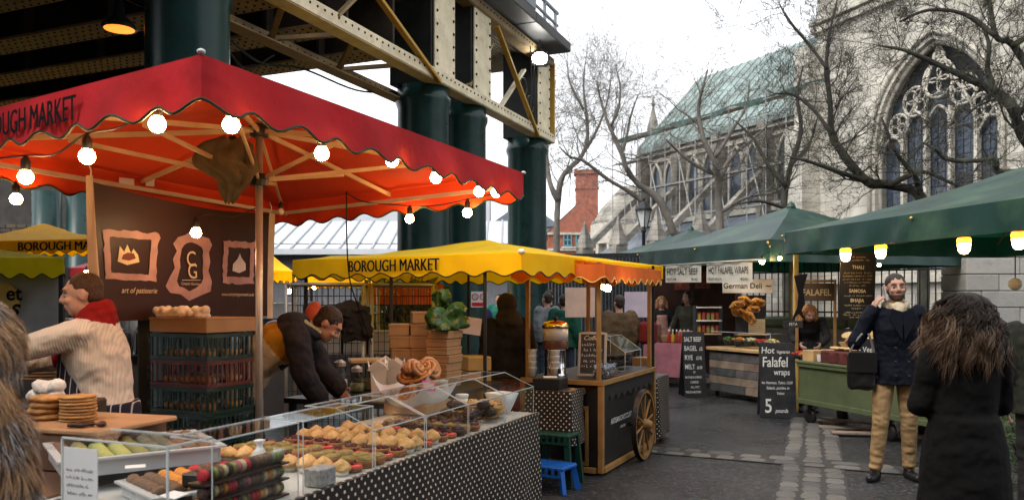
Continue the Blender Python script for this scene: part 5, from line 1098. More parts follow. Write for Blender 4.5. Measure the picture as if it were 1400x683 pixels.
def cbox(label, c, sz, rz, group='cardboard boxes on the back table'):
    t = thing('cardboard_box', label, 'box', c, rz, group); m = MB(); m.box((0, 0, sz[2] / 2), sz, b=.004); part('body', m, card, t); m = MB(); m.box((0, 0, sz[2] - .012), (sz[0] + .006, sz[1] + .006, .02), b=.002); part('lid_flap', m, card, t); return t
base3 = D(609, 526, 6.55); base3.z = ZT + .002
for i in range(7): cbox('flat cardboard box in the right stack under the green sack, %s from the bottom' % ORD[i], base3 + U * .14 + V * .09 + V3(R.uniform(-.008, .008), 0, i * .067), (.27, .19, .064), TRZ + .02 + R.uniform(-.03, .03))
for j, (px, n, w) in enumerate(((548, 4, 'left'), (575, 5, 'middle'))):
    b0 = D(px, 526, 6.95); b0.z = ZT + .002
    for i in range(n + 1): cbox('small cardboard box in the %s stack, %s from the bottom' % (w, ORD[i]), b0 + V3(R.uniform(-.01, .01), 0, i * .104), (.17, .2, .1), .15 + R.uniform(-.1, .1))
m = MB(); 
for i in range(14): m.ell(base3 + U * (.14 + R.gauss(0, .07)) + V * (.09 + R.gauss(0, .06)) + V3(0, 0, .47 + .1 + R.gauss(0, .05)), (.09, .07, .08), 7, 5, Matrix.Rotation(R.uniform(0, 3), 3, 'X'))
m.box(base3 + U * .14 + V * .09 + V3(0, 0, .55), (.26, .2, .15)); m = remesh(m, .016, 0)
for p in m.v: p += V3(1, 1, .7) * (.035 * mnoise.noise(p * 11) + .015 * mnoise.noise(p * 28)); p.z = max(p.z, base3.z + .476)
m.smooth = False
single('green_sack', m, mat('green_sack', (.018, .062, .012), rough=.3, var=.6, vscale=12, stain=((.14, .20, .07), 16, .7)), 'crumpled green printed sack on the cardboard boxes', 'sack')
crate_b = D(650, 520, 7.4); crate_b.z = ZT
t = thing('wooden_crate', 'stacked yellow wooden drawers between the boxes and the hooded person', 'crate', V3(crate_b.x, crate_b.y, 0), .3)
for i in range(6): m = MB(); m.box((0, 0, .32 + i * .135), (.22, .3, .125), b=.006); part('drawer', m, mat('yellow_wood', (.42, .25, .08), rough=.5, var=.2), t)
m = MB(); m.box((0, .01, .12), (.22, .3, .24)); part('plinth', m, mat('yellow_wood', (.42, .25, .08)), t)
m = MB(); m.box((0, 0, .0), (.2, .005, .16)); o = single('price_sheet', m, mat('lilac_paper', (.5, .42, .5), rough=.7), 'lilac paper sheet propped on the wooden drawers', 'sheet', D(643, 445, 7.3), world=False); o.rotation_euler = (-.3, .15, .2)
# glass jar and boxes beside the bending worker
for i, (px, py, Y, c, w) in enumerate(((465, 545, 6.1, (.35, .30, .28), 'clear jar of sweets at the worker\'s hand'), (488, 545, 6.3, (.12, .14, .06), 'squat jar beside the clear jar'))):
    p = D(px, py, Y); p.z = ZT; t = thing('glass_jar', w, 'jar', p); m = MB(); m.smooth = True; m.lathe([(.05, .004), (.055, .02), (.055, .12 - .05 * i)], n=14); part('contents', m, mat('jar_fill_%d' % i, c, rough=.4, var=.4, vscale=40), t)
    m = MB(); m.smooth = True; m.lathe([(.06, 0), (.065, .02), (.065, .18 - .06 * i), (.04, .2 - .06 * i), (.04, .22 - .06 * i)], n=16); part('glass', m, acr, t); m = MB(); m.lathe([(.045, .22 - .06 * i), (.045, .25 - .06 * i), (.015, .27 - .06 * i)], n=12); part('lid', m, alu, t)
p = D(505, 545, 6.5); p.z = ZT; t = thing('glass_case', 'small glass case with a wooden lid behind the jars', 'case', p, .3); m = MB(); m.box((0, 0, .11), (.28, .2, .22)); part('glass', m, clear_mat('smoky_glass', (.6, .62, .6)), t); m = MB(); m.box((0, 0, .235), (.32, .24, .03), b=.005); part('lid', m, wood, t); m = MB(); m.box((0, 0, .05), (.24, .16, .08)); part('contents', m, olive, t)
# polka-dot side tables
t2 = cartw(-.36, .12, 0); table('small_table', 'small table under polka dot cloth at the end of the black cart', t2 - U * .02 + V * .02, math.atan2(.902, .432), .3, .42, .78, bl); cloth('tablecloth', 'short polka dot oilcloth on the small table against the black cart', t2 - U * .02 + V * .02, math.atan2(.902, .432), .3, .42, .78, 'lr', zb=.32, lip=.42)
t3 = cartw(CLn + .12, -.02, 0); table('small_table', 'narrow polka dot table just beyond the cart wheel', t3, math.atan2(.902, .432), .5, .45, .72, bl); cloth('tablecloth', 'polka dot oilcloth on the table beyond the cart wheel', t3, math.atan2(.902, .432), .5, .45, .72, 'lr', zb=.06, lip=.45)
m = MB(); m.box((0, 0, .05), (.22, .26, .1), b=.008); o = single('black_cash_box', m, bl, 'black box on the small polka dot table', 'box', t2 + U * .11 + V * .26 + V3(0, 0, .786), world=False); o.rotation_euler = (0, 0, TRZ); m = MB(); m.box((0, 0, 0), (.12, .14, .004)); o2 = single('paper_pad', m, MATS['paper'], 'white pad lying on the black box', 'pad', t2 + U * .11 + V * .26 + V3(0, 0, .890), world=False)
def stool(label, p, rz, w, d, h, mt):
    t = thing('step_stool', label, 'stool', p, rz); m = MB(); m.box((0, 0, h - .02), (w, d, .035), b=.01); part('top', m, mt, t)
    for sx in (-1, 1):
        for sy in (-1, 1): m = MB(); m.bar((sx * w * .42, sy * d * .4, h - .03), (sx * w * .52, sy * d * .5, 0), .035, .05); part('leg', m, mt, t)
    for i in range(6):
        m = MB(); m.box((-w * .42 + i * w * .168, -d * .52, h - .045), (.022, .012, .06)); part('apron_slat', m, mt, t)
    m = MB(); m.box((0, -d * .53, h - .08), (w * .96, .012, .018)); part('apron_rail', m, mt, t)
stool('blue plastic step stool on the ground by the polka dot cloth', G(764, 672) + V3(-.06, .1, 0), -.55 + PI * 0, .36, .26, .22, mat('blue_plastic', (.01, .10, .42), rough=.35)); stool('dark green plastic stool above the blue one', G(764, 672) + V3(.0, .34, 0), -.5, .34, .24, .44, mat('green_plastic', (.006, .04, .026), rough=.4))
# ---- on the cart
ch = cartw(.16, .50, .853); t = thing('chocolate_dispenser', 'steel and glass hot chocolate dispenser on the cart', 'dispenser', ch)
steel_p = mat('polished_steel', (.6, .6, .6), rough=.14, metal=1, var=.05)
m = MB(); m.smooth = True; m.lathe([(.11, 0), (.11, .02), (.1, .03), (.1, .25), (.11, .26)], n=24); part('urn', m, steel_p, t); m = MB(); m.smooth = True; m.lathe([(.117, .26), (.12, .27), (.12, .33), (.117, .34)], n=24); part('collar', m, mat('brown_plastic', (.10, .04, .025), rough=.3), t)
m = MB(); m.smooth = True; m.lathe([(.118, .34), (.12, .46)], n=24); part('bowl', m, mat('milky_bowl', (.55, .50, .46), rough=.2), t); m = MB(); m.smooth = True; m.lathe([(.125, .455), (.125, .475), (.11, .51), (.05, .525), (0, .526)], n=24); ld = part('lid', m, mat('gold_lid', (.75, .52, .2), rough=.18, metal=1), t); m = MB(); m.smooth = True; m.ell((0, 0, .545), .024); part('knob', m, bl, ld)
m = MB(); m.smooth = True; m.tube([(.03, -.1, .08), (.03, -.15, .08), (.03, -.15, .04)], .014, 8); part('tap', m, bl, t)
for i, (dx, dy, w) in enumerate(((-.02, .62, 'rear'), (.0, .40, 'front'))):
    pp = cartw(.05 + dx, dy + .06, .853)
    for k_ in range(4):
        m = MB(); m.smooth = True; m.lathe([(.034, 0), (.044, .085), (.046, .088), (.046, .092), (.04, .092)], n=14); inst('paper_cup', m.mesh('cup', whitep), None, Matrix.Translation(pp + V3(0, 0, k_ * .055)), 'white paper cup in the %s stack by the dispenser, %s from the bottom' % (w, ORD[k_]), 'cup', 'cups stacked on the cart')
cb = cartw(.38, .22, .853); t = thing('chalkboard', 'framed chalkboard listing drinks standing on the cart', 'chalkboard', cb, -.28); th = Matrix.Rotation(-.18, 3, 'X')
def tl(x, y, z): return th @ V3(x, y, z)
m = MB(); m.box(tl(0, 0, .2), (.235, .012, .39), M=th); part('slate', m, mat('slate_board', (.035, .037, .04), rough=.7, var=.3), t)
for (c, s) in (((-.125, 0, .2), (.024, .024, .42)), ((.125, 0, .2), (.024, .024, .42)), ((0, 0, .405), (.226, .024, .024)), ((0, 0, .006), (.226, .024, .024))): m = MB(); m.box(tl(*c), s, M=th, b=.003); part('frame', m, mat('grey_frame', (.36, .34, .31), rough=.6), t)
chalk = mat('chalk', (.62, .62, .60), rough=.9, var=.2, vscale=50); ex, ey = V3(1, 0, 0), th @ V3(0, 0, 1)
m = text_mb('Coffee', .062, tl(-.09, -.009, .34), ex, ey, shear=.3); R = random.Random(6)
for i in range(5): scribble(tl(-.1 + .02 * (i % 2), -.009, .285 - i * .052), ex, ey, .18, .03, m, R)
lt = part('chalk_lettering', m, chalk, t); lt['kind'] = 'stuff'
for i in range(8):
    pp = cartw(.10 + (i % 4) * .085 + .12, .03 + .09 * (i // 4), .855); t = thing('sweet_bag', 'tied clear bag of chocolates on the cart, %s in the %s row' % (ORD[i % 4], 'front' if i < 4 else 'back'), 'bag', pp, R.uniform(0, 3), 'bags of chocolates on the cart')
    m = MB(); m.smooth = True; m.lathe([(.03, 0), (.04, .02), (.036, .06), (.012, .085), (.03, .12)], n=9); m = rip(m, 3, .15); part('wrap', m, clear_mat('cellophane', (.9, .92, .95), .1, .6, 60, 2.0), t)
    m = MB()
    for k_ in range(9): m.ell((R.uniform(-.02, .02), R.uniform(-.02, .02), .012 + .045 * R.random()), .011, 6, 4)
    part('chocolates', m, choc, t); m = MB(); m.lathe([(.014, .08), (.014, .094)], n=8); m.box((0, 0, .105), (.05, .008, .03), rz=R.uniform(0, 3)); part('tie', m, mat('pale_blue_tie', (.45, .55, .7), rough=.5), t)
gc = cartw(.98, .08, .853); t = thing('glass_case', 'clear sloping acrylic case of chocolates on the cart', 'case', gc, math.atan2(.902, .432)); pl = [(0, 0), (.34, 0), (.34, .34), (.22, .34), (0, .19)]
m = MB(); Ln = .55
for (a, b) in zip(pl[1:], pl[2:] + pl[:1]): m.bar((Ln / 2, a[0], a[1] + .002), (Ln / 2, b[0], b[1] + .002), Ln, .005)
part('case_panels', m, acr, t); m = MB()
for x in (0, Ln):
    for (a, b) in zip(pl, pl[1:] + pl[:1]): m.bar((x, a[0], a[1] + .003), (x, b[0], b[1] + .003), .006, .006)
for a in pl[2:]: m.bar((0, a[0], a[1] + .003), (Ln, a[0], a[1] + .003), .007, .007)
part('polished_edge', m, edge, t)
for z in (.04, .12):
    m = MB(); m.box((Ln / 2, .2, z), (Ln - .04, .22, .008)); part('shelf', m, MATS['smoky_glass'], t)
    for i in range(9):
        for j in range(3): m = MB(); m.box((0, 0, .012), (.034, .034, .022), b=.005); o = single('chocolate_piece', m, choc, 'small square chocolate inside the cart case on the %s shelf' % ('lower' if z < .1 else 'upper'), 'chocolate', gc + U * (.06 + i * .052) + V * (.13 + j * .065) + V3(0, 0, z + .004), group='chocolates in the cart case', world=False); o.rotation_euler = (0, 0, TRZ)
m = MB(); m.box((0, 0, .1), (.2, .2, .2), b=.01); o = single('cardboard_box', m, card, 'cardboard box on the table beyond the cart', 'box', t3 + U * .2 + V * .2 + V3(0, 0, .73), world=False); o.rotation_euler = (0, 0, 1)
# ---- crate stack, box and meringues behind the table
k0 = V3(-1.895, 5.0, 0); rzk = math.atan2(.902, .432); gcr = mat('green_crate', (.008, .03, .02), rough=.45, var=.2); rcr = mat('red_crate', (.10, .018, .012), rough=.5, var=.2); bcr = mat('blue_crate', (.015, .05, .19), rough=.45)
def crate_mesh(mt):
    m = MB(); Lx, Wy, h = .40, .50, .165
    for z in (.01, h - .012): 
        for (c, s) in (((Lx / 2, .006, z), (Lx, .012, .024)), ((Lx / 2, Wy - .006, z), (Lx, .012, .024)), ((.006, Wy / 2, z), (.012, Wy - .024, .024)), ((Lx - .006, Wy / 2, z), (.012, Wy - .024, .024))): m.box(c, s)
    for i in range(11):
        x = .012 + i * (Lx - .024) / 10; y = .012 + i * (Wy - .024) / 10
        for yy in (.005, Wy - .005): m.box((x, yy, h / 2), (.012, .009, h - .04))
        for xx in (.005, Lx - .005): m.box((xx, y, h / 2), (.009, .012, h - .04))
    m.box((Lx / 2, Wy / 2, .006), (Lx - .02, Wy - .02, .01)); return m.mesh('crate', mt)
cms = {'g': crate_mesh(gcr), 'r': crate_mesh(rcr), 'b': crate_mesh(bcr)}
for i, k_ in enumerate('bbbggrgg'):
    k_ = 'bbbgggrg'[i]; inst('plastic_crate', cms[k_], None, Matrix.Translation(k0 + V3(0, 0, .002 + i * .17)) @ Matrix.Rotation(rzk, 4, 'Z'), '%s plastic crate of the stack beside the vendor, %s from the bottom' % ({'g': 'green', 'r': 'red', 'b': 'blue'}[k_], ORD[i]), 'crate', 'crates stacked beside the vendor')
    if i > 2:
        for j in range(6):
            pw_ = k0 + U * (.1 + .2 * (j % 2)) + V * (.1 + .15 * (j // 2)) + V3(0, 0, .016 + i * .17)
            inst('boxed_tart', L_([(0, 0), (.055, 0), (.07, .035), (.06, .04), (0, .05)], 14, .006, j).mesh('tart', cake_m if j % 2 else waf), None, Matrix.Translation(pw_), 'brown tart inside the %s crate of the stack' % ORD[i], 'tart', 'tarts inside the crates')
m = MB(); m.smooth = True; c4 = [k0 - U * .012 - V * .012, k0 + U * .412 - V * .012, k0 + U * .412 + V * .512, k0 - U * .012 + V * .512]
for (a, b) in ((c4[3], c4[0]), (c4[0], c4[1])):
    nn = (b - a).normalized(); nn = V3(nn.y, -nn.x); m.grid(lambda u, v: a.lerp(b, u) + nn * (.01 * mnoise.noise(V3(u * 9, v * 12, a.x))) + V3(0, 0, .5 + .86 * v), 16, 22)
single('plastic_wrap', m, clear_mat('cling_film', (.9, .91, .91), .22, .9, 7, .45), 'creased clear plastic film wrapped round the crate stack', 'film')
bx = k0 + U * .2 + V * .24 + V3(0, 0, 1.365); t = thing('cardboard_box', 'long flat cardboard box on the plastic crates under the banner', 'box', bx, rzk); m = MB(); m.box((0, 0, .045), (.43, .5, .09), b=.004); part('body', m, card, t); m = MB(); m.box((0, 0, .088), (.436, .506, .012), b=.002); part('lid', m, card, t)
mer = mat('meringue', (.72, .62, .50), rough=.6, var=.12, vscale=14, stain=((.35, .12, .06), 18, .5))
for i in range(5):
    m = MB()
    for j in range(9): m.ell((R.gauss(0, .022), R.gauss(0, .022), .02 + .03 * R.random()), .022 + .01 * R.random(), 8, 6)
    m.ell((0, 0, .01), (.055, .05, .02)); m = remesh(m, .006, 3)
    p = bx + U * (-.15 + (.03 if i % 2 else .0)) + V * (.19 - i * .085) + V3(0, 0, .096); single('meringue', m, mer, 'cream meringue on the cardboard box, %s from the left' % ORD[i], 'meringue', p, group='meringues on the box', world=False)
for i in range(5):
    m = MB()
    for j in range(9): m.ell((R.gauss(0, .022), R.gauss(0, .022), .02 + .03 * R.random()), .022 + .01 * R.random(), 8, 6)
m = MB(); m.box((0, 0, .72), (.085, .085, 1.44), b=.006); o = single('green_post', m, blackgreen, 'dark green square post between the vendor and the crates', 'post', D(198, 500, 5.35) * 1 - V3(0, 0, D(198, 500, 5.35).z), world=False); o.rotation_euler = (0, 0, .4)
# ================================================================ RIGHT-HAND STALLS
board = mat('slate_board', (.035, .037, .04)); chalk = MATS['chalk']
def aboard(label, p, rz, w, h, lean=.12):
    t = thing('chalkboard', label, 'chalkboard', p, rz); th = Matrix.Rotation(-lean, 3, 'X'); m = MB(); m.box(th @ V3(0, 0, h / 2), (w, .02, h), M=th, b=.004); part('board', m, mat('black_board', (.022, .023, .026), rough=.55, var=.35, vscale=8), t)
    m = MB(); m.box(Matrix.Rotation(.2, 3, 'X') @ V3(0, .0, h * .42) + V3(0, .37, 0), (w * .9, .02, h * .84), M=Matrix.Rotation(.2, 3, 'X')); part('rear_leg', m, MATS['black_board'], t)
    return t, (lambda x, z: th @ V3(x, -.0125, z)), V3(1, 0, 0), th @ V3(0, 0, 1)
t, P, ex, ey = aboard('black chalkboard advertising hot falafel wraps for five pounds', V3(3.56, 10.75, .0), -.12, .47, 1.0)
for txt, sz, x, z, sx, sh in (('Hot', .12, -.21, .86, .9, .1), ('Vegetarian', .06, -.01, .86, .68, .2), ('Falafel', .19, -.2, .68, .72, .05), ('wraps', .115, -.05, .57, .75, .1), ('Inc Hummus, Tahini, Chilli', .05, -.21, .45, .75, .2), ('Salads, pickles in', .05, -.15, .38, .9, .2), ('Tahini', .045, -.02, .31, .9, .2), ('5', .26, -.18, .07, .8, 0), ('pounds', .075, -.04, .07, .75, .2)):
    part('chalk_lettering', text_mb(txt, sz, P(x, z), ex, ey, weight=.012, sx=sx, shear=sh), chalk, t)
t, P, ex, ey = aboard('tall narrow chalkboard listing salt beef bagels in capitals', V3(2.99, 13.1, 0), .12, .37, 1.06)
for txt, sz, x, z, sx in (('SALT BEEF', .105, -.165, .90, .62), ('BAGEL', .11, -.165, .75, .66), ('£5', .08, .09, .75, .7), ('RYE', .11, -.165, .60, .75), ('£5.95', .08, .03, .60, .55), ('MELT', .11, -.165, .45, .65), ('£6.50', .07, .04, .45, .55), ('W', .05, -.03, .38, .8), ('MUSTARD & GHERKIN', .05, -.165, .30, .55), ('CHEESE', .05, -.08, .22, .8), ('ALL INC', .05, -.08, .14, .8), ('PICKLES & MUSTARD', .05, -.165, .06, .55)):
    part('chalk_lettering', text_mb(txt, sz, P(x, z), ex, ey, weight=.012, sx=sx), chalk, t)
# ---- green falafel counter
WDr = V3(.316, -.949); WPr = V3(.949, .316); E0 = V3(3.66, 10.3); rzE = math.atan2(-.949, .316)
def E(s, t, z=0): return E0 + WDr * s + WPr * t + V3(0, 0, z)
sage = mat('sage_green_paint', (.085, .105, .05), rough=.5, var=.15, vscale=3, stain=((.05, .06, .03), 4, .5))
fc = thing('falafel_counter', 'sage green wooden market counter on castors under the green tent', 'counter', E0, rzE)
def FE(s, t, z): return V3(s, t, z)
m = MB(); m.box((1.45, .35, .52), (2.9, .68, .5), b=.008); part('body', m, sage, fc); m = MB(); m.box((1.45, .35, .785), (2.96, .76, .035), b=.008); part('top', m, sage, fc)
m = MB(); m.box((1.45, -.005, .29), (2.9, .03, .06), b=.004); m.box((1.45, -.005, .745), (2.9, .03, .04), b=.004); part('rail', m, sage, fc)
for s in (.12, 1.45, 2.78):
    for y in (.1, .6): m = MB(); m.smooth = True; m.lathe([(.02, -.025), (.09, -.025), (.1, 0), (.09, .025), (.02, .025)], (s, y, .1), 14, Matrix.Rotation(PI / 2, 3, 'X')); m.box((s, y, .2), (.03, .08, .12)); part('castor', m, bl, fc)
for i, (px, py, L, rz) in enumerate(((1195, 588, 1.25, -.35), (1200, 597, 1.0, -.2), (1170, 583, .9, -.5))):
    p = G(px, py); m = MB(); m.box((0, 0, .012), (L, .14, .022), b=.003); o = single('loose_plank', m, mat('grey_plank', (.22, .17, .13), rough=.8, var=.2), 'loose wooden plank on the ground under the green counter, %s' % ('longest', 'nearest', 'rearmost')[i], 'plank', p + V3(0, 0, .005 + .024 * i), world=False, group='planks on the ground'); o.rotation_euler = (0, 0, rz)
# goods on the counter
bread = mat('flatbread', (.52, .36, .18), rough=.8, var=.25, vscale=20); cloth_b = mat('maroon_cloth', (.09, .022, .018), rough=.85, var=.25, vscale=12, bump=.4, bscale=20)
def veg(label, p, col, r=.13, n=26, h=.06, seed=0, rz=0):
    t = thing('food_bowl', label, 'bowl of food', p, rz); R = random.Random(seed); m = MB(); m.smooth = True; m.lathe([(r * .7, 0), (r, h), (r * .97, h), (r * .6, .012)], n=18); part('bowl', m, mat('dark_bowl', (.03, .028, .026), rough=.3), t); mb = MB()
    for i in range(n): a = R.uniform(0, 6.28); q = R.random() ** .5 * r * .85; mb.ell((q * math.cos(a), q * math.sin(a), h + .03 * (1 - q / r) + R.uniform(-.01, .012)), (R.uniform(.02, .035), R.uniform(.018, .03), .018), 6, 4, Matrix.Rotation(R.uniform(0, 3), 3, 'X'))
    fo = part('food', mb, mat('food_%s' % label.split()[0], col, rough=.45, var=.4, vscale=30), t); fo['kind'] = 'stuff'
for i, (s, t_, lab, c) in enumerate(((-.25, .25, 'red tomato salad in a bowl at the counter\'s left end', (.35, .03, .015)), (-.05, .48, 'green leaf salad in a bowl below the falafel sign', (.07, .13, .02)), (.02, .16, 'orange carrot salad in a bowl above the chalkboard', (.45, .15, .02)), (.05, .6, 'mixed pepper salad in a bowl behind the carrot', (.3, .10, .02)))):
    veg(lab, E(s, t_, .804), c, seed=i)
bk = E(.50, .52, .93); t = thing('bread_basket', 'wooden basket heaped with flatbreads below the falafel sign', 'basket', bk, rzE + .3); m = MB(); m.loft([((0, 0, 0), (.17, 0, 0), (0, .12, 0)), ((0, 0, .12), (.24, 0, 0), (0, .18, 0))], 4)
for p in m.v: x, y = p.x, p.y; p.x, p.y = (x - y * 1.3) * .8, (x * .75 + y) * .8
part('basket', m, wood, t); mb = MB(); R = random.Random(3)
for i in range(22): mb.ell((R.gauss(0, .08), R.gauss(0, .06), .13 + .09 * R.random()), (.09, .06, .018), 8, 5, Matrix.Rotation(R.gauss(0, .5), 3, 'X') @ Matrix.Rotation(R.gauss(0, .5), 3, 'Y'))
fo = part('flatbreads', mb, bread, t); fo['kind'] = 'stuff'
m = MB(); m.box((0, 0, .06), (.34, .3, .12), b=.006); o = single('wooden_box', m, wood, 'pale wooden box under the bread basket', 'box', E(.46, .54, .803), world=False); o.rotation_euler = (0, 0, rzE)
m = MB(); R = random.Random(9); L = .66
m.box((0, 0, .075), (L, .36, .15)); m = remesh(m, .02, 2)
for p in m.v:
    f = .014 * math.sin(p.x * 26 + 2 * math.sin(p.x * 7)) * (1 if p.z < .12 else .2); p.y += f * (1 if p.y > 0 else -1); p.z += .008 * mnoise.noise(p * 9)
cb_ = E(.74, .19, .803); o = single('cloth_basket', m, cloth_b, 'maroon cloth covered basket of wraps on the green counter', 'basket', cb_, world=False); o.rotation_euler = (0, 0, rzE)
for i in range(5): m = MB(); m.smooth = True; m.ell((0, 0, .02), (.10, .075, .022), 12, 6); o = single('flat_wrap', m, bread, 'pale wrap lying on the maroon cloth, %s from the left' % ORD[i], 'wrap', cb_ + WDr * (-.24 + i * .12) + V3(0, 0, .156), group='wraps on the maroon cloth', world=False); o.rotation_euler = (.1, .1, i)
for i, (s, t_) in enumerate(((.36, .06), (1.14, .3), (1.2, .12))): m = MB(); m.box((0, 0, .05), (.09, .004, .09)); o = single('price_tag', m, MATS['paper'], 'small white price tag on the green counter, %s' % ('by the bread basket', 'behind the maroon cloth', 'by the salads')[i], 'price tag', E(s, t_, .805), group='price tags', world=False); o.rotation_euler = (-.2, 0, .1)
for i, (s, t_) in enumerate(((.2, .10), (.22, .36))): m = MB(); m.box((0, 0, .07), (.2, .22, .14), b=.004); o = single('wooden_box', m, wood, 'small pine box on the counter end, %s' % ('front', 'rear')[i], 'box', E(s, t_, .803), world=False); o.rotation_euler = (0, 0, rzE)
def sign(name, label, c, rz, w, h, mt, texts, tm, tilt=0, d=.02, cat='sign'):
    t = thing(name, label, cat, c, rz); m = MB(); m.box((0, 0, 0), (w, d, h), M=Matrix.Rotation(tilt, 3, 'Y'), b=.003); part('panel', m, mt, t); rt = Matrix.Rotation(tilt, 3, 'Y')
    for (txt, sz, x, z, sx, wt) in texts: part('lettering', text_mb(txt, sz, rt @ V3(x, -d / 2 - .003, z), rt @ V3(1, 0, 0), rt @ V3(0, 0, 1), weight=wt, sx=sx, align='CENTER'), tm, t)
    return t
bb = MATS['black_board']
sign('vegetarian_sign', 'black chalk sign reading vegetarian standing on the counter', D(1198, 477, 9.25), -.1, .42, .24, bb, [('- Vegetarian -', .085, 0, -.03, .85, .01)], chalk)
fs = sign('falafel_sign', 'brown falafel sign on a pale wooden frame', D(1116, 399, 10.9), -.1, .46, .24, mat('brown_sign', (.07, .045, .03), rough=.6), [('FALAFEL', .12, 0, -.045, .85, .02)], mat('gold_letters', (.45, .33, .16), rough=.6))
for x in (-.25, .25): m = MB(); m.box((x, .02, -.33), (.035, .035, .92), b=.004); part('frame_post', m, trim, fs)
m = MB(); m.box((0, .02, .15), (.53, .036, .035), b=.004); part('frame_rail', m, trim, fs)
mn = sign('menu_board', 'tall black menu board with gold lettering hanging from the green tent', D(1172, 391, 10.2), -.06, .44, .86, mat('black_menu', (.014, .014, .014), rough=.35), [('THALI', .06, 0, .22, .9, .03), ('SAMOSA', .06, 0, -.08, .9, .03), ('BHAJIA', .06, 0, -.20, .9, .03)], mat('menu_gold', (.55, .46, .28), rough=.6), tilt=.03)
R = random.Random(2); m = MB()
for z, w in ((.32, .3), (.36, .2), (.16, .34), (.12, .36), (.08, .36), (.04, .32), (0, .2), (-.13, .36), (-.25, .36), (-.29, .14), (-.34, .32), (-.37, .36), (-.40, .2)): scribble((-w / 2, -.013, z), (1, 0, 0), (0, 0, 1), w, .02, m, R)
o = part('small_print', m, MATS['menu_gold'], mn); o['kind'] = 'stuff'
# black cut-out pennant and its post
t = thing('wooden_post', 'pale wooden tent post beside the black pennant', 'post', D(1088, 500, 11.3) * 1 - V3(0, 0, D(1088, 500, 11.3).z)); m = MB(); m.box((0, 0, 1.15), (.06, .06, 2.3), b=.006); part('post', m, mat('yellow_post', (.50, .33, .08), rough=.5), t)
pn = [(-.06, .3), (.12, .33), (.06, .12), (.08, -.05), (.04, -.16), (.1, -.3), (-.0, -.2), (-.1, -.3), (-.02, -.12), (-.0, .05)]
c = D(1092, 408, 10.55); m = MB(); m.prism(pn, c, V3(1, 0, 0), V3(0, 0, 1), V3(0, 1, 0), .012); single('black_pennant', m, blk, 'black cut-out pennant hanging by the falafel sign', 'pennant')
sign('small_black_sign', 'small black chalk sign below the pennant', D(1084, 443, 10.4), .1, .26, .09, bb, [('FETA', .05, 0, -.015, 1, 0)], chalk)
# right-hand lamps
shade_m = mat('amber_shade', (.75, .48, .10), rough=.4, transl=.5, tcol=(.9, .55, .12)); lampon = emat('lamp_glow', (1, .60, .26), 28)
for i, (px, py, Y) in enumerate(((1156, 349, 9.85), (1204, 345, 9.25), (1318, 337, 8.05), (1393, 330, 7.42))):
    t = thing('tent_lamp', 'amber shaded tent lamp at the right, %s from the menu board' % ORD[i], 'lamp', D(px, py, Y), 0, 'lamps under the right green tent')
    m = MB(); m.smooth = True; m.lathe([(.055, .09), (.062, .085), (.068, .05), (.062, .03)], n=16); part('shade', m, shade_m, t); m = MB(); m.smooth = True; m.lathe([(0, -.075), (.03, -.07), (.05, -.045), (.058, 0), (.06, .03), (0, .03)], n=14); part('glass', m, lampon, t); m = MB(); m.tube([(0, 0, .085), (0, 0, .2)], .008, 6); part('flex', m, rubber, t)
cord('lamp_cable', [D(1100, 352, 10.4) + V3(.1, 0, .06), D(1156, 340, 9.9), D(1204, 334, 9.3), D(1260, 330, 8.7), D(1318, 322, 8.1), D(1393, 312, 7.45)], 'dark cable carrying the amber tent lamps')
bulb(D(1042, 357, 12.1), 'lit bulb at the near corner of the salt beef tent', s=1.2); bulb(D(1066, 353, 12.2), 'lit bulb just right of the salt beef tent corner', s=.9); bulb(D(1202, 362, 12.8), 'small lit bulb behind the menu board', s=.8)
t = thing('globe_lamp', 'unlit white globe lamp hanging at the right edge', 'lamp', D(1388, 388, 8.5)); m = MB(); m.smooth = True; m.ell((0, 0, 0), .065, 16, 10); part('globe', m, mat('opal_glass', (.7, .62, .5)), t); m = MB(); m.tube([(0, 0, .06), (0, 0, .42)], .006, 5); part('flex', m, rubber, t)
# ---- German deli counter (reclaimed planks)
H0, H1 = V3(3.80, 12.1), V3(3.26, 13.25); HD = (H1 - H0).normalized(); HP = V3(HD.y, -HD.x); rzH = math.atan2(HD.y, HD.x); HLn = (H1 - H0).length
dc = thing('plank_counter', 'counter clad in reclaimed grey and brown planks', 'counter', H0)
def Hp(s, t, z): return H0 + HD * s + HP * t + V3(0, 0, z)
pk = [mat('plank_%d' % i, c, rough=.75, var=.35, vscale=5, bump=.2, stain=(s_, 6, .7)) for i, (c, s_) in enumerate((((.06, .062, .06), (.12, .12, .11)), ((.24, .18, .13), (.12, .09, .07)), ((.10, .09, .085), (.05, .05, .05)), ((.19, .13, .10), (.09, .03, .03))))]
R = random.Random(21)
for r_ in range(5):
    cuts = sorted([0, HLn] + [R.uniform(.3, HLn - .3)] * (r_ % 2 == 0) + ([R.uniform(.2, .5)] if r_ == 3 else []))
    for a, b in zip(cuts, cuts[1:]):
        m = MB(); m.bar(Hp(a + .003, R.uniform(-.006, .006), .16 + r_ * .125), Hp(b - .003, 0, .16 + r_ * .125), .03, .119, b=.004); part('plank', m, pk[(r_ + R.choice((0, 0, 1, 2))) % 4], dc, world=True)
m = MB(); m.bar(Hp(0, .33, .42), Hp(HLn, .33, .42), .6, .62); part('carcass', m, bl, dc, world=True); m = MB(); m.bar(Hp(-.03, .3, .785), Hp(HLn + .03, .3, .785), .72, .05, b=.006); part('top', m, wood, dc, world=True)
for s in (.06, HLn - .06): m = MB(); m.bar(Hp(s, .1, 0), Hp(s, .1, .13), .06, .06); part('foot', m, bl, dc, world=True)
gcs = thing('glass_counter_case', 'low clear glass case of salads on the plank counter', 'case', Hp(.02, .1, .81))
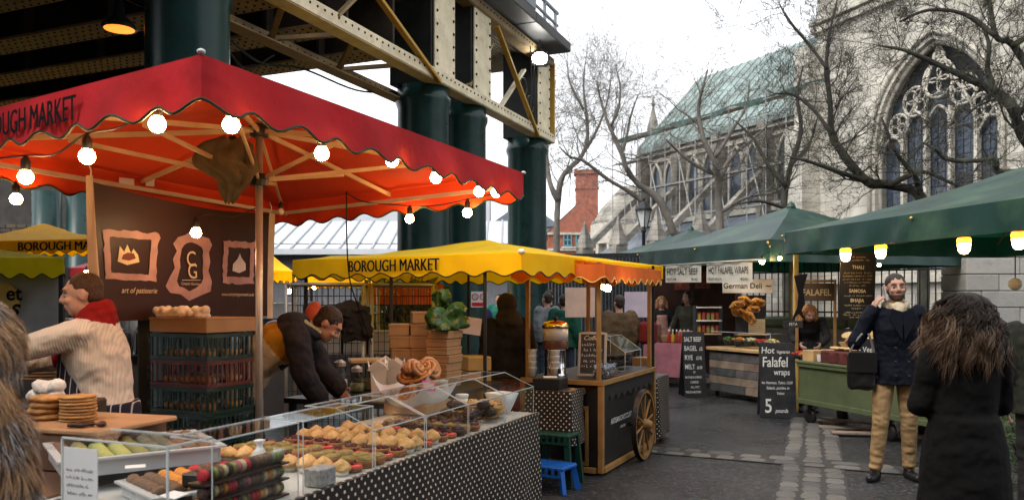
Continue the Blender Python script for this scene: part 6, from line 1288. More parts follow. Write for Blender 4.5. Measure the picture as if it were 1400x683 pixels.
for (a, b, w, h) in ((Hp(-.1, .02, .935), Hp(HLn, .02, .935), .006, .25), (Hp(-.1, .16, 1.06), Hp(HLn, .16, 1.06), .28, .006)): m = MB(); m.bar(a, b, w, h); part('glass', m, acr, gcs, world=True)
m = MB(); m.bar(Hp(-.1, .02, 1.06), Hp(HLn, .02, 1.06), .008, .008); m.bar(Hp(-.1, .02, .82), Hp(-.1, .02, 1.06), .008, .008); part('polished_edge', m, edge, gcs, world=True)
for i, c in enumerate(((.45, .35, .12), (.40, .06, .03), (.42, .38, .20), (.38, .10, .03), (.15, .2, .05))): veg('%s salad bowl inside the glass case, %s from the chalkboard' % (('yellow', 'red', 'cream', 'orange', 'green')[i], ORD[i]), Hp(.08 + i * .24, .22, .86), c, r=.115, n=22, seed=40 + i, h=.07)
# pretzel rack, jars, sign, banners
pr = thing('pretzel_rack', 'black rack hung with large golden pretzels and a notice', 'rack', Hp(.9, .55, .81), .1); m = MB(); m.box((0, .05, .42), (.5, .03, .84)); part('backboard', m, bb, pr); m = MB(); m.box((0, 0, .2), (.5, .2, .02)); part('shelf', m, wood, pr)
m = MB(); m.box((.1, .03, .33), (.28, .01, .24)); ntc = part('notice', m, mat('manila', (.55, .45, .28), rough=.7), pr); m = MB()
for i in range(5): scribble((-.01, .022, .40 - i * .035), (1, 0, 0), (0, 0, 1), .22, .018, m, R)
part('print', m, blk, ntc)
pz = mat('pretzel', (.50, .22, .035), rough=.25, var=.3, vscale=14, coat=.4)
def pretz(): 
    mb = MB(); mb.smooth = True; mb.tube([V3(.13 * math.cos(a * PI / 12), .02 * math.sin(a * PI / 3), .085 * math.sin(a * PI / 12)) for a in range(25)], .036, 8); mb.tube(catmull([(-.09, 0, -.06), (0, .02, .0), (.07, .03, .08)]), .026, 7); mb.tube(catmull([(.09, 0, -.06), (0, -.02, .0), (-.07, -.03, .08)]), .026, 7); return mb
pme = pretz().mesh('pretzel', pz)
for i, (x, z, rx) in enumerate(((-.14, .58, .3), (.06, .62, -.2), (.14, .74, .1), (-.06, .76, .5), (.0, .50, .9), (-.2, .70, -.3))): inst('pretzel', pme, None, Matrix.Translation(Hp(.9, .45, .81) + V3(x, -.06 - .02 * i, z - .02)) @ Matrix.Rotation(rx, 4, 'Y') @ Matrix.Rotation(.9, 4, 'X') @ Matrix.Scale(.82, 4), 'big glossy pretzel on the rack, %s' % ('lower left', 'lower right', 'upper right', 'upper middle', 'lowest middle', 'upper left')[i], 'pretzel', 'pretzels on the rack')
sg = D(1013, 396, 13.6) * 1; sg = sign('german_deli_sign', 'white German Deli sign with a small arrow', D(1022, 391, 13.0), -.05, .80, .22, mat('white_sign', (.62, .60, .55), rough=.5), [('German Deli', .125, -.08, -.035, .95, .012), ('~', .12, .33, -.03, 1.2, .03)], blk)
ln = mat('cream_linen', (.58, .55, .47), rough=.85, var=.1, transl=.15)
for (x0, x1, y0, y1, txt, sub, w) in ((910, 958, 363, 387, 'HOT SALT BEEF', ('PASTRAMI', 'SALAD'), 'salt beef'), (966, 1028, 359, 386, 'HOT FALAFEL WRAPS', ('VEGETARIAN', 'VEGAN'), 'falafel wraps')):
    a, b = D(x0, y0, 13.6 if x0 < 950 else 12.9), D(x1, y0 - 1.5, 12.95 if x0 < 950 else 12.2); h = (y1 - y0) / F * 13; t = thing('cloth_banner', 'cream cloth banner lettered hot %s under the green tent' % w, 'banner', (a + b) / 2 - V3(0, 0, h)); dd = (b - a); L = dd.length; dd = dd / L; nn = V3(dd.y, -dd.x).normalized()
    m = MB(); m.smooth = True; m.grid(lambda u, v: a.lerp(b, u) + nn * (.012 * math.sin(u * 17)) - V3(0, 0, h * v), 30, 3); part('cloth', m, ln, t, world=True)
    for (tx, sz, u, v) in ((txt, .15, .5, .55), (sub[0], .06, .2, .88), (sub[1], .06, .85, .88)):
        w0 = max(p.x for p in text_mb(tx, sz, (0, 0, 0), (1, 0, 0), (0, 1, 0)).v); kx = min(1, (.88 * L / w0) if tx == txt else .8)
        part('lettering', text_mb(tx, sz, a.lerp(b, u) + nn * .02 - V3(0, 0, h * v), dd, (0, 0, 1), weight=.006, sx=kx, align='CENTER'), blk, t, world=True)
m = MB(); m.smooth = True; a, b = D(903, 363, 13.6), D(1047, 354, 12.0); m.tube([a, b], .014, 6); single('banner_rail', m, alu, 'thin rail carrying the cream cloth banners', 'rail')
t = thing('jar_shelf', 'small shelf of jars left of the pretzel rack', 'shelf', D(968, 456, 13.4)); 
for z in (.0, .22, .44): m = MB(); m.box((0, 0, z), (.42, .14, .02)); part('board', m, whitep if z else wood, t)
for x_ in (-.22, .22): m = MB(); m.box((x_, .02, .22), (.02, .16, .5)); part('side', m, bb, t)
for j in range(2):
    for i in range(5):
        p = D(968, 456, 13.4) + V3(-.15 + i * .075, -.01, .012 + j * .22); q = thing('preserve_jar', 'small preserve jar on the %s shelf, %s from the left' % (('lower', 'upper')[j], ORD[i]), 'jar', p, 0, 'preserve jars'); m = MB(); m.smooth = True; m.lathe([(.028, 0), (.03, .01), (.03, .09), (.024, .1)], n=10); part('jar', m, mat('pickle_%d' % (i % 3), ((.30, .22, .04), (.25, .05, .03), (.16, .17, .05))[i % 3], rough=.15), q); m = MB(); m.lathe([(.031, .1), (.031, .125), (0, .126)], n=10); part('lid', m, mat('red_lid', (.3, .05, .04), rough=.3), q)
# ---- pink table of the salt beef stall
pt0 = V3(2.42, 14.7); table('stall_table', 'stall table under a pink cloth beyond the cart', pt0, -.35, 1.0, .6, .78, wood); cloth('pink_tablecloth', 'dusty pink cloth hanging from the far stall table', pt0, -.35, 1.0, .6, .78, 'lr', mat('dusty_pink', (.44, .16, .19), rough=.8, var=.15, vscale=8), zb=.18, lip=.6)
m = MB(); m.box((0, 0, .14), (.34, .26, .28), b=.02); single('blue_tub', m, mat('blue_plastic', (.01, .10, .42)), 'blue plastic tub on the ground under the pink table', 'tub', G(912, 524) + V3(.05, .2, 0), world=False)
for i in range(6): 
    p = pt0 + V3(.45 + .065 * i, .0 - .02 * i, .80); t = thing('sauce_bottle', 'sauce bottle on the pink table, %s from the left' % ORD[i], 'bottle', p, 0, 'sauce bottles'); m = MB(); m.smooth = True; m.lathe([(.028, 0), (.03, .01), (.03, .12), (.012, .17), (.012, .2)], n=10); part('body', m, mat('sauce_%d' % (i % 3), ((.42, .03, .02), (.55, .35, .04), (.3, .05, .03))[i % 3], rough=.25), t); m = MB(); m.lathe([(.015, .2), (.015, .225), (.005, .24)], n=8); part('cap', m, whitep, t)
m = MB(); m.box((0, 0, .07), (.42, .26, .12), b=.01); o = single('bagel_basket', m, mat('wicker', (.27, .16, .07)), 'flat wicker basket of bagels on the pink table', 'basket', pt0 + V3(.52, .2, .79), world=False)
m = MB(); m.box((0, 0, .17), (.24, .015, .34)); o = single('clear_menu_stand', m, clear_mat('smoky_glass'), 'clear upright menu stand on the pink table', 'stand', pt0 + V3(.22, .05, .79), world=False); o.rotation_euler = (-.2, 0, .15)
m = MB(); m.box((0, 0, 0), (.44, .01, .40)); single('paper_poster', m, mat('lilac_paper', (.5, .42, .5)), 'lilac paper poster hung between the cart and the pink table', 'poster', D(873, 416, 12.6), world=False)
m = MB(); m.box((0, 0, 0), (.42, .01, .42)); single('paper_poster', m, mat('peach_paper', (.6, .42, .33), rough=.7), 'peach paper poster behind the cart chalkboard', 'poster', D(793, 413, 11.4), world=False)
t = thing('stall_back_screen', 'dark beaded screen closing the back of the salt beef stall', 'screen', V3(2.6, 17.6, 0), -.25); m = MB(); m.box((.0, 0, 1.3), (4.6, .04, 2.6)); part('panel', m, mat('dark_screen', (.035, .038, .04), rough=.6, var=.6, vscale=25), t)
for i in range(60): m = MB(); m.box((-2.2 + i * .075, -.04, 1.3), (.02, .02, 2.4)); part('bead_strand', m, mat('bead', (.14, .15, .16), rough=.2), t)
t = thing('stall_hoarding', 'dark boarded stall wall behind the second salt beef vendor', 'hoarding', D(950, 450, 16.3) * 1 - V3(0, 0, D(950, 450, 16.3).z), -.2); m = MB(); m.box((0, 0, 1.15), (1.6, .05, 2.3)); part('panel', m, mat('dark_red_board', (.05, .022, .018), rough=.6, var=.4, vscale=4), t); m = MB(); m.box((-.25, -.03, 1.95), (.3, .02, .35)); m.box((.15, -.03, 1.98), (.3, .02, .35)); part('picture', m, mat('red_print', (.25, .07, .05), rough=.6, var=.5, vscale=14), t)
# ================================================================ BEHIND THE LEFT STALLS
def cage(label, p, rz, w, d, h):
    t = thing('roll_cage', label, 'trolley', p, rz)
    for x in (-w / 2, w / 2):
        for y in (0, d): m = MB(); m.smooth = True; m.tube([(x, y, .12), (x, y, h)], .016, 8); part('upright', m, alu, t)
    for (a, b) in (((-w / 2, 0), (w / 2, 0)), ((-w / 2, d), (w / 2, d)), ((-w / 2, 0), (-w / 2, d)), ((w / 2, 0), (w / 2, d))): m = MB(); m.smooth = True; m.tube([(*a, h), (*b, h)], .016, 8); part('top_rail', m, alu, t)
    m = MB(); nx = int(w / .055)
    for y in (0, d):
        for i in range(1, nx): x = -w / 2 + w * i / nx; m.tube([(x, y, .15), (x, y, h)], .0032, 4)
        for j in range(int((h - .15) / .09)): m.tube([(-w / 2, y, .17 + j * .09), (w / 2, y, .17 + j * .09)], .0032, 4)
    o = part('wire_mesh', m, bl, t); o['kind'] = 'stuff'; m = MB(); m.box((0, d / 2, .14), (w, d, .04)); part('base', m, alu, t)
    for x in (-w / 2 + .06, w / 2 - .06):
        for y in (.06, d - .06): m = MB(); m.lathe([(.02, -.015), (.06, -.015), (.06, .015), (.02, .015)], (x, y, .06), 12, Matrix.Rotation(PI / 2, 3, 'X')); part('castor', m, bl, t)
cage('wire roll cage directly behind the bending worker', V3(-1.78, 7.65, 0), .1, .72, .5, 1.72); cage('wire roll cage between the worker and the cardboard boxes', V3(-1.08, 7.95, 0), .05, .6, .5, 1.72)
m = MB(); R = random.Random(5)
m.loft([(D(480, 412, 7.55), (.07, 0, 0), (0, .05, 0)), (D(478, 420, 7.55), (.15, 0, 0), (0, .07, 0)), (D(480, 440, 7.55), (.12, 0, 0), (0, .08, 0)), (D(484, 466, 7.55), (.13, 0, 0), (0, .07, 0))], 16)
m.capsule(D(463, 420, 7.5), D(459, 452, 7.5), .045, .035); m.capsule(D(497, 424, 7.5), D(506, 458, 7.5), .045, .035); m = remesh(m, .014, 1)
for p in m.v: p += V3(1, 1, 1) * (.03 * mnoise.noise(p * 9) + .016 * mnoise.noise(p * 24))
single('brown_coat', m, mat('brown_coat', (.02, .014, .01), rough=.9, var=.3, vscale=12, bump=.4), 'dark brown coat bundled over the roll cage', 'coat')
m = MB(); m.ell((0, 0, .08), (.075, .06, .1)); m.ell((.02, 0, .15), (.05, .04, .05)); m = remesh(m, .012, 1); single('orange_bag', m, mat('orange_cloth', (.45, .06, .015), rough=.7), 'small orange cloth bag hung behind the worker\'s head', 'bag', D(428, 443, 6.9), world=False)
for i in range(3): m = MB(); m.box((0, 0, .12), (.3, .3, .24), b=.01); single('plastic_box', m, mat('grey_box', (.4, .38, .35), rough=.5), 'pale storage box in the roll cages, %s' % ('left', 'middle', 'right')[i], 'box', D(455 + i * 34, 470, 8.2) - V3(0, 0, .1), group='storage boxes', world=False)
# planter, greenery with orange ribbon
def shrub(label, c, r, n, seed, leaf=.09, col=(.05, .09, .02)):
    t = thing('leafy_shrub', label, 'shrub', (c.x, c.y, 0)); R = random.Random(seed); st = MB(); st.smooth = True; lf = MB()
    for i in range(9):
        a = R.uniform(0, 6.28); e = c + V3(math.cos(a) * r[0] * R.random(), math.sin(a) * r[1] * R.random(), r[2] * R.uniform(-.2, .9)); st.tube(catmull([(c.x, c.y, .0), (c.x, c.y, c.z - r[2]), e], 4), .012, 5)
    for i in range(n):
        while True:
            q = V3(R.uniform(-1, 1), R.uniform(-1, 1), R.uniform(-1, 1))
            if q.length < 1: break
        p = c + V3(q.x * r[0], q.y * r[1], q.z * r[2]); d = V3(R.gauss(0, 1), R.gauss(0, 1), R.gauss(.2, .7)).normalized(); s = d.orthogonal().normalized(); L = leaf * R.uniform(.6, 1.4)
        lf.add([p, p + d * L * .5 + s * L * .22, p + d * L, p + d * L * .5 - s * L * .22], [(0, 1, 2, 3)])
    part('stem', st, barks['dark'], t, world=True); o = part('foliage', lf, mat('leaf_%d' % seed, col, rough=.45, var=.5, vscale=3, transl=.3), t, world=True); o['kind'] = 'stuff'
shrub('yellow green leafy shrub behind the orange ribbon', D(545, 425, 9.6), (.5, .35, .5), 900, 3, .13, (.17, .17, .02)); shrub('darker green shrub right of the cardboard boxes', D(585, 440, 9.9), (.3, .3, .5), 500, 4, .12, (.05, .10, .02))
m = MB(); m.smooth = True; m.grid(lambda u, v: D(497, 386, 9.0).lerp(D(606, 388, 9.2), u) - V3(0, 0, .22 * v + .03 * math.sin(u * PI)) + V3(0, .03 * math.sin(u * 9), 0), 20, 3)
ob = single('orange_ribbon_banner', m, mat('orange_vinyl', (.55, .10, .015), rough=.45), 'orange ribbon banner stretched across the shrubs', 'banner'); m = MB(); R = random.Random(3); scribble(D(520, 404, 8.96), (1, 0, 0), (0, 0, 1), .62, .09, m, R); o = part('lettering', m, mat('pale_print', (.6, .45, .35)), ob, world=True)
# prohibition sign on the column
c = D(655, 409, 13.25); t = thing('prohibition_sign', 'white sign with two red no-entry roundels on the green column', 'sign', c); m = MB(); m.box((0, 0, 0), (.27, .01, .26)); part('panel', m, whitep, t); rdm = mat('sign_red', (.5, .02, .02), rough=.4)
for x in (-.065, .065): m = MB(); m.ring([(x + a * 1, b) for a, b in circ(.055, 24)], [(x + a, b) for a, b in circ(.042, 24)], (0, -.009, .045), V3(1, 0, 0), V3(0, 0, 1), V3(0, -1, 0), .002); m.bar((x - .035, -.01, .08), (x + .035, -.01, .01), .003, .012, up=(0, 1, 0)); part('roundel', m, rdm, t)
m = MB(); m.box((0, -.008, -.08), (.23, .004, .06)); part('red_band', m, rdm, t)
# far stalls under the bridge
def small_tent(label, cs, apex, mt, wv, txt=None):
    c = sum((Vector(p) for p in cs), V3(0, 0)) / 4; t = thing('market_tent', label, 'tent', (c.x, c.y, 0)); roof(t, [Vector(p) for p in cs], V3(c.x, c.y, apex), mt, .03)
    for i in range(4): a, b = Vector(cs[i]), Vector(cs[(i + 1) % 4]); valance(t, a, b, .22, wv, .03, mt, pipeg, .01, inward=V3(*(c - (a + b) / 2)[:2]))
    for p in cs: p = Vector(p); m = MB(); m.box((p.x * .98 + c.x * .02, p.y * .98 + c.y * .02, p.z / 2), (.05, .05, p.z)); part('leg', m, bl, t, world=True)
    if txt: a, b = Vector(cs[0]), Vector(cs[1]); d = (b - a).normalized(); part('lettering', text_mb(txt, .22, a + d * txt_off + V3(d.y, -d.x, 0) * .045 - V3(0, 0, .19), d, (0, 0, 1), sx=.8, bold=4), blk, t, world=True)
    return t
txt_off = .2; ylm = mat('lemon_canvas', (.80, .66, .01), rough=.7, var=.12, transl=.4, tcol=(1, .8, 0), spec=.1); yor = mat('amber_canvas', (.72, .36, .008), rough=.7, var=.15, transl=.35, tcol=(1, .5, 0), spec=.1)
small_tent('lemon yellow tent at the left edge behind the fur coat', [D(-260, 350, 9.4), D(88, 352, 9.4), D(60, 352, 12.2), D(-160, 352, 12.2)], 2.35, ylm, 12)
txt_off = 1.0; small_tent('amber yellow tent behind the lemon one at the left', [D(-60, 330, 14), D(140, 326, 14.4), D(150, 335, 18), D(0, 335, 18)], 3.1, yor, 10, 'BOROUGH MARKET')
small_tent('small yellow tent beyond the brown banner', [D(330, 368, 16), D(402, 371, 16), D(405, 373, 18.6), D(345, 373, 18.6)], 2.55, yel, 8); small_tent('far yellow tent seen through the roll cages', [D(418, 378, 17), D(548, 378, 17), D(540, 380, 20), D(425, 380, 20)], 2.5, yel, 12)
small_tent('dark red tent far behind the vendor\'s head', [D(95, 366, 19), D(190, 364, 19), D(185, 366, 22), D(110, 366, 22)], 2.7, mat('maroon_canvas', (.20, .01, .02), rough=.6), 8)
for i, (px, py, Y) in enumerate(((118, 372, 18.5), (149, 373, 18.5), (398, 383, 16.4), (430, 392, 17.4), (395, 398, 17), (520, 390, 17.5))): bulb(D(px, py, Y), 'tiny lit bulb of the far stalls, %s from the left' % ORD[i], s=1.5)
# white cloth with a yellow oval
c = D(22, 412, 9.75); t = thing('cloth_sign', 'pale cloth hanging with a yellow oval badge under the lemon tent', 'banner', c); m = MB(); m.smooth = True; m.grid(lambda u, v: V3(-.55 + 1.1 * u, .015 * math.sin(u * 12), -.4 + .85 * v), 24, 4); part('cloth', m, mat('grey_cloth', (.34, .34, .34), rough=.8, var=.1), t)
m = MB(); m.prism([(a * .5 - .12, b * .62) for a, b in circ(.36, 28)], (0, -.03, -.0), V3(1, 0, 0), V3(0, 0, 1), V3(0, -1, 0), .004); part('badge', m, mat('badge_yellow', (.58, .38, .08), rough=.6), t); m = text_mb('et', .24, (-.10, -.04, .02), (1, 0, 0), (0, 0, 1), weight=.02); part('lettering', m, blk, t); m = text_mb('s', .3, (-.06, -.04, -.17), (1, 0, 0), (0, 0, 1), weight=.02, shear=.3); part('lettering', m, blk, t)
# market counters in the back with odds and ends
def far_counter(label, a, b, z, mt, seed, things_=8):
    a, b = Vector(a), Vector(b); t = thing('stall_counter', label, 'counter', ((a + b) / 2).xy.to_3d()); a.z = b.z = z; m = MB(); m.bar(a, b, .7, .06); part('top', m, mt, t, world=True); m = MB(); m.bar(a - V3(0, 0, z * .5), b - V3(0, 0, z * .5), .64, z - .07); part('front', m, mat('counter_front_%d' % seed, (.13, .11, .10), rough=.7), t, world=True)
    R = random.Random(seed)
    for i in range(things_):
        p = a.lerp(b, (i + .5) / things_) + V3(0, 0, .03); k_ = R.randrange(3); lab = '%s on the %s, %s from the left' % (('dark carton', 'tall bottle', 'metal pot')[k_], label.split(' under')[0].split(' behind')[0], ORD[i]); m = MB(); c = R.choice(((.05, .05, .05), (.3, .28, .26), (.3, .1, .04), (.12, .09, .05), (.4, .38, .36)))
        if k_ == 0: m.box((0, 0, .12), (.26, .24, .24), b=.01)
        elif k_ == 1: m.smooth = True; m.lathe([(.05, 0), (.05, .2), (.02, .28), (.02, .36)], n=10)
        else: m.smooth = True; m.lathe([(.12, 0), (.14, .02), (.14, .2), (.1, .24), (.02, .27)], n=14)
        single(('carton', 'bottle', 'pot')[k_], m, mat('odd_%d' % R.randrange(6), c, rough=.4), lab, ('carton', 'bottle', 'pot')[k_], p, world=False)
far_counter('long white counter under the far yellow tents', D(360, 430, 15.5), D(560, 430, 15.5), 1.25, mat('white_counter', (.7, .71, .72), rough=.4), 3, 11); far_counter('grey counter behind the vendor', D(20, 450, 11), D(190, 450, 11.5), 1.05, mat('grey_counter', (.2, .2, .2), rough=.5), 4, 9)
far_counter('low counter behind the crate stack', D(150, 470, 8.0), D(215, 470, 8.3), 1.0, bl, 5, 4); far_counter('dim counter beyond the bending worker', D(370, 462, 11), D(430, 462, 11), 1.0, mat('white_counter', (.7, .71, .72)), 6, 5)
m = MB(); m.box((0, 0, 1.2), (7.5, .1, 2.4)); o = single('stall_back_wall', m, mat('dim_wall', (.05, .042, .036), rough=.8, var=.5, vscale=3), 'dark boarded wall behind the far left stalls', 'wall', V3(-11.2, 20.5, 0), world=False); o.rotation_euler = (0, 0, .15)
# ================================================================ PEOPLE
skin = mat('skin', (.42, .23, .16), rough=.5, var=.1, vscale=12); skin2 = mat('fair_skin', (.56, .34, .26), rough=.5, var=.08, vscale=12)
def cl(name, c, rough=.85, **k): return mat(name, c, rough=rough, var=.22, vscale=9, bump=.3, bscale=30, spec=.15, **k)
def lerpJ(a, b, t): return Vector(a).lerp(Vector(b), t)
def hand(mb, w, d, n, side, curl=.35, k=1.0):
    d = Vector(d).normalized(); n = Vector(n); n = (n - d * n.dot(d)).normalized(); lat = d.cross(n) * side; M = Matrix((lat, n, d)).transposed()
    mb.ell(Vector(w) + d * .048 * k, (.040 * k, .017 * k, .052 * k), 10, 8, M)
    for i, (o, L) in enumerate(((.030, .072), (.011, .082), (-.009, .077), (-.028, .060))):
        p = Vector(w) + (d * .088 + lat * o) * k; dd = d.copy(); r = .0095 * k
        for s_ in range(3):
            a = curl * (1.0 + .3 * s_); dd = (dd * math.cos(a) + n * math.sin(a)).normalized(); n2 = (n - dd * n.dot(dd)).normalized(); q = p + dd * L * k * (.45, .32, .25)[s_]; mb.capsule(p, q, r, r * .92, 7); p = q; r *= .92
            n_ = n2
    p = Vector(w) + (d * .03 + lat * .034) * k; q = p + (d * .6 + lat * .7 + n * .35).normalized() * .04 * k; mb.capsule(p, q, .0125 * k, .011 * k, 7); mb.capsule(q, q + (d * .9 + lat * .15 + n * .45).normalized() * .034 * k, .011 * k, .009 * k, 7)
def headparts(mb, c, R, k):
    def P(x, y, z): return Vector(c) + R @ (V3(x, y, z) * k)
    E_ = lambda p, r, M=None: mb.ell(P(*p), tuple(a * k for a in r), 14, 10, R if M is None else R @ M)
    E_((0, -.008, .03), (.076, .094, .088)); E_((0, .03, -.035), (.060, .062, .075)); E_((0, .052, -.085), (.034, .032, .026)); E_((0, .075, .042), (.055, .02, .014))
    mb.capsule(P(0, .092, .022), P(0, .112, -.018), .009 * k, .0135 * k, 8); E_((.013, .1, -.022), (.009, .009, .007)); E_((-.013, .1, -.022), (.009, .009, .007))
    E_((0, .089, -.05), (.024, .010, .006)); E_((0, .087, -.062), (.021, .010, .007))
    for s_ in (-1, 1): E_((s_ * .038, .07, -.02), (.024, .02, .02)); E_((s_ * .078, -.012, -.005), (.008, .02, .03)); E_((s_ * .085, -.018, .006), (.006, .014, .02))
    return P
def person(label, loc, rz, H=1.75, J=None, top=None, bottom=None, skin_m=None, voxel=.012, head=(0, 0, 0), hair=None, hairmat=None, shoes=None, bulk=.018, coat=None, tmats=None, wide=1.0, handsc=(.3, .3), palms=None, face=True, beard=None, top_hem=None, loose=.02, name='person'):
    k = H / 1.75; t = thing(name, label, 'person', loc, rz); sm = skin_m or skin
    D0 = dict(pel=(0, 0, .95), wai=(0, .005, 1.09), che=(0, .012, 1.28), nec=(0, -.012, 1.475), hd=(0, .012, 1.625), sR=(.185, -.012, 1.42), sL=(-.185, -.012, 1.42), eR=(.235, -.04, 1.13), eL=(-.235, -.04, 1.13), wR=(.235, .06, .90), wL=(-.235, .06, .90), hR=(.09, 0, .92), hL=(-.09, 0, .92), kR=(.10, .02, .50), kL=(-.10, .02, .50), aR=(.105, -.02, .085), aL=(-.105, -.02, .085), fR=(.02, 1), fL=(-.02, 1))
    if J: D0.update(J)
    j = {a: (Vector(v) * k if len(v) == 3 else V3(v[0], v[1]).normalized()) for a, v in D0.items()}
    lt = (j['sR'] - j['sL']).normalized(); lb = (j['hR'] - j['hL']).normalized(); sm_ = (j['sR'] + j['sL']) / 2
    def torso(mb, g, lo=.1, hi=1.0, flare=0):
        up0 = (j['wai'] - j['pel']).normalized(); pts = [j['pel'] - up0 * lo * k, j['pel'], j['wai'], j['che'], sm_ - (j['nec'] - j['che']).normalized() * .03 * k, sm_ + (j['nec'] - j['che']).normalized() * .03 * k, j['nec']]
        rx = [.145 + flare, .165, .142, .165, .17, .125, .062]; ry = [.11 + flare, .118, .102, .122, .095, .075, .058]; secs = []
        for i, p in enumerate(pts):
            tn = (pts[min(i + 1, 6)] - pts[max(i - 1, 0)]).normalized(); la = lb.lerp(lt, min(1, i / 4)); la = (la - tn * la.dot(tn)).normalized(); fw = tn.cross(la); secs.append((p, la * (rx[i] * k * wide + g), fw * (ry[i] * k * wide + g)))
        mb.loft(secs, 20)
    def arms(mb, g, end=1.0):
        for s_ in 'RL':
            a, b, c = j['s' + s_], j['e' + s_], j['w' + s_]; mb.capsule(a, b, .054 * k + g, .042 * k + g, 12); mb.capsule(b, b.lerp(c, end), .042 * k + g, .030 * k + g * 1.0, 12)
    def legs(mb, g, end=1.0):
        for s_ in 'RL':
            a, b, c = j['h' + s_], j['k' + s_], j['a' + s_]; mb.capsule(a, b, .084 * k + g, .054 * k + g, 14); mb.capsule(b, b.lerp(c, end), .054 * k + g, .040 * k + g, 14)
    Rh = Matrix.Rotation(head[0], 3, 'Z') @ Matrix.Rotation(head[1], 3, 'X') @ Matrix.Rotation(head[2], 3, 'Y')
    mb = MB(); torso(mb, -.022 if top else 0); arms(mb, -.006 if top else 0); legs(mb, -.008 if bottom else 0); mb.capsule(j['nec'] - V3(0, 0, .03 * k), j['hd'] - Rh @ V3(0, .0, .06 * k), .056 * k, .052 * k, 12); P = headparts(mb, j['hd'], Rh, k)
    for i, s_ in enumerate('RL'):
        w, e = j['w' + s_], j['e' + s_]; d = (w - e).normalized(); pn = V3(*(palms[i] if palms and palms[i] else ((-1 if s_ == 'R' else 1), 0, 0))); hand(mb, w, d, pn, (1 if s_ == 'R' else -1), handsc[i], k)
        a = j['a' + s_]; f = j['f' + s_]; mb.capsule(a - f * .03 * k + V3(0, 0, -.04 * k), a + f * .13 * k + V3(0, 0, -.05 * k), .035 * k, .03 * k, 8)
    body = part('body', remesh(mb, voxel, 2, .4), sm, t)
    if face:
        for s_ in (-1, 1):
            m = MB(); m.smooth = True; m.ell(P(s_ * .032, .0755, .006), (.0125 * k, .0105 * k, .0085 * k), 8, 6, Rh); ey = part('eye', m, mat('eye_white', (.34, .31, .29), rough=.2), t); m = MB(); m.smooth = True; m.ell(P(s_ * .032, .0835, .006), (.0065 * k, .004 * k, .0065 * k), 8, 6, Rh); part('iris', m, mat('iris', (.03, .02, .015), rough=.15), ey)
            if hairmat: m = MB(); m.smooth = True; m.tube([P(s_ * .015, .094, .028), P(s_ * .035, .093, .034), P(s_ * .054, .080, .028)], [.003 * k, .0048 * k, .0025 * k], 6); part('eyebrow', m, hairmat, t)
        m = MB(); m.smooth = True; m.ell(P(0, .093, -.055), (.022 * k, .008 * k, .008 * k), 10, 6, Rh); part('lips', m, mat('lips', (.36, .14, .11), rough=.4), t)
    if beard:
        m = MB(); m.ell(P(0, .028, -.062), (.062 * k, .062 * k, .05 * k), 12, 8, Rh); m.ell(P(0, .058, -.085), (.038 * k, .034 * k, .03 * k), 10, 8, Rh); m.ell(P(0, .094, -.038), (.03 * k, .010 * k, .007 * k), 8, 6, Rh); part('beard', remesh(m, .007, 1), beard, t)
    if bottom:
        m = MB(); legs(m, min(.016, bulk * .6), .95); up0 = (j['wai'] - j['pel']).normalized(); fwd = up0.cross(lb)
        m.loft([(j['pel'] - up0 * .12 * k, lb * .15 * k, fwd * .11 * k), (j['pel'], lb * (.168 * k + bulk * .5), fwd * (.122 * k + bulk * .5)), (j['pel'].lerp(j['wai'], .4), lb * (.148 * k), fwd * (.105 * k))], 16); m = remesh(m, voxel, 2)
        for p in m.v: w_ = .007 + .008 * max(0, 1 - abs(p.z - .12) / .18) + .006 * max(0, 1 - abs(p.z - .5) / .12); p += V3(.7, 1, 0) * w_ * (mnoise.noise(V3(p.x * 9, p.y * 9, p.z * 22)) + .6 * mnoise.noise(V3(p.x * 16, p.y * 16 + p.z * 12, p.z * 34)))
        part('trousers', m, bottom, t)
    if shoes:
        for s_ in 'RL':
            a = j['a' + s_]; f = j['f' + s_]; m = MB(); m.ell(a - f * .02 * k - V3(0, 0, .045 * k), (.042 * k, .055 * k, .05 * k)); m.capsule(a + V3(0, 0, -.045 * k), a + f * .14 * k + V3(0, 0, -.055 * k), .044 * k, .040 * k, 10); m.capsule(a, a - V3(0, 0, .04), .046 * k, .045 * k, 10); m = remesh(m, .01, 2)
            for p in m.v: p.z = max(p.z, .002)
            part('shoe', m, shoes, t)
    if top:
        m = MB(); torso(m, bulk, lo=(.1 if top_hem is None else top_hem), flare=loose); arms(m, bulk * .9, .97)
        if coat:                                                          # long skirt of a coat
            z1 = coat; m.loft([((j['pel'] * .3 + V3(0, 0, j['pel'].z * .7) + V3(0, 0, .12)), lb * (.15 * k + bulk), V3(0, .115 * k + bulk, 0)), ((0, 0, j['pel'].z - .02), lb * (.185 * k + bulk), V3(0, .14 * k + bulk, 0)), ((0, 0, z1), lb * (.235 * k + bulk), V3(0, .17 * k + bulk, 0))], 22)
        m = remesh(m, voxel, 2)
        for p in m.v: p += V3(1, 1, .3) * (.012 * mnoise.noise(V3(p.x * 7, p.y * 7, p.z * 11)) + .006 * mnoise.noise(p * 26))
        if tmats:
            for i, f in enumerate(m.f): c = sum((m.v[q] for q in f), V3(0, 0)) / len(f); m.mi[i] = tmats[1](c, k)
        part('top', m, [top] + (tmats[0] if tmats else []), t)
    if hair == 'short':
        m = MB(); m.ell(P(0, -.02, .045), (.083 * k, .097 * k, .088 * k), 14, 10, Rh); m.ell(P(0, -.05, -.005), (.072 * k, .06 * k, .07 * k), 12, 8, Rh); m = remesh(m, .008, 1)
        for p in m.v: p += (p - j['hd']).normalized() * .005 * mnoise.noise(p * 55)
        part('hair', m, hairmat, t)
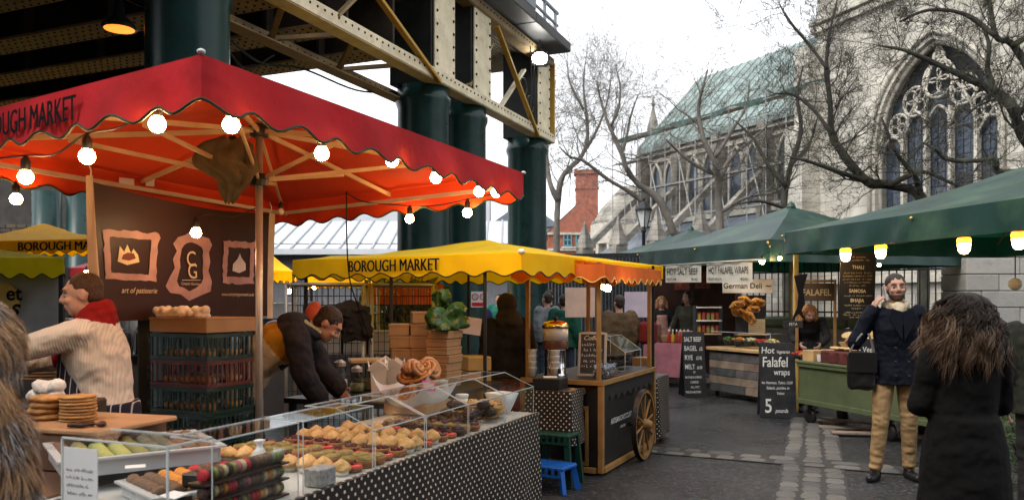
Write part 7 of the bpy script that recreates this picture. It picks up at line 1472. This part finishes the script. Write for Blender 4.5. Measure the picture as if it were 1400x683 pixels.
    if hair == 'bob':
        m = MB(); m.ell(P(0, -.025, .045), (.095 * k, .105 * k, .092 * k), 14, 10, Rh)
        for s_ in (-1, 1): m.capsule(P(s_ * .085, -.02, .03), P(s_ * .1, -.0, -.1), .035 * k, .04 * k)
        m.capsule(P(0, -.09, 0), P(0, -.09, -.1), .06 * k, .06 * k); m = remesh(m, .01, 1)
        for p in m.v: p += (p - j['hd']).normalized() * .018 * mnoise.noise(p * 32)
        part('hair', m, hairmat, t)
    return t, j, k, P, Rh
dark = cl('charcoal_cloth', (.018, .017, .018)); denim = cl('dark_denim', (.03, .04, .06)); bootm = mat('black_leather', (.012, .011, .011), rough=.35); hairb = mat('dark_brown_hair', (.025, .016, .011), rough=.5, var=.3, vscale=60, bump=.5, bscale=120)
# ---- vendor in cream sweater
sweater = stripe_mat('cream_rib_knit', (.66, .59, .50), (.56, .49, .40), .013, .3, 'Y', bump=.35)
t, j, k, P, Rh = person('vendor in a cream ribbed sweater, red scarf and striped apron reaching left', V3(-2.22, 4.38, 0), PI / 2 + .12, 1.74, dict(nec=(0, .06, 1.465), hd=(0, .11, 1.605), che=(0, .04, 1.28), sR=(.18, .05, 1.41), sL=(-.18, .05, 1.41), eL=(-.22, .34, 1.32), wL=(-.16, .60, 1.30), eR=(.2, .30, 1.25), wR=(.1, .52, 1.22)), top=sweater, bottom=cl('pale_trousers', (.5, .47, .42)), skin_m=skin2, voxel=.009, head=(.15, -.12, 0), hair=None, hairmat=mat('cropped_hair', (.06, .035, .02), rough=.7, var=.4, vscale=80), shoes=bootm, bulk=.028, wide=1.12, loose=.0, top_hem=.0)
hm = mat('cropped_hair', (.06, .035, .02)); m = MB(); m.ell(P(0, -.018, .043), (.079 * k, .093 * k, .083 * k), 14, 10, Rh); m.ell(P(0, -.05, -.0), (.068 * k, .055 * k, .06 * k), 12, 8, Rh); part('hair', remesh(m, .007, 1), hm, t)
m = MB()
for i in range(3): m.tube([V3(0, .05, (1.44 + .032 * i) * k) + V3((.095 - .012 * i) * math.cos(a * PI / 9), (.085 - .01 * i) * math.sin(a * PI / 9), .02 * math.cos(a * PI / 9 + i) - .03 * math.sin(a * PI / 9)) for a in range(19)], .036, 10)
m.capsule((-.04, .15, 1.42), (-.05, .2, 1.25), .045, .05); m = remesh(m, .01, 1)
for p in m.v: p += V3(1, 1, 1) * .01 * mnoise.noise(p * 22)
part('scarf', m, cl('red_scarf', (.26, .012, .012)), t)
m = MB(); m.loft([((0, .02, .45), (.26, 0, 0), (0, .21, 0)), ((0, .01, .8), (.25, 0, 0), (0, .205, 0)), ((0, .01, 1.02), (.232, 0, 0), (0, .185, 0))], 24); m.loft([((0, .07, .9), (.20, 0, 0), (0, .15, 0)), ((0, .095, 1.1), (.185, 0, 0), (0, .135, 0)), ((0, .12, 1.30), (.13, 0, 0), (0, .11, 0))], 20); part('apron', remesh(m, .012, 2), stripe_mat('navy_pinstripe', (.012, .013, .028), (.42, .40, .40), .034, .14, 'Y'), t)
# ---- fur coat in the foreground
t, j, k, P, Rh = person('person in a thick brown and grey fur coat, back turned, at the left edge', V3(-1.40, 1.92, 0), -.2, 1.58, dict(eR=(.26, -.02, 1.15), wR=(.2, .15, 1.0)), top=cl('fur_base', (.10, .065, .04)), bottom=dark, voxel=.014, hair=None, bulk=.05, coat=.42, wide=1.12, face=False, shoes=bootm)
m = MB(); m.ell(P(.06, -.02, .0), (.165, .16, .15), 14, 10); m.ell(P(.07, -.07, -.14), (.19, .15, .13), 14, 10); hood = remesh(m, .014, 1); part('hood', hood, MATS['fur_base'], t)
top_o = [o for o in t.children if o.name.startswith('top')][0]; R = random.Random(77)
fur = MB(); fm = [mat('fur_%d' % i, c, rough=.6, var=.2, vscale=20) for i, c in enumerate(((.34, .19, .09), (.035, .025, .02), (.58, .53, .48), (.15, .08, .045), (.28, .26, .25)))]
def add_fur(vs, fs, n, zmin):
    tris = []
    for f in fs:
        c = sum((Vector(vs[q]) for q in f), V3(0, 0)) / len(f)
        if c.z > zmin: tris.append(f)
    for i in range(n):
        f = R.choice(tris); a, b, c = (Vector(vs[f[q]]) for q in (0, 1, 2)); u, v = R.random(), R.random(); p = a + (b - a) * u + (c - a) * v * (1 - u); nn = (b - a).cross(c - a)
        if nn.length < 1e-9: continue
        nn.normalize(); L = R.uniform(.035, .075); sw_ = V3(mnoise.noise(p * 9), mnoise.noise(p * 9 + V3(5, 0, 0)), 0) * .6; d = (nn * .5 + sw_ + V3(R.gauss(0, .12), R.gauss(0, .12), -1)).normalized(); s_ = d.cross(nn).normalized() * .0011
        q1 = p + d * L * .5 + nn * .004; q2 = p + d * L - nn * .006
        h = mnoise.noise(V3(p.x * 5, p.y * 5, p.z * 3)) + .5 * mnoise.noise(p * 14) + .25 * R.gauss(0, 1); h += .35 * math.sin(p.z * 34 + 3 * mnoise.noise(p * 3)); fur.cur = 0 if h > .34 else 3 if h > .05 else 1 if h > -.2 else 4 if h > -.42 else 2
        fur.add([p - s_, p + s_, q1 + s_ * .8, q1 - s_ * .8, q2], [(0, 1, 2, 3), (3, 2, 4)])
add_fur([v.co for v in top_o.data.vertices], [tuple(p.vertices) for p in top_o.data.polygons], 52000, .62); add_fur(hood.v, hood.f, 18000, 0)
o = part('fur', fur, fm, t); o['kind'] = 'stuff'
# ---- bending worker
mus, crj = cl('mustard_cloth', (.36, .19, .02)), cl('cream_jacket', (.52, .43, .30))
def wm(c, k):
    ax = V3(0, .46, .36).normalized(); s_ = (c - V3(0, -.1, .95)).dot(ax)
    if abs(c.x) > .235 or c.z < .8 or s_ > .52 or (c.z < 1.12 and c.y > .22): return 0
    return 1 if s_ < .40 else 2
t, j, k, P, Rh = person('stall worker in a charcoal, mustard and cream jacket bending over the counter', V3(-1.86, 5.72, 0), -PI / 2 + .1, 1.78, dict(pel=(0, -.06, .98), wai=(0, .04, 1.10), che=(0, .20, 1.24), nec=(0, .40, 1.365), hd=(0, .53, 1.37), sR=(.19, .34, 1.31), sL=(-.19, .34, 1.31), eR=(.22, .40, 1.03), wR=(.14, .50, .86), eL=(-.22, .46, 1.04), wL=(-.1, .6, .90), hR=(.09, -.06, .94), hL=(-.09, -.06, .94), kR=(.1, -.02, .5), kL=(-.1, .02, .5)), top=cl('charcoal_jacket', (.022, .022, .027)), bottom=dark, voxel=.011, head=(.0, -.75, 0), hair='short', hairmat=hairb, shoes=bootm, bulk=.045, loose=.03, tmats=([crj, mus], wm), top_hem=.16)
m = MB(); m.tube([V3(.1 * math.cos(a * PI / 8), .38 + .09 * math.sin(a * PI / 8), 1.37 - .05 * math.sin(a * PI / 8)) for a in range(17)], .042, 8); m.ell((0, .3, 1.42), (.13, .12, .07)); part('hood', remesh(m, .012, 2), MATS['charcoal_jacket'], t)
m = MB(); m.tube([V3(.075 * math.cos(a * PI / 8), .43 + .07 * math.sin(a * PI / 8), 1.385 - .05 * math.sin(a * PI / 8)) for a in range(17)], .022, 8); part('collar', remesh(m, .01, 1), cl('pale_green_scarf', (.35, .40, .25)), t)
# ---- hooded person at the cart
t, j, k, P, Rh = person('person in a black hooded coat seen from behind at the chocolate cart', V3(-.05, 7.75, 0), .35, 1.62, top=cl('black_coat', (.014, .012, .012)), bottom=cl('rust_trousers', (.30, .05, .015)), hair=None, bulk=.05, voxel=.014, face=False, shoes=bootm, top_hem=.06)
m = MB(); m.ell(P(0, -.015, .03), (.10, .115, .115), 14, 10); m.ell(P(0, -.045, -.10), (.12, .11, .09), 14, 10); m.ell(P(.0, -.10, -.16), (.14, .07, .08), 14, 10); m = remesh(m, .012, 2)
for p in m.v: p += V3(1, 1, 1) * .012 * mnoise.noise(p * 13)
part('hood', m, cl('brown_black_hood', (.028, .022, .018)), t)
# ---- man on the phone
navy = cl('navy_wool', (.0045, .006, .012)); khaki = cl('khaki_cotton', (.27, .175, .085))
t, j, k, P, Rh = person('bearded man in a navy coat and khaki trousers talking on a phone', V3(3.36, 7.05, 0), PI - .12, 1.80, dict(eR=(.34, .02, 1.16), wR=(.20, .05, 1.45), eL=(-.26, -.04, 1.13), wL=(-.27, .07, .89), aR=(.17, .02, .085), kR=(.13, .03, .5), aL=(-.13, -.06, .085), kL=(-.11, .0, .5), fR=(.55, .8), fL=(-.15, 1)), top=navy, bottom=khaki, voxel=.009, head=(-.12, .03, .04), hair='short', hairmat=hairb, shoes=bootm, bulk=.024, loose=.03, top_hem=.13, handsc=(.6, .35), palms=((-1, -.2, .1), None), beard=mat('brown_beard', (.05, .028, .018), rough=.7, var=.4, vscale=60))
m = MB(); m.tube([V3(.085 * math.cos(a * PI / 9), -.005 + .08 * math.sin(a * PI / 9), 1.535 - .03 * math.sin(a * PI / 9)) for a in range(19)], .034, 10); m.capsule((0, .09, 1.50), (.0, .115, 1.38), .06, .045); m = remesh(m, .009, 1)
for p in m.v: p += V3(1, 1, 1) * .008 * mnoise.noise(p * 25)
part('scarf', m, cl('oatmeal_scarf', (.46, .38, .26)), t)
for s_ in (-1, 1):
    m = MB(); m.prism([(0, 0), (s_ * .085, .03), (s_ * .11, -.05), (s_ * .055, -.16), (s_ * .01, -.24)], (0, .163, 1.47), V3(1, 0, 0), V3(0, -.12, 1).normalized(), V3(0, 1, 0), .012); part('lapel', m, navy, t)
    for i in range(3): m = MB(); m.smooth = True; m.ell((s_ * .055, .168, 1.16 - i * .12), (.013, .006, .013), 8, 5); part('button', m, bootm, t)
m = MB(); m.box((0, 0, 0), (.012, .072, .145), b=.004); M = Matrix.Translation((3.36, 7.05, 0)) @ Matrix.Rotation(PI - .12, 4, 'Z'); ph = single('mobile_phone', m, mat('phone_case', (.35, .35, .36), rough=.25), 'pale mobile phone held to the bearded man\'s ear', 'phone', M @ V3(.108, .06, 1.625), world=False); ph.rotation_euler = (.3, .12, PI - .15)
bgc = M @ V3(.30, .05, 0); t = thing('shoulder_bag', 'black leather bag hanging at the bearded man\'s side', 'bag', bgc + V3(0, 0, .78), PI - .2); m = MB(); m.box((0, 0, .17), (.24, .1, .33), b=.03); m = remesh(m, .014, 2)
for p in m.v: p += V3(1, 1, 1) * .012 * mnoise.noise(p * 12)
part('body', m, bootm, t); m = MB(); m.box((0, .056, .25), (.235, .012, .18), b=.005); part('flap', m, bootm, t); m = MB(); m.smooth = True; m.tube(catmull([(.1, 0, .32), (.06, .03, .42), (.0, .04, .5)]), .010, 6); m.tube(catmull([(-.1, 0, .32), (-.08, .02, .42), (-.05, .03, .5)]), .010, 6); part('strap', m, mat('grey_strap', (.18, .17, .16), rough=.5), t)
# ---- woman with curly hair
t, j, k, P, Rh = person('woman with long curly brown hair in a long black coat, back turned', V3(2.25, 4.0, 0), .0, 1.605, dict(eR=(.215, .04, 1.14), wR=(.10, .26, 1.12), eL=(-.215, .04, 1.14), wL=(-.10, .26, 1.12), sR=(.165, -.012, 1.41), sL=(-.165, -.012, 1.41)), top=cl('black_wool_coat', (.004, .0037, .0037), rough=.95), bottom=dark, voxel=.012, hair=None, bulk=.028, coat=.38, wide=.95, face=False, shoes=bootm)
R = random.Random(15); hc = MB(); hm3 = [mat('curl_%d' % i, c, rough=.42, var=.2, vscale=30) for i, c in enumerate(((.026, .0155, .010), (.065, .037, .021), (.14, .085, .05), (.016, .010, .0065)))]
hd = j['hd']; m = MB(); m.ell(P(0, -.015, .03), (.086, .102, .092), 14, 10); m.ell(P(0, -.045, -.10), (.11, .085, .12), 14, 10); part('hair_base', remesh(m, .012, 1), hm3[3], t)
hc.smooth = True
for i in range(230):
    th = R.uniform(0, 2 * PI); ph = R.uniform(-.25, 1.4)
    if math.sin(th) > .75 and ph < .7: continue
    L0 = R.uniform(.20, .34) * (1.0 if ph < .5 else 1.15); wid0 = R.uniform(.01, .11) + .04 * max(0, math.sin(ph)); fq = R.uniform(3.5, 7); p1 = R.uniform(0, 6.28); cr0 = R.uniform(.010, .022); col0 = R.choice((0, 0, 1, 1, 1, 2, 3)); bend = R.gauss(0, .05)
    for j_ in range(18):
        t2, h2 = th + R.gauss(0, .07), ph + R.gauss(0, .06); p0 = hd + V3(.082 * math.cos(t2) * math.cos(h2), -.015 + .098 * math.sin(t2) * math.cos(h2), .03 + .09 * math.sin(h2)); out = V3(math.cos(t2), math.sin(t2) - .1, 0).normalized(); tg = out.cross(V3(0, 0, 1)); L = L0 * R.uniform(.85, 1.1); n = 15; path = []; cr = cr0 * R.uniform(.5, 1.2); wid = wid0 + R.gauss(0, .008); pj = p1 + R.gauss(0, .5)
        for q in range(n):
            u = q / (n - 1); base = p0 + out * (.012 * math.sin(min(1, u * 4) * PI / 2) + wid * u ** .75 * (1 if math.sin(t2) > -.5 else .6)) + tg * bend * u * u + V3(0, 0, -L * u ** 1.25 + .025 * math.sin(u * PI)); path.append(base + (out * math.cos(fq * u * PI + pj) + tg * math.sin(fq * u * PI + pj)) * cr * min(1, u * 3))
        hc.cur = (0, 0, 3, 3)[col0]; hc.tube(path[:7], .0014, 3, cap=False); hc.cur = col0 if R.random() < .75 else R.choice((0, 1, 2)); hc.tube(path[6:11], .0014, 3, cap=False); hc.cur = min(2, col0 % 3 + 1); hc.tube(path[10:], [.0014, .0013, .0011, .0008, .0004], 3)
o = part('curls', hc, hm3, t); o['kind'] = 'stuff'
# ---- person at the right edge
person('person in a dark jacket cut off by the right edge behind the curly haired woman', V3(3.55, 5.35, 0), -.6, 1.66, top=cl('dark_olive_coat', (.02, .022, .016)), bottom=dark, hair='short', hairmat=hairb, voxel=.014, bulk=.04, shoes=bootm, face=False)
# ---- stall holders and shoppers farther off
ginger = mat('ginger_hair', (.42, .20, .07), rough=.6, var=.3, vscale=40); pinka = cl('pink_apron_cloth', (.50, .27, .22))
t, j, k, P, Rh = person('curly blonde stall holder in a pink apron behind the pink table', V3(2.92, 15.7, 0), PI - .1, 1.64, dict(eR=(.28, .05, 1.15), wR=(.18, .25, 1.0), eL=(-.28, .05, 1.15), wL=(-.2, .25, 1.0)), top=dark, bottom=dark, voxel=.016, hair='bob', hairmat=ginger, skin_m=skin2, shoes=bootm)
m = MB(); m.loft([((0, .04, .6), (.2, 0, 0), (0, .16, 0)), ((0, .03, 1.0), (.18, 0, 0), (0, .14, 0)), ((0, .05, 1.02), (.13, 0, 0), (0, .13, 0)), ((0, .06, 1.28), (.11, 0, 0), (0, .12, 0))], 16); part('apron', remesh(m, .016, 1), pinka, t)
t, j, k, P, Rh = person('dark haired stall holder turned aside next to the blonde one', V3(3.32, 15.2, 0), 2.2, 1.74, dict(eR=(.25, .1, 1.15), wR=(.15, .3, 1.05)), top=cl('olive_top', (.035, .035, .025)), bottom=dark, voxel=.016, hair='bob', hairmat=hairb, shoes=bootm); m = MB(); m.loft([((0, .02, .6), (.2, 0, 0), (0, .16, 0)), ((0, .02, 1.0), (.18, 0, 0), (0, .14, 0))], 16); part('apron', remesh(m, .016, 1), pinka, t)
person('shopper in a brown quilted jacket seen from behind past the cart', V3(1.52, 11.4, 0), .3, 1.64, top=cl('brown_quilt', (.085, .055, .03)), bottom=denim, voxel=.016, hair='short', hairmat=hairb, bulk=.06, face=False, shoes=bootm)
m = MB(); m.box((0, 0, .16), (.26, .12, .32), b=.04); m = remesh(m, .016, 2); single('red_bag', m, cl('red_leather', (.13, .012, .010)), 'red bag beside the brown quilted jacket', 'bag', V3(1.92, 11.35, .95), world=False)
person('shopper in a green hooded coat behind the cart chalkboard', V3(.84, 12.9, 0), -.5, 1.66, top=cl('bottle_green_coat', (.012, .07, .045)), bottom=denim, voxel=.018, hair='short', hairmat=hairb, bulk=.06, face=False, shoes=bootm)
person('shopper in black standing between the column and the peach poster', V3(.70, 15.2, 0), 2.6, 1.76, top=dark, bottom=denim, voxel=.018, hair='short', hairmat=hairb, bulk=.04, shoes=bootm)
person('shopper in a grey coat right against the green column', V3(.62, 14.2, 0), .6, 1.70, top=cl('grey_coat', (.16, .17, .18)), bottom=denim, voxel=.018, hair='short', hairmat=hairb, bulk=.05, face=False, shoes=bootm)
person('shopper in a blue jacket between the hooded person and the column', V3(-.62, 14.9, 0), .5, 1.62, top=cl('blue_jacket', (.02, .03, .09)), bottom=denim, voxel=.018, hair='short', hairmat=hairb, bulk=.05, face=False, shoes=bootm)
person('shopper with a teal coat far behind the hooded person', V3(-.3, 18.5, 0), 2.9, 1.72, top=cl('teal_coat', (.02, .13, .10)), bottom=denim, voxel=.02, hair='short', hairmat=hairb, bulk=.05, shoes=bootm)
person('shopper in a pink jacket far behind the hooded person', V3(.06, 19.2, 0), .3, 1.68, top=cl('plum_jacket', (.16, .03, .06)), bottom=denim, voxel=.02, hair='short', hairmat=hairb, bulk=.05, face=False, shoes=bootm)
t, j, k, P, Rh = person('ginger haired stall holder bending over the bread basket', V3(4.18, 11.35, 0), PI - .3, 1.66, dict(che=(0, .08, 1.24), nec=(0, .18, 1.40), hd=(0, .27, 1.46), sR=(.18, .14, 1.35), sL=(-.18, .14, 1.35), eR=(.25, .25, 1.12), wR=(.15, .42, 1.02), eL=(-.25, .25, 1.12), wL=(-.15, .42, 1.02)), top=dark, bottom=dark, voxel=.014, head=(.3, -.5, 0), hair='bob', hairmat=ginger, skin_m=skin2, shoes=bootm)
person('stall worker in a dark jacket far behind under the yellow tents', V3(-5.2, 16.6, 0), PI, 1.7, top=dark, bottom=denim, voxel=.02, hair='short', hairmat=hairb, shoes=bootm)
# leafy shrub low at the right edge
shrub('low green shrub at the right edge behind the curly haired woman', V3(4.25, 6.6, .45), (.35, .3, .42), 1400, 9, .05, (.03, .06, .015))
bpy.data.scenes.remove(TMP)
